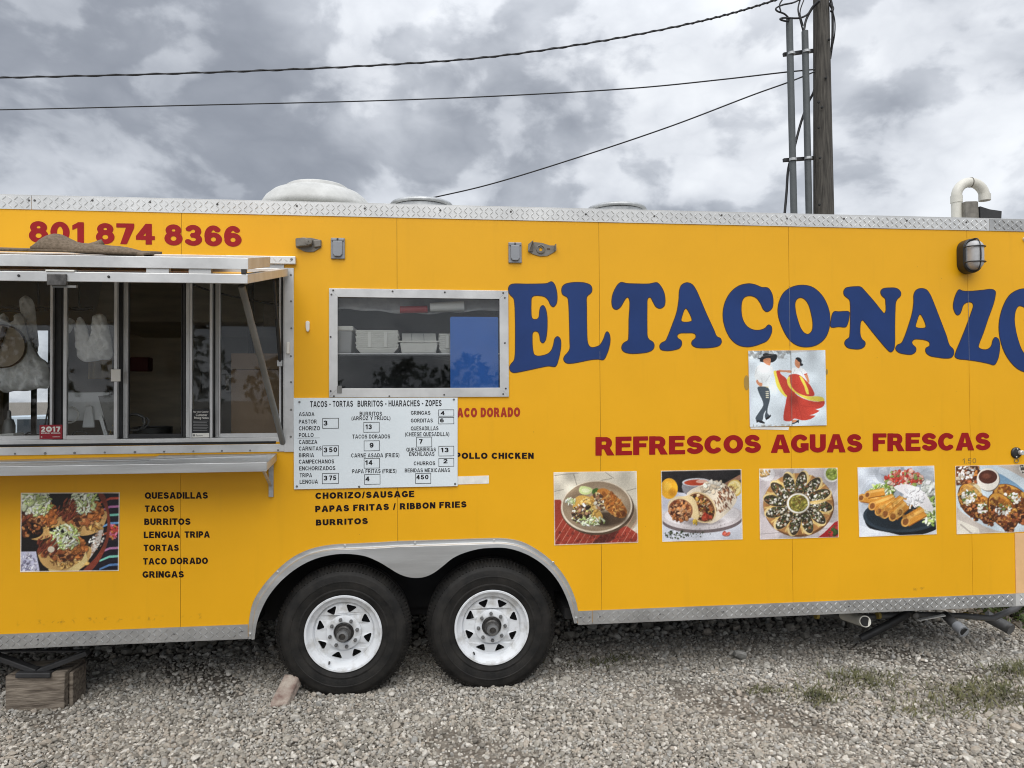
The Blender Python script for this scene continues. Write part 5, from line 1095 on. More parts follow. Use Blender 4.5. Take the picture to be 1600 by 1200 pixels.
p.poly([(.80, .44), (.84, .46), (.80, .66), (.70, .84), (.66, .82), (.75, .6)], (206, 196, 186)); p.blobs(50, .75, .64, .07, .17, .006, .018, [(240, 236, 226), (160, 130, 110)], rot=0.5)
def taco(cx, cy, sx, sy, seed):
    p.ell(cx, cy+.05*sy, .25*sx, .22*sy, (60, 40, 24)); p.poly([(cx-.25*sx, cy), (cx-.2*sx, cy+.2*sy), (cx, cy+.3*sy), (cx+.2*sx, cy+.22*sy), (cx+.26*sx, cy), (cx+.18*sx, cy-.02), (cx, cy+.06*sy), (cx-.18*sx, cy)], (196, 156, 96), smooth=4)
    p.blobs(60, cx+.05*sx, cy+.17*sy, .18*sx, .07*sy, .008, .03, TORT+[(120, 80, 40)]); p.blobs(260, cx, cy+.02*sy, .22*sx, .14*sy, .008, .032, MEAT+[(200, 140, 90)]); p.blobs(60, cx+.14*sx, cy, .08*sx, .12*sy, .012, .035, [(196, 120, 60), (160, 90, 44)])
    p.blobs(190, cx+.01, cy-.13*sy, .14*sx, .15*sy, .008, .038, LET_, (.2, .5)); p.blobs(60, cx-.16*sx, cy-.03*sy, .10*sx, .12*sy, .008, .04, [(150, 76, 50), (110, 50, 36)], (.2, .4), ang=-1.0)
taco(.17, .27, .9, 1.1, 1); p.blobs(140, .08, .12, .16, .13, .012, .05, LET_, (.25, .6)); taco(.62, .25, .95, 1.0, 2); p.ell(.1, .48, .13, .1, (22, 16, 14)); p.blobs(30, .1, .48, .1, .08, .01, .03, MEAT)
p.ell(.35, .47, .06, .03, (18, 14, 12)); taco(.44, .70, 1.05, 1.05, 3); p.ell(.31, .715, .035, .04, (216, 206, 184)); p.poly([(.28, .96), (.46, .99), (.62, .86), (.66, .74), (.68, .86), (.58, 1), (.3, 1)], (214, 190, 130))
p.border(0.012, WHT); poster('taco_poster', [(32.5, 770), (187, 769.5), (185.5, 892), (31.5, 894)], p, 'dark print of three lettuce-topped tacos on a clay plate, below the serving counter')
# 2 two stuffed gorditas on a plate, red cloth
p = Pic(130, 114, (214, 206, 188))
for a in ((0, .27, .12, .24), (.24, .03, .28, .2), (.6, .0, .72, .1), (.86, .28, 1, .24), (.0, .05, .3, .02), (.7, .1, .45, .15)): p.line(*a, .006, (120, 110, 96))
p.ell(.78, .62, .24, .26, (150, 132, 108), soft=.3); p.poly([(0, .38), (.08, .38), (.2, .62), (.5, .82), (.74, .8), (.86, .76), (1, .88), (1, 1), (0, 1)], (150, 58, 44)); 
for i in range(16): x = -.1+i*.075; p.line(x, 1.02, x+.22, .62, .007, (214, 160, 140), .8)
p.blobs(200, .4, .92, .6, .16, .006, .02, [(120, 40, 32), (176, 76, 56), (100, 40, 34)], al=.6); p.poly([(.6, .83), (.78, .8), (.7, .95), (.55, 1), (.45, .98)], (50, 24, 22), al=.6)
p.ell(.52, .51, .435, .365, (84, 66, 50)); p.ell(.51, .485, .425, .36, (222, 208, 186)); p.ell(.51, .48, .405, .34, (150, 130, 106)); p.ell(.53, .50, .37, .30, (176, 158, 134), soft=.6); p.ell(.30, .42, .16, .2, (128, 108, 86), soft=.7); p.ell(.62, .66, .28, .12, (74, 58, 44), soft=.6)
p.poly([(.30, .24), (.33, .2), (.46, .24), (.44, .3), (.37, .32), (.31, .29)], (206, 218, 150), smooth=3); p.ell(.38, .262, .05, .028, (232, 236, 190), .1); p.poly([(.46, .26), (.52, .23), (.55, .3), (.48, .36)], (66, 100, 40), smooth=3)
p.poly([(.22, .42), (.30, .33), (.44, .36), (.52, .5), (.58, .64), (.5, .7), (.34, .64), (.24, .52)], (204, 160, 80), smooth=4); p.blobs(120, .42, .48, .12, .14, .012, .035, [(216, 176, 96), (190, 140, 66), (232, 200, 130)], rot=.7)
p.blobs(240, .33, .57, .11, .13, .008, .024, [(60, 44, 30), (230, 226, 210), (120, 84, 60), (190, 180, 110), (40, 30, 24), (160, 120, 90)], rot=.5); p.blobs(80, .44, .68, .16, .06, .008, .03, LET_, (.2, .5)); p.blobs(60, .20, .40, .06, .04, .006, .03, LET_, (.2, .4))
p.poly([(.52, .26), (.60, .235), (.74, .34), (.85, .5), (.87, .58), (.82, .65), (.72, .62), (.60, .50), (.54, .38)], (190, 122, 54), smooth=4); p.blobs(150, .70, .45, .09, .19, .01, .04, [(206, 142, 70), (168, 98, 40), (220, 164, 92), (150, 84, 34)], rot=-.62, al=.7); p.blobs(26, .68, .42, .1, .16, .004, .012, [(90, 46, 20)], rot=-.6)
p.blobs(110, .535, .41, .05, .12, .008, .026, [(236, 228, 206), (90, 60, 44), (210, 190, 130), (150, 110, 80)], rot=-.3); p.blobs(40, .8, .6, .06, .05, .008, .02, [(110, 60, 26)], al=.7)
p.border(0.012, WHT); poster('gordita_poster', [(865, 737.8), (994.7, 736), (997.2, 847.7), (866.3, 852)], p, 'print of two stuffed gorditas on a beige plate over red cloth')
# 3 burrito
p = Pic(128, 112, (206, 208, 216)); p.poly([(0, 0), (1, 0), (1, .26), (.6, .34), (0, .3)], (38, 34, 36)); p.blobs(40, .5, .12, .5, .14, .03, .1, [(46, 42, 44), (30, 28, 30)], al=.6); p.ell(.1, .42, .2, .16, (190, 190, 200), soft=.5)
p.poly([(.78, .2), (.98, .08), (1, .14), (.85, .26)], (150, 110, 88)); p.ell(.10, .255, .105, .145, (224, 164, 40)); p.ell(.08, .22, .06, .08, (240, 190, 70), soft=.8); p.ell(.14, .31, .06, .07, (190, 130, 26), soft=.8)
p.ell(.435, .26, .175, .12, (120, 118, 122)); p.poly([(.26, .2), (.61, .2), (.57, .33), (.30, .33)], (132, 130, 134), smooth=3); p.ell(.435, .175, .175, .058, (198, 198, 202)); p.ell(.435, .18, .15, .042, (176, 66, 38)); p.ell(.50, .165, .07, .025, (220, 170, 150))
p.ell(.91, .27, .095, .12, (212, 178, 90)); p.ell(.905, .265, .08, .10, (238, 220, 160)); p.blobs(20, .9, .26, .05, .06, .01, .03, [(228, 200, 120)])
p.ell(.5, .70, .50, .19, (108, 96, 96)); p.ell(.5, .655, .50, .19, (206, 198, 198)); p.ell(.5, .635, .46, .16, (226, 220, 220)); p.blobs(40, .5, .78, .46, .06, .003, .007, [(120, 110, 110)]); p.ell(.5, .73, .3, .07, (150, 140, 140), soft=.8)
p.poly([(.32, .32), (.68, .17), (.80, .22), (.90, .34), (.93, .44), (.86, .56), (.68, .73), (.58, .76), (.44, .64), (.34, .45)], (226, 212, 190), smooth=4); p.blobs(130, .78, .42, .13, .2, .006, .026, [(120, 70, 44), (150, 96, 66), (96, 54, 36), (176, 130, 96)], (.2, .45), ang=1.15, rot=.6); p.blobs(60, .62, .24, .14, .07, .01, .04, [(238, 230, 214), (214, 196, 170)], rot=-.3)
p.ell(.485, .53, .165, .245, (222, 196, 150), -.75); p.ell(.485, .53, .145, .225, (120, 78, 50), -.75); p.blobs(260, .485, .53, .12, .2, .008, .03, MEAT+[(220, 190, 150), (206, 160, 70), (60, 60, 34)], rot=-.6); p.blobs(26, .55, .66, .05, .05, .012, .035, [(180, 54, 34), (206, 84, 56)])
p.ell(.25, .53, .175, .16, (224, 204, 166), .35); p.poly([(.2, .4), (.38, .37), (.46, .62), (.44, .7), (.34, .6)], (224, 200, 150), smooth=3); p.ell(.235, .56, .15, .155, (150, 100, 70), .3); p.blobs(240, .235, .57, .135, .145, .008, .028, MEAT+[(206, 160, 120), (186, 140, 100)]); p.blobs(16, .41, .73, .03, .03, .01, .025, [(220, 180, 60)])
p.blobs(70, .18, .90, .15, .06, .004, .014, [(40, 48, 30), (30, 30, 24), (70, 80, 50)]); p.blobs(24, .42, .9, .2, .05, .004, .012, [(50, 56, 40)]); p.blobs(9, .79, .91, .03, .025, .014, .03, [(196, 84, 66), (214, 110, 90)])
p.border(0.012, WHT); poster('burrito_poster', [(1032.7, 735.7), (1158.3, 733), (1160.4, 842.8), (1034.9, 846.6)], p, 'print of a cut burrito on a pale plate with a lemon behind')
# 4 ring of tacos
p = Pic(124, 110, (206, 196, 196)); p.blobs(50, .5, .5, .5, .5, .05, .16, [(214, 206, 204), (190, 180, 182)], al=.35); p.line(0, .92, 1, .86, .006, (150, 140, 140)); p.line(0, .2, .4, .02, .006, (170, 160, 160)); p.ell(.10, .08, .1, .1, (230, 226, 226)); p.blobs(30, .07, .06, .07, .06, .01, .03, [(206, 180, 130), (190, 150, 90)])
p.ell(.92, .09, .10, .12, (226, 224, 220)); p.ell(.925, .09, .08, .095, (150, 166, 70)); p.blobs(26, .92, .09, .06, .07, .01, .03, [(170, 186, 90), (120, 136, 50)]); p.poly([(.72, 1), (.82, .92), (.95, .78), (1, .76), (1, 1)], (160, 34, 40)); p.blobs(20, .94, .92, .06, .08, .02, .05, [(60, 80, 40), (180, 50, 50)])
p.ell(.50, .53, .445, .445, (110, 74, 44)); p.ell(.49, .51, .44, .435, (176, 126, 76)); p.blobs(60, .49, .51, .42, .42, .02, .05, [(150, 100, 56), (190, 140, 88)], al=.5)
for k in range(12):
    a = k*math.pi/6+.2; cx, cy = .49+.285*math.cos(a), .50+.285*math.sin(a)*1.0
    p.ell(cx, cy, .165, .098, (226, 200, 140), a); p.ell(cx+.016*math.sin(a), cy-.016*math.cos(a), .15, .078, (64, 54, 40), a); p.blobs(95, cx+.012*math.sin(a), cy-.012*math.cos(a), .125, .062, .007, .02, [(40, 40, 26), (214, 206, 186), (96, 96, 56), (130, 90, 60), (60, 70, 36), (230, 226, 214)], rot=a); p.line(.49+.15*math.cos(a+.24), .5+.15*math.sin(a+.24), .49+.43*math.cos(a+.2), .5+.43*math.sin(a+.2), .02, (222, 186, 112))
p.ell(.49, .50, .150, .150, (150, 130, 100)); p.ell(.49, .50, .142, .142, (238, 234, 224)); p.ell(.49, .50, .12, .12, (134, 124, 50)); p.blobs(110, .49, .50, .11, .11, .007, .02, [(160, 150, 70), (100, 100, 36), (190, 180, 100), (120, 90, 40)])
p.border(0.012, WHT); poster('taco_ring_poster', [(1186, 732.5), (1308.5, 730.8), (1310.4, 839.4), (1187.5, 843)], p, 'print of tacos set in a ring around a bowl of green salsa')
# 5 rolled taquitos
p = Pic(124, 110, (214, 220, 228)); p.blobs(40, .5, .5, .5, .5, .08, .2, [(224, 228, 234), (196, 204, 214)], al=.4); p.ell(.6, .76, .52, .25, (16, 20, 26)); p.ell(.58, .70, .52, .25, (44, 56, 66)); p.ell(.58, .69, .48, .22, (30, 40, 48)); p.poly([(0, 1), (0, .82), (.2, .9), (.4, .95), (.55, 1)], (232, 236, 242))
p.blobs(180, .32, .36, .14, .11, .01, .05, LET_+[(150, 180, 70), (120, 150, 50)], (.2, .5)); p.blobs(150, .90, .62, .11, .24, .012, .05, LET_+[(140, 170, 80)], (.25, .5)); p.blobs(60, .9, .32, .1, .1, .02, .05, [(240, 240, 236), (220, 224, 214)])
for x0, y0, x1, y1, w in ((.04, .44, .32, .50, .11), (.12, .40, .34, .36, .10), (.18, .56, .46, .46, .13), (.26, .64, .5, .5, .13), (.34, .68, .58, .48, .14), (.44, .72, .66, .50, .14), (.60, .80, .84, .66, .15)):
    p.line(x0, y0, x1, y1, w*1.12, (150, 86, 26)); p.line(x0, y0-.006, x1, y1-.006, w, (214, 146, 56)); p.line(x0, y0-.03, x1, y1-.03, w*.3, (236, 182, 96)); p.ell(x0, y0, w*.38, w*.5, (226, 166, 84), .5); p.ell(x0, y0, w*.24, w*.34, (140, 84, 40), .5)
p.ell(.52, .66, .055, .075, (230, 176, 96), .4); p.ell(.53, .665, .03, .045, (120, 70, 30), .4); p.blobs(40, .5, .62, .3, .12, .01, .04, [(230, 170, 80), (190, 120, 44)], al=.4)
p.blobs(260, .60, .18, .24, .12, .012, .036, [(206, 72, 56), (226, 120, 100), (240, 226, 216), (190, 54, 44), (236, 190, 170), (150, 170, 90)]); p.poly([(.46, .30), (.62, .26), (.8, .34), (.92, .5), (.96, .66), (.86, .64), (.78, .58), (.72, .60), (.66, .48), (.58, .40)], (244, 240, 240), smooth=4); p.line(.68, .5, .66, .62, .02, (244, 238, 230)); p.blobs(60, .72, .44, .14, .12, .01, .04, [(250, 248, 248), (226, 224, 226)])
p.border(0.012, WHT); poster('taquito_poster', [(1339.9, 730.3), (1459.8, 727.5), (1463.6, 834.8), (1342.6, 839.2)], p, 'print of rolled golden taquitos with salsa and cream on a dark plate')
# 6 birria tacos and dip
p = Pic(124, 110, (196, 186, 176)); p.poly([(.12, 0), (.5, .0), (1, .34), (1, .9), (.86, .98), (.5, .96), (.1, .7), (0, .55)], (206, 218, 224), smooth=3); p.poly([(.5, .1), (.92, .42), (.96, .6), (.8, .52), (.58, .3)], (120, 156, 184), smooth=3); p.poly([(.02, .78), (.28, .92), (.3, 1), (0, 1)], (226, 220, 206)); p.line(.05, .85, .2, 1, .02, (180, 170, 160))
p.ell(.95, .06, .12, .1, (236, 232, 224)); p.blobs(50, .92, .06, .08, .07, .008, .03, [(40, 36, 34), (226, 220, 210), (90, 84, 76)])
p.blobs(320, .12, .12, .2, .16, .012, .04, MEAT+[(206, 130, 60), (226, 206, 180), (140, 70, 34)]); p.blobs(30, .12, .1, .12, .1, .012, .028, [(246, 240, 230)])
def btaco(cx, cy, s, rot):
    p.ell(cx, cy, .24*s, .17*s, (96, 52, 22), rot); p.ell(cx, cy-.02, .22*s, .145*s, (206, 146, 60), rot); p.blobs(170, cx, cy-.01, .2*s, .13*s, .012, .045, [(190, 124, 46), (216, 160, 76), (150, 88, 34), (120, 64, 28)], rot=rot, al=.8); p.blobs(120, cx-.02, cy+.10*s, .22*s, .06*s, .01, .03, MEAT+[(60, 34, 20)], rot=rot); p.blobs(34, cx, cy-.02, .10*s, .08*s, .012, .03, [(246, 242, 232), (230, 226, 214), (120, 130, 70)])
btaco(.2, .52, 1.0, 1.1); p.ell(.2, .42, .13, .17, (216, 176, 100), .3, .5); btaco(.36, .64, .9, .9); p.blobs(40, .17, .45, .1, .09, .012, .028, [(246, 242, 232), (90, 110, 50)]); btaco(.72, .52, 1.15, .6); btaco(.60, .68, 1.1, 1.0); p.blobs(100, .75, .80, .2, .08, .01, .035, MEAT+[(200, 130, 50)])
p.ell(.43, .22, .145, .17, (120, 110, 100)); p.ell(.42, .21, .145, .165, (232, 226, 214)); p.ell(.42, .17, .135, .115, (240, 234, 224)); p.ell(.42, .175, .12, .10, (84, 44, 32)); p.ell(.40, .16, .07, .05, (120, 68, 50), soft=.8)
p.border(0.012, WHT); poster('birria_poster', [(1492.8, 728), (1612, 725.4), (1616, 830.6), (1495, 834.8)], p, 'print of birria tacos with a cup of brown dip, cut by the right edge')
# dancers: two overlapping sheets of a painted sign
p = Pic(150, 144, (216, 226, 232))
Q = lambda pts: [((x-470)/(1270-470), (y-183)/(970-183)) for x, y in pts]
p.blobs(130, .25, .03, .3, .07, .004, .03, [(150, 150, 146), (196, 200, 200), (170, 172, 170)], al=.5); p.line(0, .115, .5, .11, .004, (180, 184, 186)); p.poly(Q([(905, 183), (1200, 183), (1150, 196), (905, 212)]), (196, 196, 192))
SK = (206, 138, 100); RD = (196, 66, 50); YE = (232, 214, 84); BK = (26, 28, 32); GY = (70, 80, 88)
p.poly(Q([(560, 345), (640, 330), (710, 345), (720, 400), (690, 470), (670, 570), (600, 572), (575, 545), (540, 480), (530, 440)]), (226, 230, 230), smooth=3)
for a in ((560, 360, 530, 440), (690, 440, 640, 510), (600, 470, 610, 520), (545, 480, 560, 510)): q = Q([a[:2], a[2:]]); p.line(*q[0], *q[1], .005, (186, 190, 192))
p.poly(Q([(552, 258), (590, 262), (640, 225), (700, 222), (760, 228), (764, 262), (740, 295), (690, 312), (620, 305), (585, 295), (590, 280)]), BK, smooth=4); p.ell(*Q([(655, 228)])[0], .045, .02, (40, 42, 46)); p.line(*Q([(600, 250)])[0], *Q([(740, 226)])[0], .006, (120, 120, 116))
p.poly(Q([(622, 280), (640, 268), (695, 266), (698, 300), (690, 338), (668, 335), (640, 318), (624, 302)]), SK, smooth=3); p.poly(Q([(545, 495), (560, 486), (575, 512), (605, 520), (606, 548), (580, 550), (556, 530)]), SK, smooth=3)
p.poly(Q([(570, 552), (672, 556), (668, 574), (566, 570)]), (206, 196, 160)); p.poly(Q([(560, 560), (668, 572), (684, 640), (680, 700), (660, 770), (655, 830), (680, 862), (640, 885), (625, 870), (640, 800), (615, 840), (600, 905), (540, 900), (530, 880), (560, 830), (612, 750), (605, 700), (570, 620)]), GY, smooth=3)
for i in range(4): q = Q([(655-3*i, 605+i*20), (672, 612+i*20)]); p.line(*q[0], *q[1], .012, (220, 216, 190)); q = Q([(640, 606+i*20), (655, 613+i*20)]); p.line(*q[0], *q[1], .010, (220, 216, 190))
p.poly(Q([(536, 900), (600, 908), (628, 930), (620, 938), (575, 928), (556, 918), (546, 928), (540, 926)]), BK); p.poly(Q([(630, 885), (672, 862), (686, 845), (690, 862), (668, 886), (640, 902)]), BK)
p.poly(Q([(905, 390), (940, 362), (1000, 360), (1050, 390), (1075, 432), (1040, 440), (1030, 480), (960, 440), (905, 440)]), (240, 242, 242), smooth=3); p.line(*Q([(945, 385)])[0], *Q([(930, 425)])[0], .005, (190, 192, 194)); p.line(*Q([(1010, 400)])[0], *Q([(1030, 440)])[0], .005, (190, 192, 194))
p.poly(Q([(800, 388), (850, 392), (912, 396), (910, 418), (850, 410), (800, 408), (775, 402), (780, 386)]), SK, smooth=2); p.poly(Q([(1045, 440), (1070, 430), (1086, 470), (1095, 520), (1080, 520), (1062, 480)]), SK, smooth=2); p.line(*Q([(1040, 438)])[0], *Q([(1074, 428)])[0], .012, RD)
p.poly(Q([(950, 290), (962, 268), (1000, 275), (1006, 330), (990, 372), (962, 358), (948, 330)]), SK, smooth=3); p.poly(Q([(955, 272), (975, 258), (1005, 268), (1020, 295), (1016, 318), (1034, 332), (1022, 348), (1002, 344), (1000, 310), (982, 300), (972, 285)]), BK, smooth=3)
p.poly(Q([(728, 398), (756, 396), (770, 470), (800, 560), (850, 640), (870, 672), (830, 655), (775, 590), (752, 540), (738, 470)]), YE, smooth=3); p.poly(Q([(756, 395), (790, 400), (800, 430), (850, 470), (890, 540), (960, 600), (905, 650), (860, 655), (800, 560), (768, 470)]), RD, smooth=3)
p.poly(Q([(880, 450), (940, 430), (1000, 445), (1060, 500), (1110, 560), (1145, 655), (1060, 660), (960, 620), (900, 560)]), RD, smooth=3); p.poly(Q([(865, 480), (890, 455), (895, 520), (930, 590), (1000, 640), (1090, 665), (1180, 665), (1235, 680), (1248, 712), (1180, 718), (1080, 700), (980, 650), (905, 590), (870, 540)]), YE, smooth=3)
p.poly(Q([(990, 450), (1015, 460), (1060, 540), (1090, 640), (1065, 640), (1040, 560)]), YE, smooth=2); p.poly(Q([(860, 660), (905, 600), (970, 655), (1080, 705), (1180, 722), (1250, 715), (1240, 765), (1190, 792), (1150, 800), (1195, 815), (1130, 850), (1085, 862), (1150, 865), (1100, 900), (1010, 912), (930, 890), (900, 915), (850, 918), (820, 905), (825, 820), (845, 730)]), RD, smooth=2)
for a in ((900, 660, 890, 900), (960, 690, 1010, 900), (1000, 760, 1180, 780), (940, 760, 960, 880)): q = Q([a[:2], a[2:]]); p.line(*q[0], *q[1], .006, (160, 44, 36), .7)
p.poly(Q([(910, 905), (960, 905), (950, 925), (905, 935)]), SK); p.poly(Q([(905, 938), (940, 930), (968, 905), (980, 910), (974, 940), (962, 930), (930, 945), (906, 948)]), BK)
p.line(.547, 0, .545, 1, .006, (120, 120, 116)); p.blobs(40, .27, .985, .27, .015, .004, .02, [(180, 176, 166), (200, 200, 196)], al=.6)
r = poster('dancers_sign', [(1169.4, 548), (1289.5, 547), (1291.7, 664.5), (1172, 666.8)], p, 'square painted sign of a folk-dancing couple, the woman in a red skirt', 'sign', 0.006, None)
sheet([(1172.5, 666.5), (1233, 667), (1232, 672), (1173, 670.5)], 0, -0.002, 'loose_backing', M_tape, r)
for c, h in (((1166.5, 598), 13), ((1291.8, 581), 5)):
    a = at(*c); MB().prism([(a[0]+0.018*q*h/13*math.cos(t), a[2]+0.047*h/13*math.sin(t)) for t in [i*math.pi/8 for i in range(16)] for q in (1,)], -0.0014, -0.0004).build('glue_stain', M_stain, TR)
# permit and notice on the glass
def notice(name, px0, py0, px1, py1, Y, m_, label):
    x0, z1 = xz(px0, py0, Y); x1, z0 = xz(px1, py1, Y); r = thing(name, ((x0+x1)/2, Y, z0), label, 'notice'); box('card', m_, r, x0, Y, z0, x1, Y+0.0015, z1); return r
YP = 0.041
nt = notice('permit_sticker', 61.8, 664, 97.3, 685.5, YP, mat('crimson_card', lin((150, 14, 34)), 0.5), 'small red permit sticker with white print reading 2017, low on the window glass')
text('2', 64.2, 674.6, 70.8, 674.6, 8.0, None, .24, .1, M_tape, nt, YP-0.0006); text('17', 82, 674.5, 94.2, 674.5, 8.0, None, .26, .12, M_tape, nt, YP-0.0006)
c = at(76.6, 670.6, YP); MB().lathe([(0.0155, -0.0006), (0.0155, 0.0)], (c[0], YP, c[2]), n=24).build('seal', M_tape, nt); MB().prism([(c[0]-0.009, c[2]), (c[0]-0.004, c[2]+0.005), (c[0], c[2]+0.002), (c[0]+0.005, c[2]+0.006), (c[0]+0.009, c[2]), (c[0], c[2]-0.004)], YP-0.0009, YP-0.0007).build('seal_mark', M_red, nt)
text('MOBILE VENDOR', 64, 677.7, 94.5, 677.7, 2.0, None, .22, .16, M_tape, nt, YP-0.0006); box('bar', M_tape, nt, at(64, 682, YP)[0], YP-0.0006, at(64, 683.5, YP)[2], at(66, 682, YP)[0], YP, at(66, 682, YP)[2]); box('rule', M_tape, nt, at(82, 682, YP)[0], YP-0.0006, at(82, 683, YP)[2], at(94, 682, YP)[0], YP, at(94, 682.2, YP)[2])
YN = 0.008
nn = notice('pricing_notice', 300.2, 639.5, 327.3, 684, YN, mat('black_card', (0.012, 0.012, 0.013), 0.5), 'narrow black pricing notice between two bars of the serving window')
sans('Your valued Customer', 301.5, 644.5, 326, 2.4, M_tape, nn, YN-0.0006); sans('Customer', 306, 650, 324, 3.6, M_tape, nn, YN-0.0006); sans('Pricing Notice', 303.5, 654.5, 326, 3.4, M_tape, nn, YN-0.0006)
mg = mat('faint_print', (0.22, 0.22, 0.22), 0.6)
for i in range(7):
    a, b = at(301.5+(i % 3)*0.4, 658.5+i*2.4, YN), at(325.5-(i*7 % 4)*0.8, 657.5+i*2.4, YN); box('text_line', mg, nn, a[0], YN-0.0005, a[2], b[0], YN-0.0001, b[2])
a, b = at(300.5, 683.7, YN), at(327, 676.5, YN); box('footer', M_paper, nn, a[0], YN-0.0006, a[2], b[0], YN-0.0001, b[2]); sans('Square', 306, 681.5, 316.5, 2.8, M_tube, nn, YN-0.0010); c = at(303, 680.2, YN)
MB().box(c[0]-0.006, YN-0.001, c[2]-0.006, c[0]+0.006, YN-0.0007, c[2]+0.006).build('mark', M_tube, nn)

# ================================================================== THINGS ON AND ROUND THE TRAILER
# rug folded on the hatch
rz = lambda y: hz(y, z_lift1)
rr = thing('rug', (at(60, 395, -0.7)[0], -0.7, rz(-0.7)), 'brown rug lying folded and rumpled on the raised window hatch', 'rug')
def sheet_mesh(name, fx, nu, nv, m_, par, thick=0.010):
    v = [fx(i/(nu-1), j/(nv-1)) for i in range(nu) for j in range(nv)]; f = [(i*nv+j, (i+1)*nv+j, (i+1)*nv+j+1, i*nv+j+1) for i in range(nu-1) for j in range(nv-1)]
    o = MB().add(v, f).build(name, m_, par, smooth='all'); s = o.modifiers.new('thick', 'SOLIDIFY'); s.thickness = thick; s.offset = 1; return o
xr0, xr1 = hx0-0.05, at(215, 398, -HD+0.05)[0]
def flat_(u, v):
    x = xr0+(xr1-xr0)*u; y = -HD+0.012+0.33*v; th = 0.020*(1-u)**0.5; return (x, y, rz(y)+0.006+th*0.55+0.004*math.sin(9*u+4*v)*(1-u))
sheet_mesh('flat_layer', flat_, 60, 10, M_rug, rr, 0.012)
X_ = lambda px: at(px, 380, -HD+0.14)[0]
prof = [(68, 0.004), (73, 0.022), (79, 0.044), (86, 0.058), (94, 0.064), (102, 0.060), (111, 0.048), (122, 0.035), (132, 0.029), (150, 0.027), (170, 0.026), (190, 0.024), (205, 0.020), (220, 0.012), (232, 0.004), (238, 0.001)]
pu = np.array([X_(a) for a, b in prof]); ph = np.array([b for a, b in prof])
def fold_(u, v):
    x = pu[0]+(pu[-1]-pu[0])*u; h = float(np.interp(x, pu, ph)); a = math.pi*(v*1.25-0.12); w = 0.075+h*0.4
    y = -HD+0.10-w*math.cos(a)*0.75; return (x, y, rz(y)+0.022*(1-u)+0.004+max(0.0, h*math.sin(max(0, min(math.pi, a))))+0.0008*math.sin(23*u+5*v))
sheet_mesh('fold', fold_, 70, 16, M_rug, rr, 0.009)
def flap_(u, v):
    x = X_(112)+(X_(152)-X_(112))*u; y = -HD+0.20; top = np.interp(u, [0, .35, .75, .95, 1], [0.036, .042, .056, .068, .045]); return (x, y-0.05*v, rz(y)+0.01+(top-0.01)*(1-v*0.55))
sheet_mesh('corner_flap', flap_, 14, 6, M_rug, rr, 0.008)
# timber under the jack
yb = 0.06
a = at(8, 1097, yb); b = at(100, 1051, yb); zt = b[2]; lx = b[0]-a[0]
tb = thing('timber_block', ((a[0]+b[0])/2, yb+0.14, 0), 'short weathered timber block on the gravel under the steel jack', 'wood block')
m = MB().hexa([(a[0], yb, -0.02), (b[0], yb, -0.02), (b[0]+0.005, yb+0.24, -0.02), (a[0]+0.01, yb+0.24, -0.02), (a[0]-0.003, yb+0.004, zt-0.004), (b[0]+0.004, yb+0.002, zt), (b[0]+0.006, yb+0.24, zt-0.004), (a[0]+0.01, yb+0.24, zt-0.006)]).build('block', M_wood, tb, bevel=0.006)
MB().box(b[0]+0.008, yb+0.04, -0.02, b[0]+0.028, yb+0.20, zt-0.016).build('side_plank', M_wood, tb, bevel=0.004)
# paver chocked against the tyre
bp = at(441, 1099, -0.13)
pv = thing('wheel_chock', (bp[0], -0.10, 0), 'reddish broken concrete paver wedged against the left tyre', 'wheel chock')
q0 = np.array([bp[0]-0.065, -0.125, -0.022]); u = np.array([0.098, 0.012, 0.0]); v = np.array([0.050, 0.17, 0.100]); w = np.array([-0.008, -0.020, 0.046])
h8 = [q0, q0+u, q0+u+v, q0+v, q0+w, q0+u+w, q0+u*0.9+v+w, q0+v*1.05+w]
MB().hexa(h8).build('paver', M_brick, pv, bevel=0.008)
# utility pole
YPO = 6.9
pt0, pt1 = at(1287, 334, YPO), at(1283, 0, YPO)
def along(px_b, px_t, py, Y): return at(px_t+(px_b-px_t)*py/334, py, Y)
d_ = (pt1-pt0)/(pt1[2]-pt0[2]); base = pt0+d_*(-pt0[2]-0.3); top = pt0+d_*(12.5-pt0[2])
up = thing('utility_pole', (base[0], YPO, 0), 'tall weathered wooden utility pole rising behind the trailer roof', 'utility pole')
rb = (at(1301.5, 334, YPO)[0]-at(1273, 334, YPO)[0])/2; rt = (at(1294, 0, YPO)[0]-at(1272, 0, YPO)[0])/2
rs = [rb+(rb-rt)/(pt0[2]-pt1[2])*(z-pt0[2]) for z in np.linspace(base[2], top[2], 14)]
MB().tube([tuple(base+(top-base)*i/13) for i in range(14)], [max(0.09, r) for r in rs], 24).build('post', M_pole, up, smooth=True)
bolt = MB()
for px, py in ((1295, 62), (1290, 122), (1279, 160), (1284, 168), (1279, 200), (1281, 247), (1280, 320)):
    c = at(px, py, YPO-rb*0.94); bolt.lathe([(0.022, 0.0), (0.02, -0.02), (0.001, -0.024)], tuple(c), n=8)
bolt.build('bolt_hole', M_gasket, up)
yc = YPO-0.02
for pb_, pt_, wpx, ptop_ in ((1240.5, 1232.5, 10.8, 30), (1264, 1256.5, 10.6, 49)):
    tp = along(pb_, pt_, ptop_, yc); bt = along(pb_, pt_, 334, yc); dd = (tp-bt)/(tp[2]-bt[2]); b0_ = bt-dd*bt[2]
    MB().tube([tuple(b0_), tuple(tp)], wpx/2/FPX*(YPO+4.4), 16).build('conduit', M_cond, up, smooth=True)
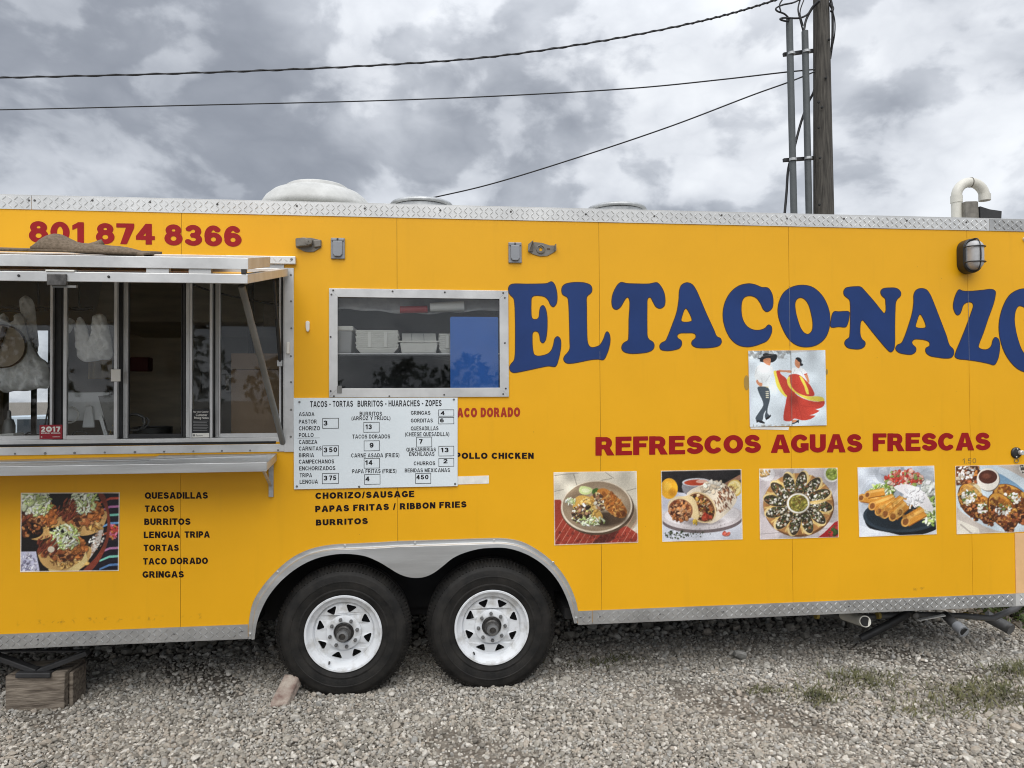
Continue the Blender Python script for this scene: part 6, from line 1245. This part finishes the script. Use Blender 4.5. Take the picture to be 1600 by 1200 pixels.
for pya, pyb, bx_ in ((85.5, 78.5, 1224), (250.5, 246.5, 1224)):
    A_ = at(bx_, pya, yc+0.10); B2 = at(1277, pyb, yc+0.10); br_ = MB().bar(tuple(A_), tuple(B2), 0.05, 0.055).build('strut_bracket', M_dark, up)
    for px in (1239 if pya > 100 else 1236.5, 1263 if pya > 100 else 1260): c = at(px, pya-(px-1224)/51*(pya-pyb), yc-0.02); MB().lathe([(0.062, -0.02), (0.062, 0.02)], tuple(c), 'z', 16).build('clamp', M_galv, br_)
def cable(pts, r, name='cable', par=None, k=6): return MB().tube([tuple(p) for p in spline([at(px, py, Y) for px, py, Y in pts], k, closed=False)], r, 8).build(name, M_wire, par, smooth=True)
cable([(1226, 334, 7.0), (1229, 300, 7.0), (1232, 262, 7.0), (1240, 235, 7.02), (1252, 190, 7.05), (1264, 158, 7.05), (1272, 142, 7.0), (1274, 110, 6.95)], 0.022, par=up)
cable([(1234, 30, 6.87), (1226, 22, 6.8), (1214, 17, 6.7), (1212, 14, 6.7), (1222, 8, 6.75), (1240, 4, 6.8), (1252, -2, 6.85)], 0.014, par=up); cable([(1236, 30, 6.88), (1228, 33, 6.8), (1219, 30, 6.75), (1224, 28, 6.8), (1250, 28, 6.86), (1262, 22, 6.88), (1270, 10, 6.85), (1280, 0, 6.8)], 0.016, par=up)
cable([(1220, 18, 6.7), (1218, 8, 6.7), (1224, -3, 6.7)], 0.012, par=up); cable([(1255, 49, 6.88), (1250, 30, 6.85), (1247, 14, 6.85), (1251, -3, 6.85)], 0.013, par=up); cable([(1256, 49, 6.88), (1260, 30, 6.9), (1270, 12, 6.85), (1281, 1, 6.72)], 0.020, par=up); cable([(1255, 40, 6.9), (1250, 20, 6.9), (1257, -3, 6.9)], 0.010, par=up)
cable([(1297, -4, 6.85), (1300, 10, 6.85), (1301, 40, 6.85), (1300, 70, 6.9), (1297, 92, 6.95)], 0.020, par=up); cable([(1296, 4, 6.8), (1304, 30, 6.8), (1304, 55, 6.85), (1299, 80, 6.9)], 0.010, par=up); cable([(1297, 6, 6.75), (1301, 14, 6.75), (1299, 18, 6.75)], 0.026, par=up)
# overhead wires
def wire(pts, r, label, twist=0.0):
    P_ = spline([at(px, py, Y) for px, py, Y in pts], 40, closed=False); b = P_[-1]
    o = MB().tube([tuple(p) for p in P_], r, 8).build('power_line', M_wire, None, smooth=True)
    if twist:
        q = [(p[0], p[1]+twist*math.cos(i*0.8), p[2]+twist*math.sin(i*0.8)) for i, p in enumerate(P_)]; MB().tube(q, r*0.8, 6).build('wrapped_strand', M_wire, o, smooth=True)
    return tag(o, label, 'power line', 'overhead wires meeting at the pole')
wire([(-420, 127, 13), (-150, 125, 12), (0, 121.5, 11), (300, 114, 10), (560, 103.5, 9.4), (760, 89.5, 9), (940, 64, 8.6), (1080, 36.5, 8.2), (1150, 19, 7.8), (1212, 0, 7.4), (1282, -24, 6.9)], 0.016, 'thick twisted black overhead cable, uppermost of the wires', 0.014)
wire([(-420, 174, 13), (-150, 173, 12), (0, 171.5, 11), (300, 164.5, 10.2), (600, 157, 9.5), (800, 149, 9), (1000, 137, 8), (1130, 124, 7.4), (1230, 112.5, 7), (1273, 108.5, 6.88)], 0.0125, 'thin overhead wire running level across the sky, second from the top')
wire([(560, 336, 9.5), (660, 312.5, 9), (760, 289.5, 8.6), (900, 247, 8.1), (1050, 196.5, 7.5), (1180, 147, 7.1), (1236, 127, 6.95), (1273, 112, 6.88)], 0.0125, 'thin overhead wire slanting down from the pole behind the roof')
# ================================================================== INSIDE THE TRAILER
def seg_rows(px, py, Y): return at(px, py, Y)
# behind the small window, on its shelf
ysh = xz(640, 551.5, 0.10)[1]
def shz(Y=0.1): return xz(640, 552, 0.037)[1]+0.001
def crate(px0, py0, px1, Y, d, taper=0.9):
    """box sizes from photo columns at depth Y, standing on the shelf"""
    x0, z1 = xz(px0, py0, Y); x1, _ = xz(px1, py0, Y); return x0, x1, shz(), z1
x0, x1, z0, z1 = crate(520, 509, 553, 0.045, .2)
t = thing('food_tub', ((x0+x1)/2, 0.2, z0), 'grey plastic tub with white lid at the left of the window shelf', 'food tub')
MB().hexa([(x0+.012, .057, z0), (x1-.018, .057, z0), (x1-.018, .26, z0), (x0+.012, .26, z0), (x0+.004, .049, z1-.03), (x1-.010, .049, z1-.03), (x1-.010, .27, z1-.03), (x0+.004, .27, z1-.03)]).build('tub', M_tub, t, bevel=0.008)
MB().box(x0, .043, z1-.0295, x1-.004, .275, z1).build('lid', M_foam, t, bevel=0.008)
def foam_stack(px0, px1, pytop, Y, n, label, first=None):
    x0, x1, z0, z1 = crate(px0, pytop, px1, Y, .2); t = thing('foam_boxes', ((x0+x1)/2, Y+.1, z0), label, 'foam boxes')
    h = (z1-z0); bot = h*.22; tap = (x1-x0)*.11
    MB().hexa([(x0+tap, Y+.01, z0), (x1-tap, Y+.01, z0), (x1-tap, Y+.2, z0), (x0+tap, Y+.2, z0), (x0, Y, z0+bot), (x1, Y, z0+bot), (x1, Y+.21, z0+bot), (x0, Y+.21, z0+bot)]).build('foam_box', M_foam, t, bevel=0.004)
    dz = (h-bot)/n
    for k in range(n):
        j = 0.003*math.sin(k*2.3); za, zb_ = z0+bot+k*dz+.0008, z0+bot+(k+1)*dz-.0008
        MB().hexa([(x0+j, Y+.001, za), (x1+j, Y+.001, za), (x1+j, Y+.21, za), (x0+j, Y+.21, za), (x0+j-.001, Y-.002, zb_), (x1+j+.001, Y-.002, zb_), (x1+j, Y+.21, zb_), (x0+j, Y+.21, zb_)]).build('foam_box', M_foam, t, bevel=0.002)
    for q in (.28, .66): MB().box(x0+(x1-x0)*q, Y-.006, z0+bot+.004, x0+(x1-x0)*q+.022, Y-.0025, z1-.012).build('tab_column', M_foam, t, bevel=0.002)
    return t
foam_stack(556, 622, 515.5, 0.046, 9, 'tall nested stack of white foam boxes on the window shelf')
foam_stack(686, 722, 521, 0.075, 8, 'foam box stack half hidden by the blue cutting board')
x0, x1, z0, z1 = crate(623.5, 515, 686, 0.046, .2); zm = xz(640, 534, 0.046)[1]
t = thing('open_foam_box', ((x0+x1)/2, .2, z0), 'open white foam takeout box with raised lid on the window shelf', 'foam box')
w = x1-x0
MB().hexa([(x0+w*.06, .056, z0), (x1-w*.08, .056, z0), (x1-w*.08, .27, z0), (x0+w*.06, .27, z0), (x0+.004, .048, zm-.004), (x1-w*.03, .048, zm-.004), (x1-w*.03, .28, zm-.004), (x0+.004, .28, zm-.004)]).build('base', M_foam, t, bevel=0.006)
zr = xz(640, 524.5, 0.046)[1]
rim_ = MB(); rim_.box(x0-.004, .038, zm-.003, x1, .050, zm+.006); rim_.box(x0-.004, .051, zm-.003, x0+.010, .26, zm+.006); rim_.box(x1-.014, .051, zm-.003, x1, .26, zm+.006); rim_.build('rim', M_foam, t, bevel=0.003)
MB().hexa([(x0+.01, .255, zm), (x1-.012, .255, zm), (x1-.012, .262, zm), (x0+.01, .262, zm), (x0+.006, .29, z1), (x1-.02, .29, z1), (x1-.02, .297, z1), (x0+.006, .297, z1)]).build('lid', M_foam, t, bevel=0.002)
for q in (.3, .62): MB().bar((x0+w*q, .252, zm+.004), (x0+w*(q-.02), .286, z1-.003), .004, .003).build('lid_ridge', M_tub, t)
x0, z1 = xz(703.3, 494.8, 0.012); x1, z0 = xz(779, 607, 0.012); z0 = W_z0+0.001; x1 = min(x1, W_x1-0.003)
MB().prism([(x0, z0), (x1, z0), (x1, z1-.006), (x1-.005, z1), (x0+.008, z1), (x0+.003, z1-.003), (x0, z1-.008)], 0.012, 0.024).build('cutting_board', M_bluebd)
tag(bpy.data.objects['cutting_board'], 'blue plastic cutting board standing against the small window glass', 'cutting board')
# plastic-wrapped packet and roll hung above
x0, z0 = xz(527, 486, 0.10); x1, z1 = xz(781, 466, 0.10)
def wrap_(u, v): x = x0+(x1-x0)*u; return (x, 0.10+0.05*v+0.006*math.sin(23*u+6*v), z0+0.012*math.cos(u*6.28)+(z1-z0+0.03)*v+0.004*math.sin(31*u))
o = sheet_mesh('plastic_wrap', wrap_, 50, 8, M_film, None, 0.002); tag(o, 'crumpled clear plastic wrapping along the top of the small window', 'plastic wrap')
a, b = at(672, 480, 0.085), at(725, 478, 0.085); o = MB().tube([tuple(a), tuple(a+(b-a)*.5), tuple(b)], [.026, .030, .031], 16).build('paper_roll', M_foam, None, smooth=True); tag(o, 'white paper roll lying in the wrap at the top of the small window', 'paper roll')
a, b = at(625, 484, 0.09), at(668, 483, 0.09); o = MB().tube([tuple(a), tuple(b)], .022, 12).build('red_packet', M_redp, None, smooth=True); tag(o, 'dull red packet beside the white paper roll', 'packet')
# serving window interior -------------------------------------------------
zcount = S_z0-0.01
wc = MB().box(S_x0, 0.14, zcount-0.03, S_x1+0.6, 0.62, zcount).build('work_counter', M_inst, TR)
MB().box(S_x0, 0.14, 0.88, S_x1+0.6, 0.62, zcount-0.031).build('counter_front', M_in, wc)
# stainless hood and sheets at the back
x0, z0 = xz(194, 522, 1.75); x1, z1 = xz(470, 440, 1.75)
hd_ = MB().hexa([(x0, 1.25, z0+.05), (x1, 1.25, z0+.05), (x1, 2.15, z0), (x0, 2.15, z0), (x0, 1.5, z1+.25), (x1, 1.5, z1+.25), (x1, 2.15, z1+.25), (x0, 2.15, z1+.25)]).build('range_hood', M_inst, TR)
x0, z1 = xz(305, 517, 2.1); x1, z0 = xz(440, 700, 2.1); MB().box(x0, 2.08, z0, x1, 2.10, z1).build('wall_sheet', M_inw, TR)
x0, z1 = xz(194, 522, 2.12); x1, z0 = xz(303, 700, 2.12); MB().box(x0, 2.12, z0, x1, 2.14, z1).build('wall_sheet', M_inst, TR)
x0, z0 = xz(387, 640, 1.2); x1, z1 = xz(394, 430, 1.2); MB().box(x0, 1.2, 0.48, x1, 1.26, ZT-.03).build('inner_post', M_dark, TR)
x0, z1 = xz(411, 470, 1.0); x1, z0 = xz(441, 511, 1.0); t = MB().box(x0, 1.0, z0, x1, 1.05, z1).build('wall_box', M_taupe, TR, bevel=0.005)
# things
x0, z1 = xz(361, 552, 0.19); x1, z0 = xz(447, 684, 0.19)
t = thing('cardboard_box', ((x0+x1)/2, .34, zcount+.001), 'plain brown cardboard box standing inside at the right of the serving window', 'cardboard box')
MB().box(x0, .19, zcount+.001, x1, .48, z1).build('carton', M_card, t, bevel=0.003); MB().box(x0+.003, .187, z1-.10, x1, .1895, z1-.096).build('seam', M_brown, t)
# hanging carrier bags: a traced outline, filled with points and crumpled
from mathutils.geometry import delaunay_2d_cdt
def bag(outline, Y, label, depth, seed, step=2.4):
    px = [tuple(p) for p in spline(outline, 3)]; xs_ = [p[0] for p in px]; ys_ = [p[1] for p in px]; n = len(px); r = random.Random(seed)
    def inside(x, y):
        c = False
        for i in range(n):
            (ax, ay), (bx, by) = px[i], px[(i+1) % n]
            if (ay > y) != (by > y) and x < (bx-ax)*(y-ay)/(by-ay)+ax: c = not c
        return c
    pa = np.array(px)
    def edge(x, y):
        best = 9e9
        for i in range(n):
            ax, ay = px[i]; bx, by = px[(i+1) % n]; dx, dy = bx-ax, by-ay; t = max(0, min(1, ((x-ax)*dx+(y-ay)*dy)/(dx*dx+dy*dy+1e-9))); best = min(best, math.hypot(x-ax-t*dx, y-ay-t*dy))
        return best
    pts = list(px); y = min(ys_)
    while y < max(ys_):
        x = min(xs_)
        while x < max(xs_):
            q = (x+r.uniform(-.6, .6), y+r.uniform(-.6, .6))
            if inside(*q) and edge(*q) > 1.0: pts.append(q)
            x += step
        y += step
    res = delaunay_2d_cdt([Vector((a, -b)) for a, b in pts], [(i, (i+1) % n) for i in range(n)], [], 1, 1e-5)
    ph = [r.uniform(0, 6.28) for _ in range(8)]; vs = []; k = len(res[0])
    for side in (1, -1):
        for v in res[0]:
            a, b = v.x, -v.y; e = min(1, edge(a, b)/14); bulge = depth*math.sqrt(max(0, e*(2-e)))
            cr = .011*math.sin(a*.34+b*.13+ph[0]+1.4*math.sin(b*.11+ph[1]))+.008*math.sin(a*.62-b*.30+ph[2])+.006*math.sin(b*.42+a*.21+ph[3])+.004*math.sin(a*1.3+b*.9+ph[4])
            w = at(a, b, Y); vs.append((w[0], Y-side*(bulge*.5+.003)+cr*min(1, e*3+.25), w[2]))
    fs = [tuple(f) for f in res[2]]; fs += [tuple(i+k for i in reversed(f)) for f in res[2]]
    c = at(sum(xs_)/n, max(ys_), Y); t = thing('carrier_bag', (c[0], Y, c[2]), label, 'plastic bag', 'plastic bags hanging in the serving window')
    MB().add(vs, fs).build('pouch', M_bag, t, smooth='all'); return t
b1 = bag([(-16, 512), (-6, 500), (6, 489), (12, 500), (19, 507), (25, 496), (31, 489), (36, 495), (42, 515), (50, 540), (60, 556), (74, 568), (78, 588), (76, 606), (60, 607), (42, 611), (22, 611), (6, 613), (1, 594), (-4, 566), (-18, 550)], 0.17, 'big white plastic bag hanging at the far left of the serving window', .10, 3)
b2 = bag([(116, 514), (119, 502), (125, 495), (130, 499), (136, 514), (140.5, 531), (144.5, 512), (147, 494), (156, 490), (164, 494), (168, 504), (172, 522), (176, 547), (173, 561), (160, 562), (145, 565), (131, 565), (121, 556), (119, 536)], 0.17, 'small folded white plastic bag hanging above the pale monitor', .07, 8)
b3 = bag([(30, 470), (38, 462), (47, 465), (54, 478), (56, 500), (60, 530), (57, 552), (48, 540), (42, 515), (36, 496)], 0.34, 'grey clear plastic bag hung behind the biggest white bag', .03, 5)
b4 = bag([(103, 498), (110, 497), (118, 504), (114, 512), (109, 521), (106, 514)], 0.22, 'scrap of plastic bag tied left of the small white bag', .015, 6, 1.8)
c = at(4, 541, 0.085); t = thing('round_basket', (c[0], c[1], c[2]-.12), 'round tan disc with a brown strap hanging before the big white bag', 'basket')
rx = at(40, 541, 0.085)[0]-c[0]
m = MB().lathe([(rx, 0), (rx, .02), (rx*.96, .03), (.002, .03), (.002, .0), (rx*.97, 0)], (0, 0, 0), n=40, closed=True).build('disc', M_tan, t); m.matrix_parent_inverse = Matrix.Identity(4); m.location = (0, 0, .12)
m = MB().lathe([(rx, -.004), (rx*1.02, .0), (rx, .012), (rx*.96, .0)], (0, 0, 0), n=40, closed=True).build('rim', M_brown, t); m.matrix_parent_inverse = Matrix.Identity(4); m.location = (0, -.002, .12)
m = MB().bar((rx*.16, -.012, .115+rx*.95), (-rx*.42, -.012, .12-rx*.86), .006, .026).build('strap', M_brown, t); m.matrix_parent_inverse = Matrix.Identity(4)
o = MB().tube([tuple(at(-40, 481, .36)), tuple(at(145, 481, .36))], .007, 8).build('hanging_rail', M_dark, TR); MB().tube([tuple(at(-40, 486, .38)), tuple(at(145, 484, .38))], .006, 8).build('hanging_rail', M_dark, TR)
for px in (60, 124): MB().tube([tuple(at(px, 483, .36)), tuple(at(px, 440, .36))], .006, 8).build('rail_hanger', M_dark, TR)
# cloth behind the second bag
x0, z1 = xz(139, 560, .62); x1, z0 = xz(171, 592, .62)
def cl_(u, v): return (x0+(x1-x0)*u, .62+.03*math.sin(u*15)+.01*v, z0+(z1-z0+.1)*v)
o = sheet_mesh('hanging_cloth', cl_, 24, 6, M_cloth, None, .006); tag(o, 'beige cloth hanging just below the small white bag', 'cloth')
# monitor seen from behind
x0, z1 = xz(90, 613, .24); x1, z0 = xz(168, 655, .24)
t = thing('monitor', ((x0+x1)/2, .30, zcount+.001), 'pale desktop monitor seen from behind, standing on the inside counter', 'monitor')
MB().hexa([(x0, .24, z0-.012), (x1-.02, .24, z0-.004), (x1-.02, .275, z0-.004), (x0, .275, z0-.012), (x0, .27, z1), (x1, .27, z1), (x1, .30, z1), (x0, .30, z1)]).build('screen_shell', M_mon, t, bevel=.006)
a = at(134, 634, .21); b = at(142, 663, .21); MB().hexa([(a[0]-.02, .205, b[2]-.02), (b[0]+.022, .205, b[2]-.02), (b[0]+.022, .225, b[2]-.02), (a[0]-.02, .225, b[2]-.02), (a[0]-.018, .235, a[2]), (a[0]+.022, .235, a[2]), (a[0]+.022, .25, a[2]), (a[0]-.018, .25, a[2])]).build('stand', M_mon, t, bevel=.008)
MB().box(a[0]-.06, .17, zcount+.001, b[0]+.08, .30, zcount+.012).build('foot', M_mon, t, bevel=.004)
MB().tube([tuple(at(106+17*math.cos(q), 648+13*math.sin(q), .20)) for q in [i*6.2832/20 for i in range(21)]], .005, 8).build('cord', M_foam, t, smooth=True)
P4 = [at(153, 619, .17), at(186, 616, .17), at(192, 676, .19), at(168, 673, .19)]
t = thing('tablet_stand', (at(175, 684, .18)[0], .18, zcount+.001), 'dark tablet screen leaning on a white arm beside the pale monitor', 'tablet')
MB().hexa([tuple(P4[3]), tuple(P4[2]), tuple(P4[2]+[0, .012, 0]), tuple(P4[3]+[0, .012, 0]), tuple(P4[0]), tuple(P4[1]), tuple(P4[1]+[0, .012, 0]), tuple(P4[0]+[0, .012, 0])]).build('screen', M_tube, t, bevel=.003)
MB().bar(tuple(at(157, 650, .2)), tuple(at(166, 680, .2)), .012, .02).build('arm', M_mon, t)
# clutter along the counter
rc = random.Random(5)
def clutter(name, px, w, h, m_, label, cat, Y=.17, grp='small things on the inside counter'):
    c = at(px, 690, Y); t = thing(name, (c[0], Y, zcount+.001), label, cat, grp); return t, c
t, c = clutter('white_box', 8, 0, 0, M_foam, 'white square gadget box at the bottom left corner of the serving window', 'box'); MB().hexa([(c[0]-.07, .17, zcount+.001), (c[0]+.05, .17, zcount+.001), (c[0]+.06, .28, zcount+.001), (c[0]-.07, .28, zcount+.001), (c[0]-.06, .18, zcount+.062), (c[0]+.04, .175, zcount+.07), (c[0]+.05, .27, zcount+.07), (c[0]-.06, .27, zcount+.062)]).build('case', M_foam, t, bevel=.006)
t, c = clutter('pump_bottle', 14, 0, 0, M_tube, 'dark squeeze bottle left of the red permit sticker', 'bottle', .24); MB().lathe([(.03, 0), (.032, .02), (.032, .11), (.024, .14), (.012, .15), (.010, .19), (.004, .20)], (c[0], .24, zcount+.001), 'z', 16).build('bottle', M_tube, t, smooth=True)
t, c = clutter('card_reader', 28, 0, 0, M_foam, 'pale card reader on the inside counter near the red sticker', 'card reader', .19); MB().hexa([(c[0]-.03, .17, zcount+.001), (c[0]+.06, .17, zcount+.001), (c[0]+.06, .25, zcount+.001), (c[0]-.03, .25, zcount+.001), (c[0]-.02, .18, zcount+.03), (c[0]+.05, .18, zcount+.045), (c[0]+.055, .25, zcount+.05), (c[0]-.02, .25, zcount+.04)]).build('case', M_foam, t, bevel=.005)
for q in ([(60, 684, .16), (68, 672, .18), (73, 650, .2), (78, 625, .22)], [(35, 683, .16), (45, 676, .17), (58, 680, .16), (70, 684, .16)], [(113, 687, .13), (114, 678, .13), (124, 674, .14), (136, 678, .14), (140, 687, .13)]):
    MB().tube([tuple(p) for p in spline([at(*a) for a in q], 6, False)], .0045, 6).build('loose_cord', M_wire, TR, smooth=True)
t, c = clutter('napkin_box', 221, 0, 0, M_taupe, 'small brown paper holder inside the open middle window', 'holder', .2); MB().box(c[0]-.025, .2, zcount+.001, c[0]+.022, .26, zcount+.055).build('holder', M_taupe, t, bevel=.004)
t, c = clutter('gold_tinsel', 171, 0, 0, M_gold, 'bit of gold foil tinsel at the foot of the tablet', 'tinsel', .16)
gmb = MB()
for i in range(60):
    a = np.array([c[0]+rc.gauss(0, .012), .16+rc.gauss(0, .01), zcount+.004+abs(rc.gauss(.03, .022))]); d = np.array([rc.gauss(0, .008), rc.gauss(0, .008), rc.gauss(0, .008)]); e = np.array([rc.gauss(0, .004), rc.gauss(0, .004), rc.gauss(0, .004)]); gmb.add([a, a+d, a+d+e], [(0, 1, 2)])
gmb.build('tinsel', M_gold, t, fix=False)
t, c = clutter('spray_gun', 205, 0, 0, M_tube, 'grey coiled cable heap in the dark middle of the serving window', 'cable', .35); MB().tube([(c[0]+.02+(.05+.004*i/6)*math.cos(i*.5), .35+.02*math.sin(i*.7), zcount+.12+.05*math.sin(i*.5)) for i in range(40)], .007, 6).build('coil', M_tube, t, smooth=True)
# utensils and pans, dim at the back
t = thing('red_can', (at(219, 560, 1.6)[0], 1.6, 1.3), 'dull red tin at the back of the kitchen, seen through the middle opening', 'tin'); c = at(219, 570, 1.6); MB().box(c[0]-.08, 1.6, c[2]-.05, c[0]+.06, 1.7, c[2]+.06).build('tin', mat('faded_red_tin', (.11, .018, .015), .6), t, bevel=.01)
hob = MB().box(at(199, 650, 1.5)[0]-.1, 1.35, .48, at(330, 650, 1.5)[0], 2.0, 1.32).build('stove', M_inst, TR, bevel=.01)
pan = thing('stock_pot', (at(235, 640, 1.55)[0], 1.6, 1.321), 'dark cooking pot on the stove deep inside the kitchen', 'pot'); MB().lathe([(.13, 0), (.14, .01), (.14, .18), (.146, .185), (.13, .19), (.12, .02), (.002, .02)], (pan.location.x, 1.6, 1.321), 'z', 28).build('pot', M_tube, pan, smooth=True)
for px, py, w_, h_, m_ in ((352, 599, 18, 26, M_foam), (300, 596, 14, 34, M_inw)):
    x0, z1 = xz(px, py-h_/2, 2.05); x1, z0 = xz(px+w_, py+h_/2, 2.05); MB().box(x0, 2.06, z0, x1, 2.065, z1).build('paper_note', m_, TR)
MB().tube([tuple(p) for p in spline([at(290, 440, .6), at(330, 455, .6), at(380, 466, .6), at(440, 478, .6)], 6, False)], .006, 6).build('inner_cable', M_wire, TR, smooth=True)
# ================================================================== BEHIND THE TRAILER
# a pale car far behind, glimpsed through the kitchen
def car(cx, cy, L, label):
    t = thing('parked_car', (cx, cy, 0), label, 'car')
    sx = L/4.4; side = [(-2.2, .35), (-2.2, .75), (-2.1, .92), (-1.3, 1.0), (-.75, 1.42), (.65, 1.46), (1.35, 1.02), (2.05, .9), (2.2, .7), (2.2, .35)]
    MB().prism([(cx+x*sx, z) for x, z in side], cy-.85, cy+.85).build('body', M_carp, t, bevel=.05)
    MB().prism([(cx+x*sx, z) for x, z in ((-1.15, 1.02), (-.68, 1.36), (.0, 1.39), (.0, 1.02))], cy-.862, cy-.851).build('side_glass', M_carg, t); MB().prism([(cx+x*sx, z) for x, z in ((.06, 1.02), (.06, 1.39), (.6, 1.39), (1.2, 1.02))], cy-.862, cy-.851).build('side_glass', M_carg, t)
    for x in (-1.35, 1.35):
        w = MB().lathe([(.20, -.1), (.33, -.1), (.34, -.06), (.34, .1), (.2, .1)], (cx+x*sx, cy-.80, .34), n=28).build('wheel', M_rub, t, smooth=True); MB().lathe([(.19, -.105), (.15, -.09), (.03, -.1), (.001, -.1)], (cx+x*sx, cy-.80, .34), n=20).build('rim', M_galv, w)
    return t
cc = at(40, 640, 9.0); car(float(cc[0]), 9.5, 4.4, 'pale blue parked car glimpsed through the kitchen at far left')
# leafy bush beyond the right end
M_leaf = bpy.data.materials.new('bush_leaf'); M_leaf.use_nodes = True
_t = M_leaf.node_tree; _b = _t.nodes['Principled BSDF']; _n = N(_t, 'ShaderNodeTexNoise'); _n.inputs['Scale'].default_value = 5; _cr = N(_t, 'ShaderNodeValToRGB'); _tc = N(_t, 'ShaderNodeTexCoord')
_t.links.new(_tc.outputs['Object'], _n.inputs['Vector']); _t.links.new(_n.outputs[0], _cr.inputs[0]); _cr.color_ramp.elements[0].position = .3; _cr.color_ramp.elements[0].color = (.035, .065, .014, 1); _cr.color_ramp.elements[1].position = .7; _cr.color_ramp.elements[1].color = (.11, .16, .04, 1); _t.links.new(_cr.outputs[0], _b.inputs['Base Color']); _b.inputs['Roughness'].default_value = .6
def bush(cx, cy, rx, ry, h, n, label):
    t = thing('bush', (cx, cy, 0), label, 'bush'); m = MB(); r = random.Random(int(cx*100)); st = MB()
    for i in range(14):
        a = r.uniform(0, 6.28); st.tube([(cx+.1*math.cos(a), cy+.1*math.sin(a), -.02), (cx+rx*.7*math.cos(a), cy+ry*.7*math.sin(a), h*.7)], [.012, .004], 5)
    st.build('stems', M_pole, t)
    for i in range(n):
        a = r.uniform(0, 6.28); q = r.random()**.45; z = h*r.random()**.8; k = math.sqrt(max(0.05, 1-(z/h)**2*.8)); p = np.array([cx+rx*q*k*math.cos(a), cy+ry*q*k*math.sin(a), z]); d = np.array([r.gauss(0, 1), r.gauss(0, 1), r.gauss(.3, .6)]); d /= np.linalg.norm(d); s = r.uniform(.022, .05); e = np.cross(d, [r.gauss(0, 1), r.gauss(0, 1), r.gauss(0, 1)]); e /= np.linalg.norm(e)+1e-6
        m.add([p, p+d*s*.5+e*s*.3, p+d*s, p+d*s*.5-e*s*.3], [(0, 1, 2, 3)])
    o = m.build('foliage', M_leaf, t, fix=False); o['kind'] = 'stuff'
    return t
bc = at(1600, 975, 0.75); bush(float(bc[0])+.08, .80, .36, .40, .44, 3000, 'low green bush growing beyond the right end of the trailer')
# weeds coming up through the gravel
M_weed = mat('dry_weed', (.075, .085, .030), .8, var=.3, vscale=8, col2=(.16, .155, .07))
def weed(px, py, rx, ry, n, label, h=.05):
    d = FWD+RGT*(px-800)/FPX-UPV*(py-600)/FPX; c = CAM+d*(-CAM[2]/d[2]); r = random.Random(px); m = MB()
    for i in range(n):
        x, y = c[0]+r.gauss(0, rx*.5), c[1]+r.gauss(0, ry*.5); a = r.uniform(0, 6.28); L = r.uniform(.3, 1.0)*h; w = r.uniform(.0016, .0042); lean = r.uniform(.7, 2.6)
        p0 = np.array([x, y, gz(x, y)+.002]); p1 = p0+np.array([math.cos(a)*lean*L*.5, math.sin(a)*lean*L*.5, L*.75]); p2 = p0+np.array([math.cos(a)*lean*L*1.1, math.sin(a)*lean*L*1.1, L]); s = np.array([-math.sin(a)*w, math.cos(a)*w, 0])
        m.add([p0-s, p0+s, p1+s*.8, p1-s*.8, p2], [(0, 1, 2, 3), (3, 2, 4)])
    o = m.build('weed_patch', M_weed, None, fix=False); return tag(o, label, 'weeds', 'weeds growing in the gravel', 'stuff')
weed(1350, 1066, .26, .18, 420, 'thin dry weeds in the gravel below the taquito print', .035); weed(1282, 1093, .17, .12, 260, 'small weed tuft left of the larger dry weeds', .035); weed(1540, 1088, .42, .24, 820, 'widest weed patch, in the gravel at lower right', .04); weed(1594, 1052, .22, .12, 300, 'green weeds at the right edge of the gravel', .05); weed(1190, 1082, .12, .07, 80, 'sparse weed sprigs right of the wheels', .03); weed(950, 1032, .3, .1, 160, 'low weeds in the shade right of the right tyre', .025); weed(1445, 1112, .24, .12, 150, 'faint weeds between the two larger patches', .03)
# trees across the lot, behind the viewer, mirrored in the window glass
tm = MB(); r = random.Random(4); M_tree = mat('dark_tree_leaf', (.03, .05, .018), .8, var=.4, vscale=.6)
for k in range(34):
    cx, cy = -75+k*4.6+r.uniform(-1.5, 1.5), -48+r.uniform(-5, 5); h = r.uniform(3.6, 6.6); w = r.uniform(2.2, 3.4)
    tm.tube([(cx, cy, 0), (cx+.1, cy, h*.7)], [.16, .05], 6)
    for i in range(330):
        a = r.uniform(0, 6.28); z = h*(.08+.92*r.random()**.8); q = w*math.sqrt(max(.02, 1-abs(2*z/h-.9)**2.2))*r.random()**.4; p = np.array([cx+q*math.cos(a), cy+q*math.sin(a)*.8, z]); s_ = r.uniform(.18, .42); d = np.array([r.gauss(0, 1), r.gauss(0, .6), r.gauss(0, 1)]); d /= np.linalg.norm(d); e = np.cross(d, [r.gauss(0, 1), r.gauss(0, 1), r.gauss(0, 1)]); e /= np.linalg.norm(e)+1e-6
        tm.add([p, p+d*s_+e*s_*.6, p+d*s_*2, p+d*s_-e*s_*.6], [(0, 1, 2, 3)])
tag(tm.build('tree_row', M_tree, None, fix=False), 'row of dark leafy trees across the lot, mirrored in the window glass', 'trees', kind='stuff')
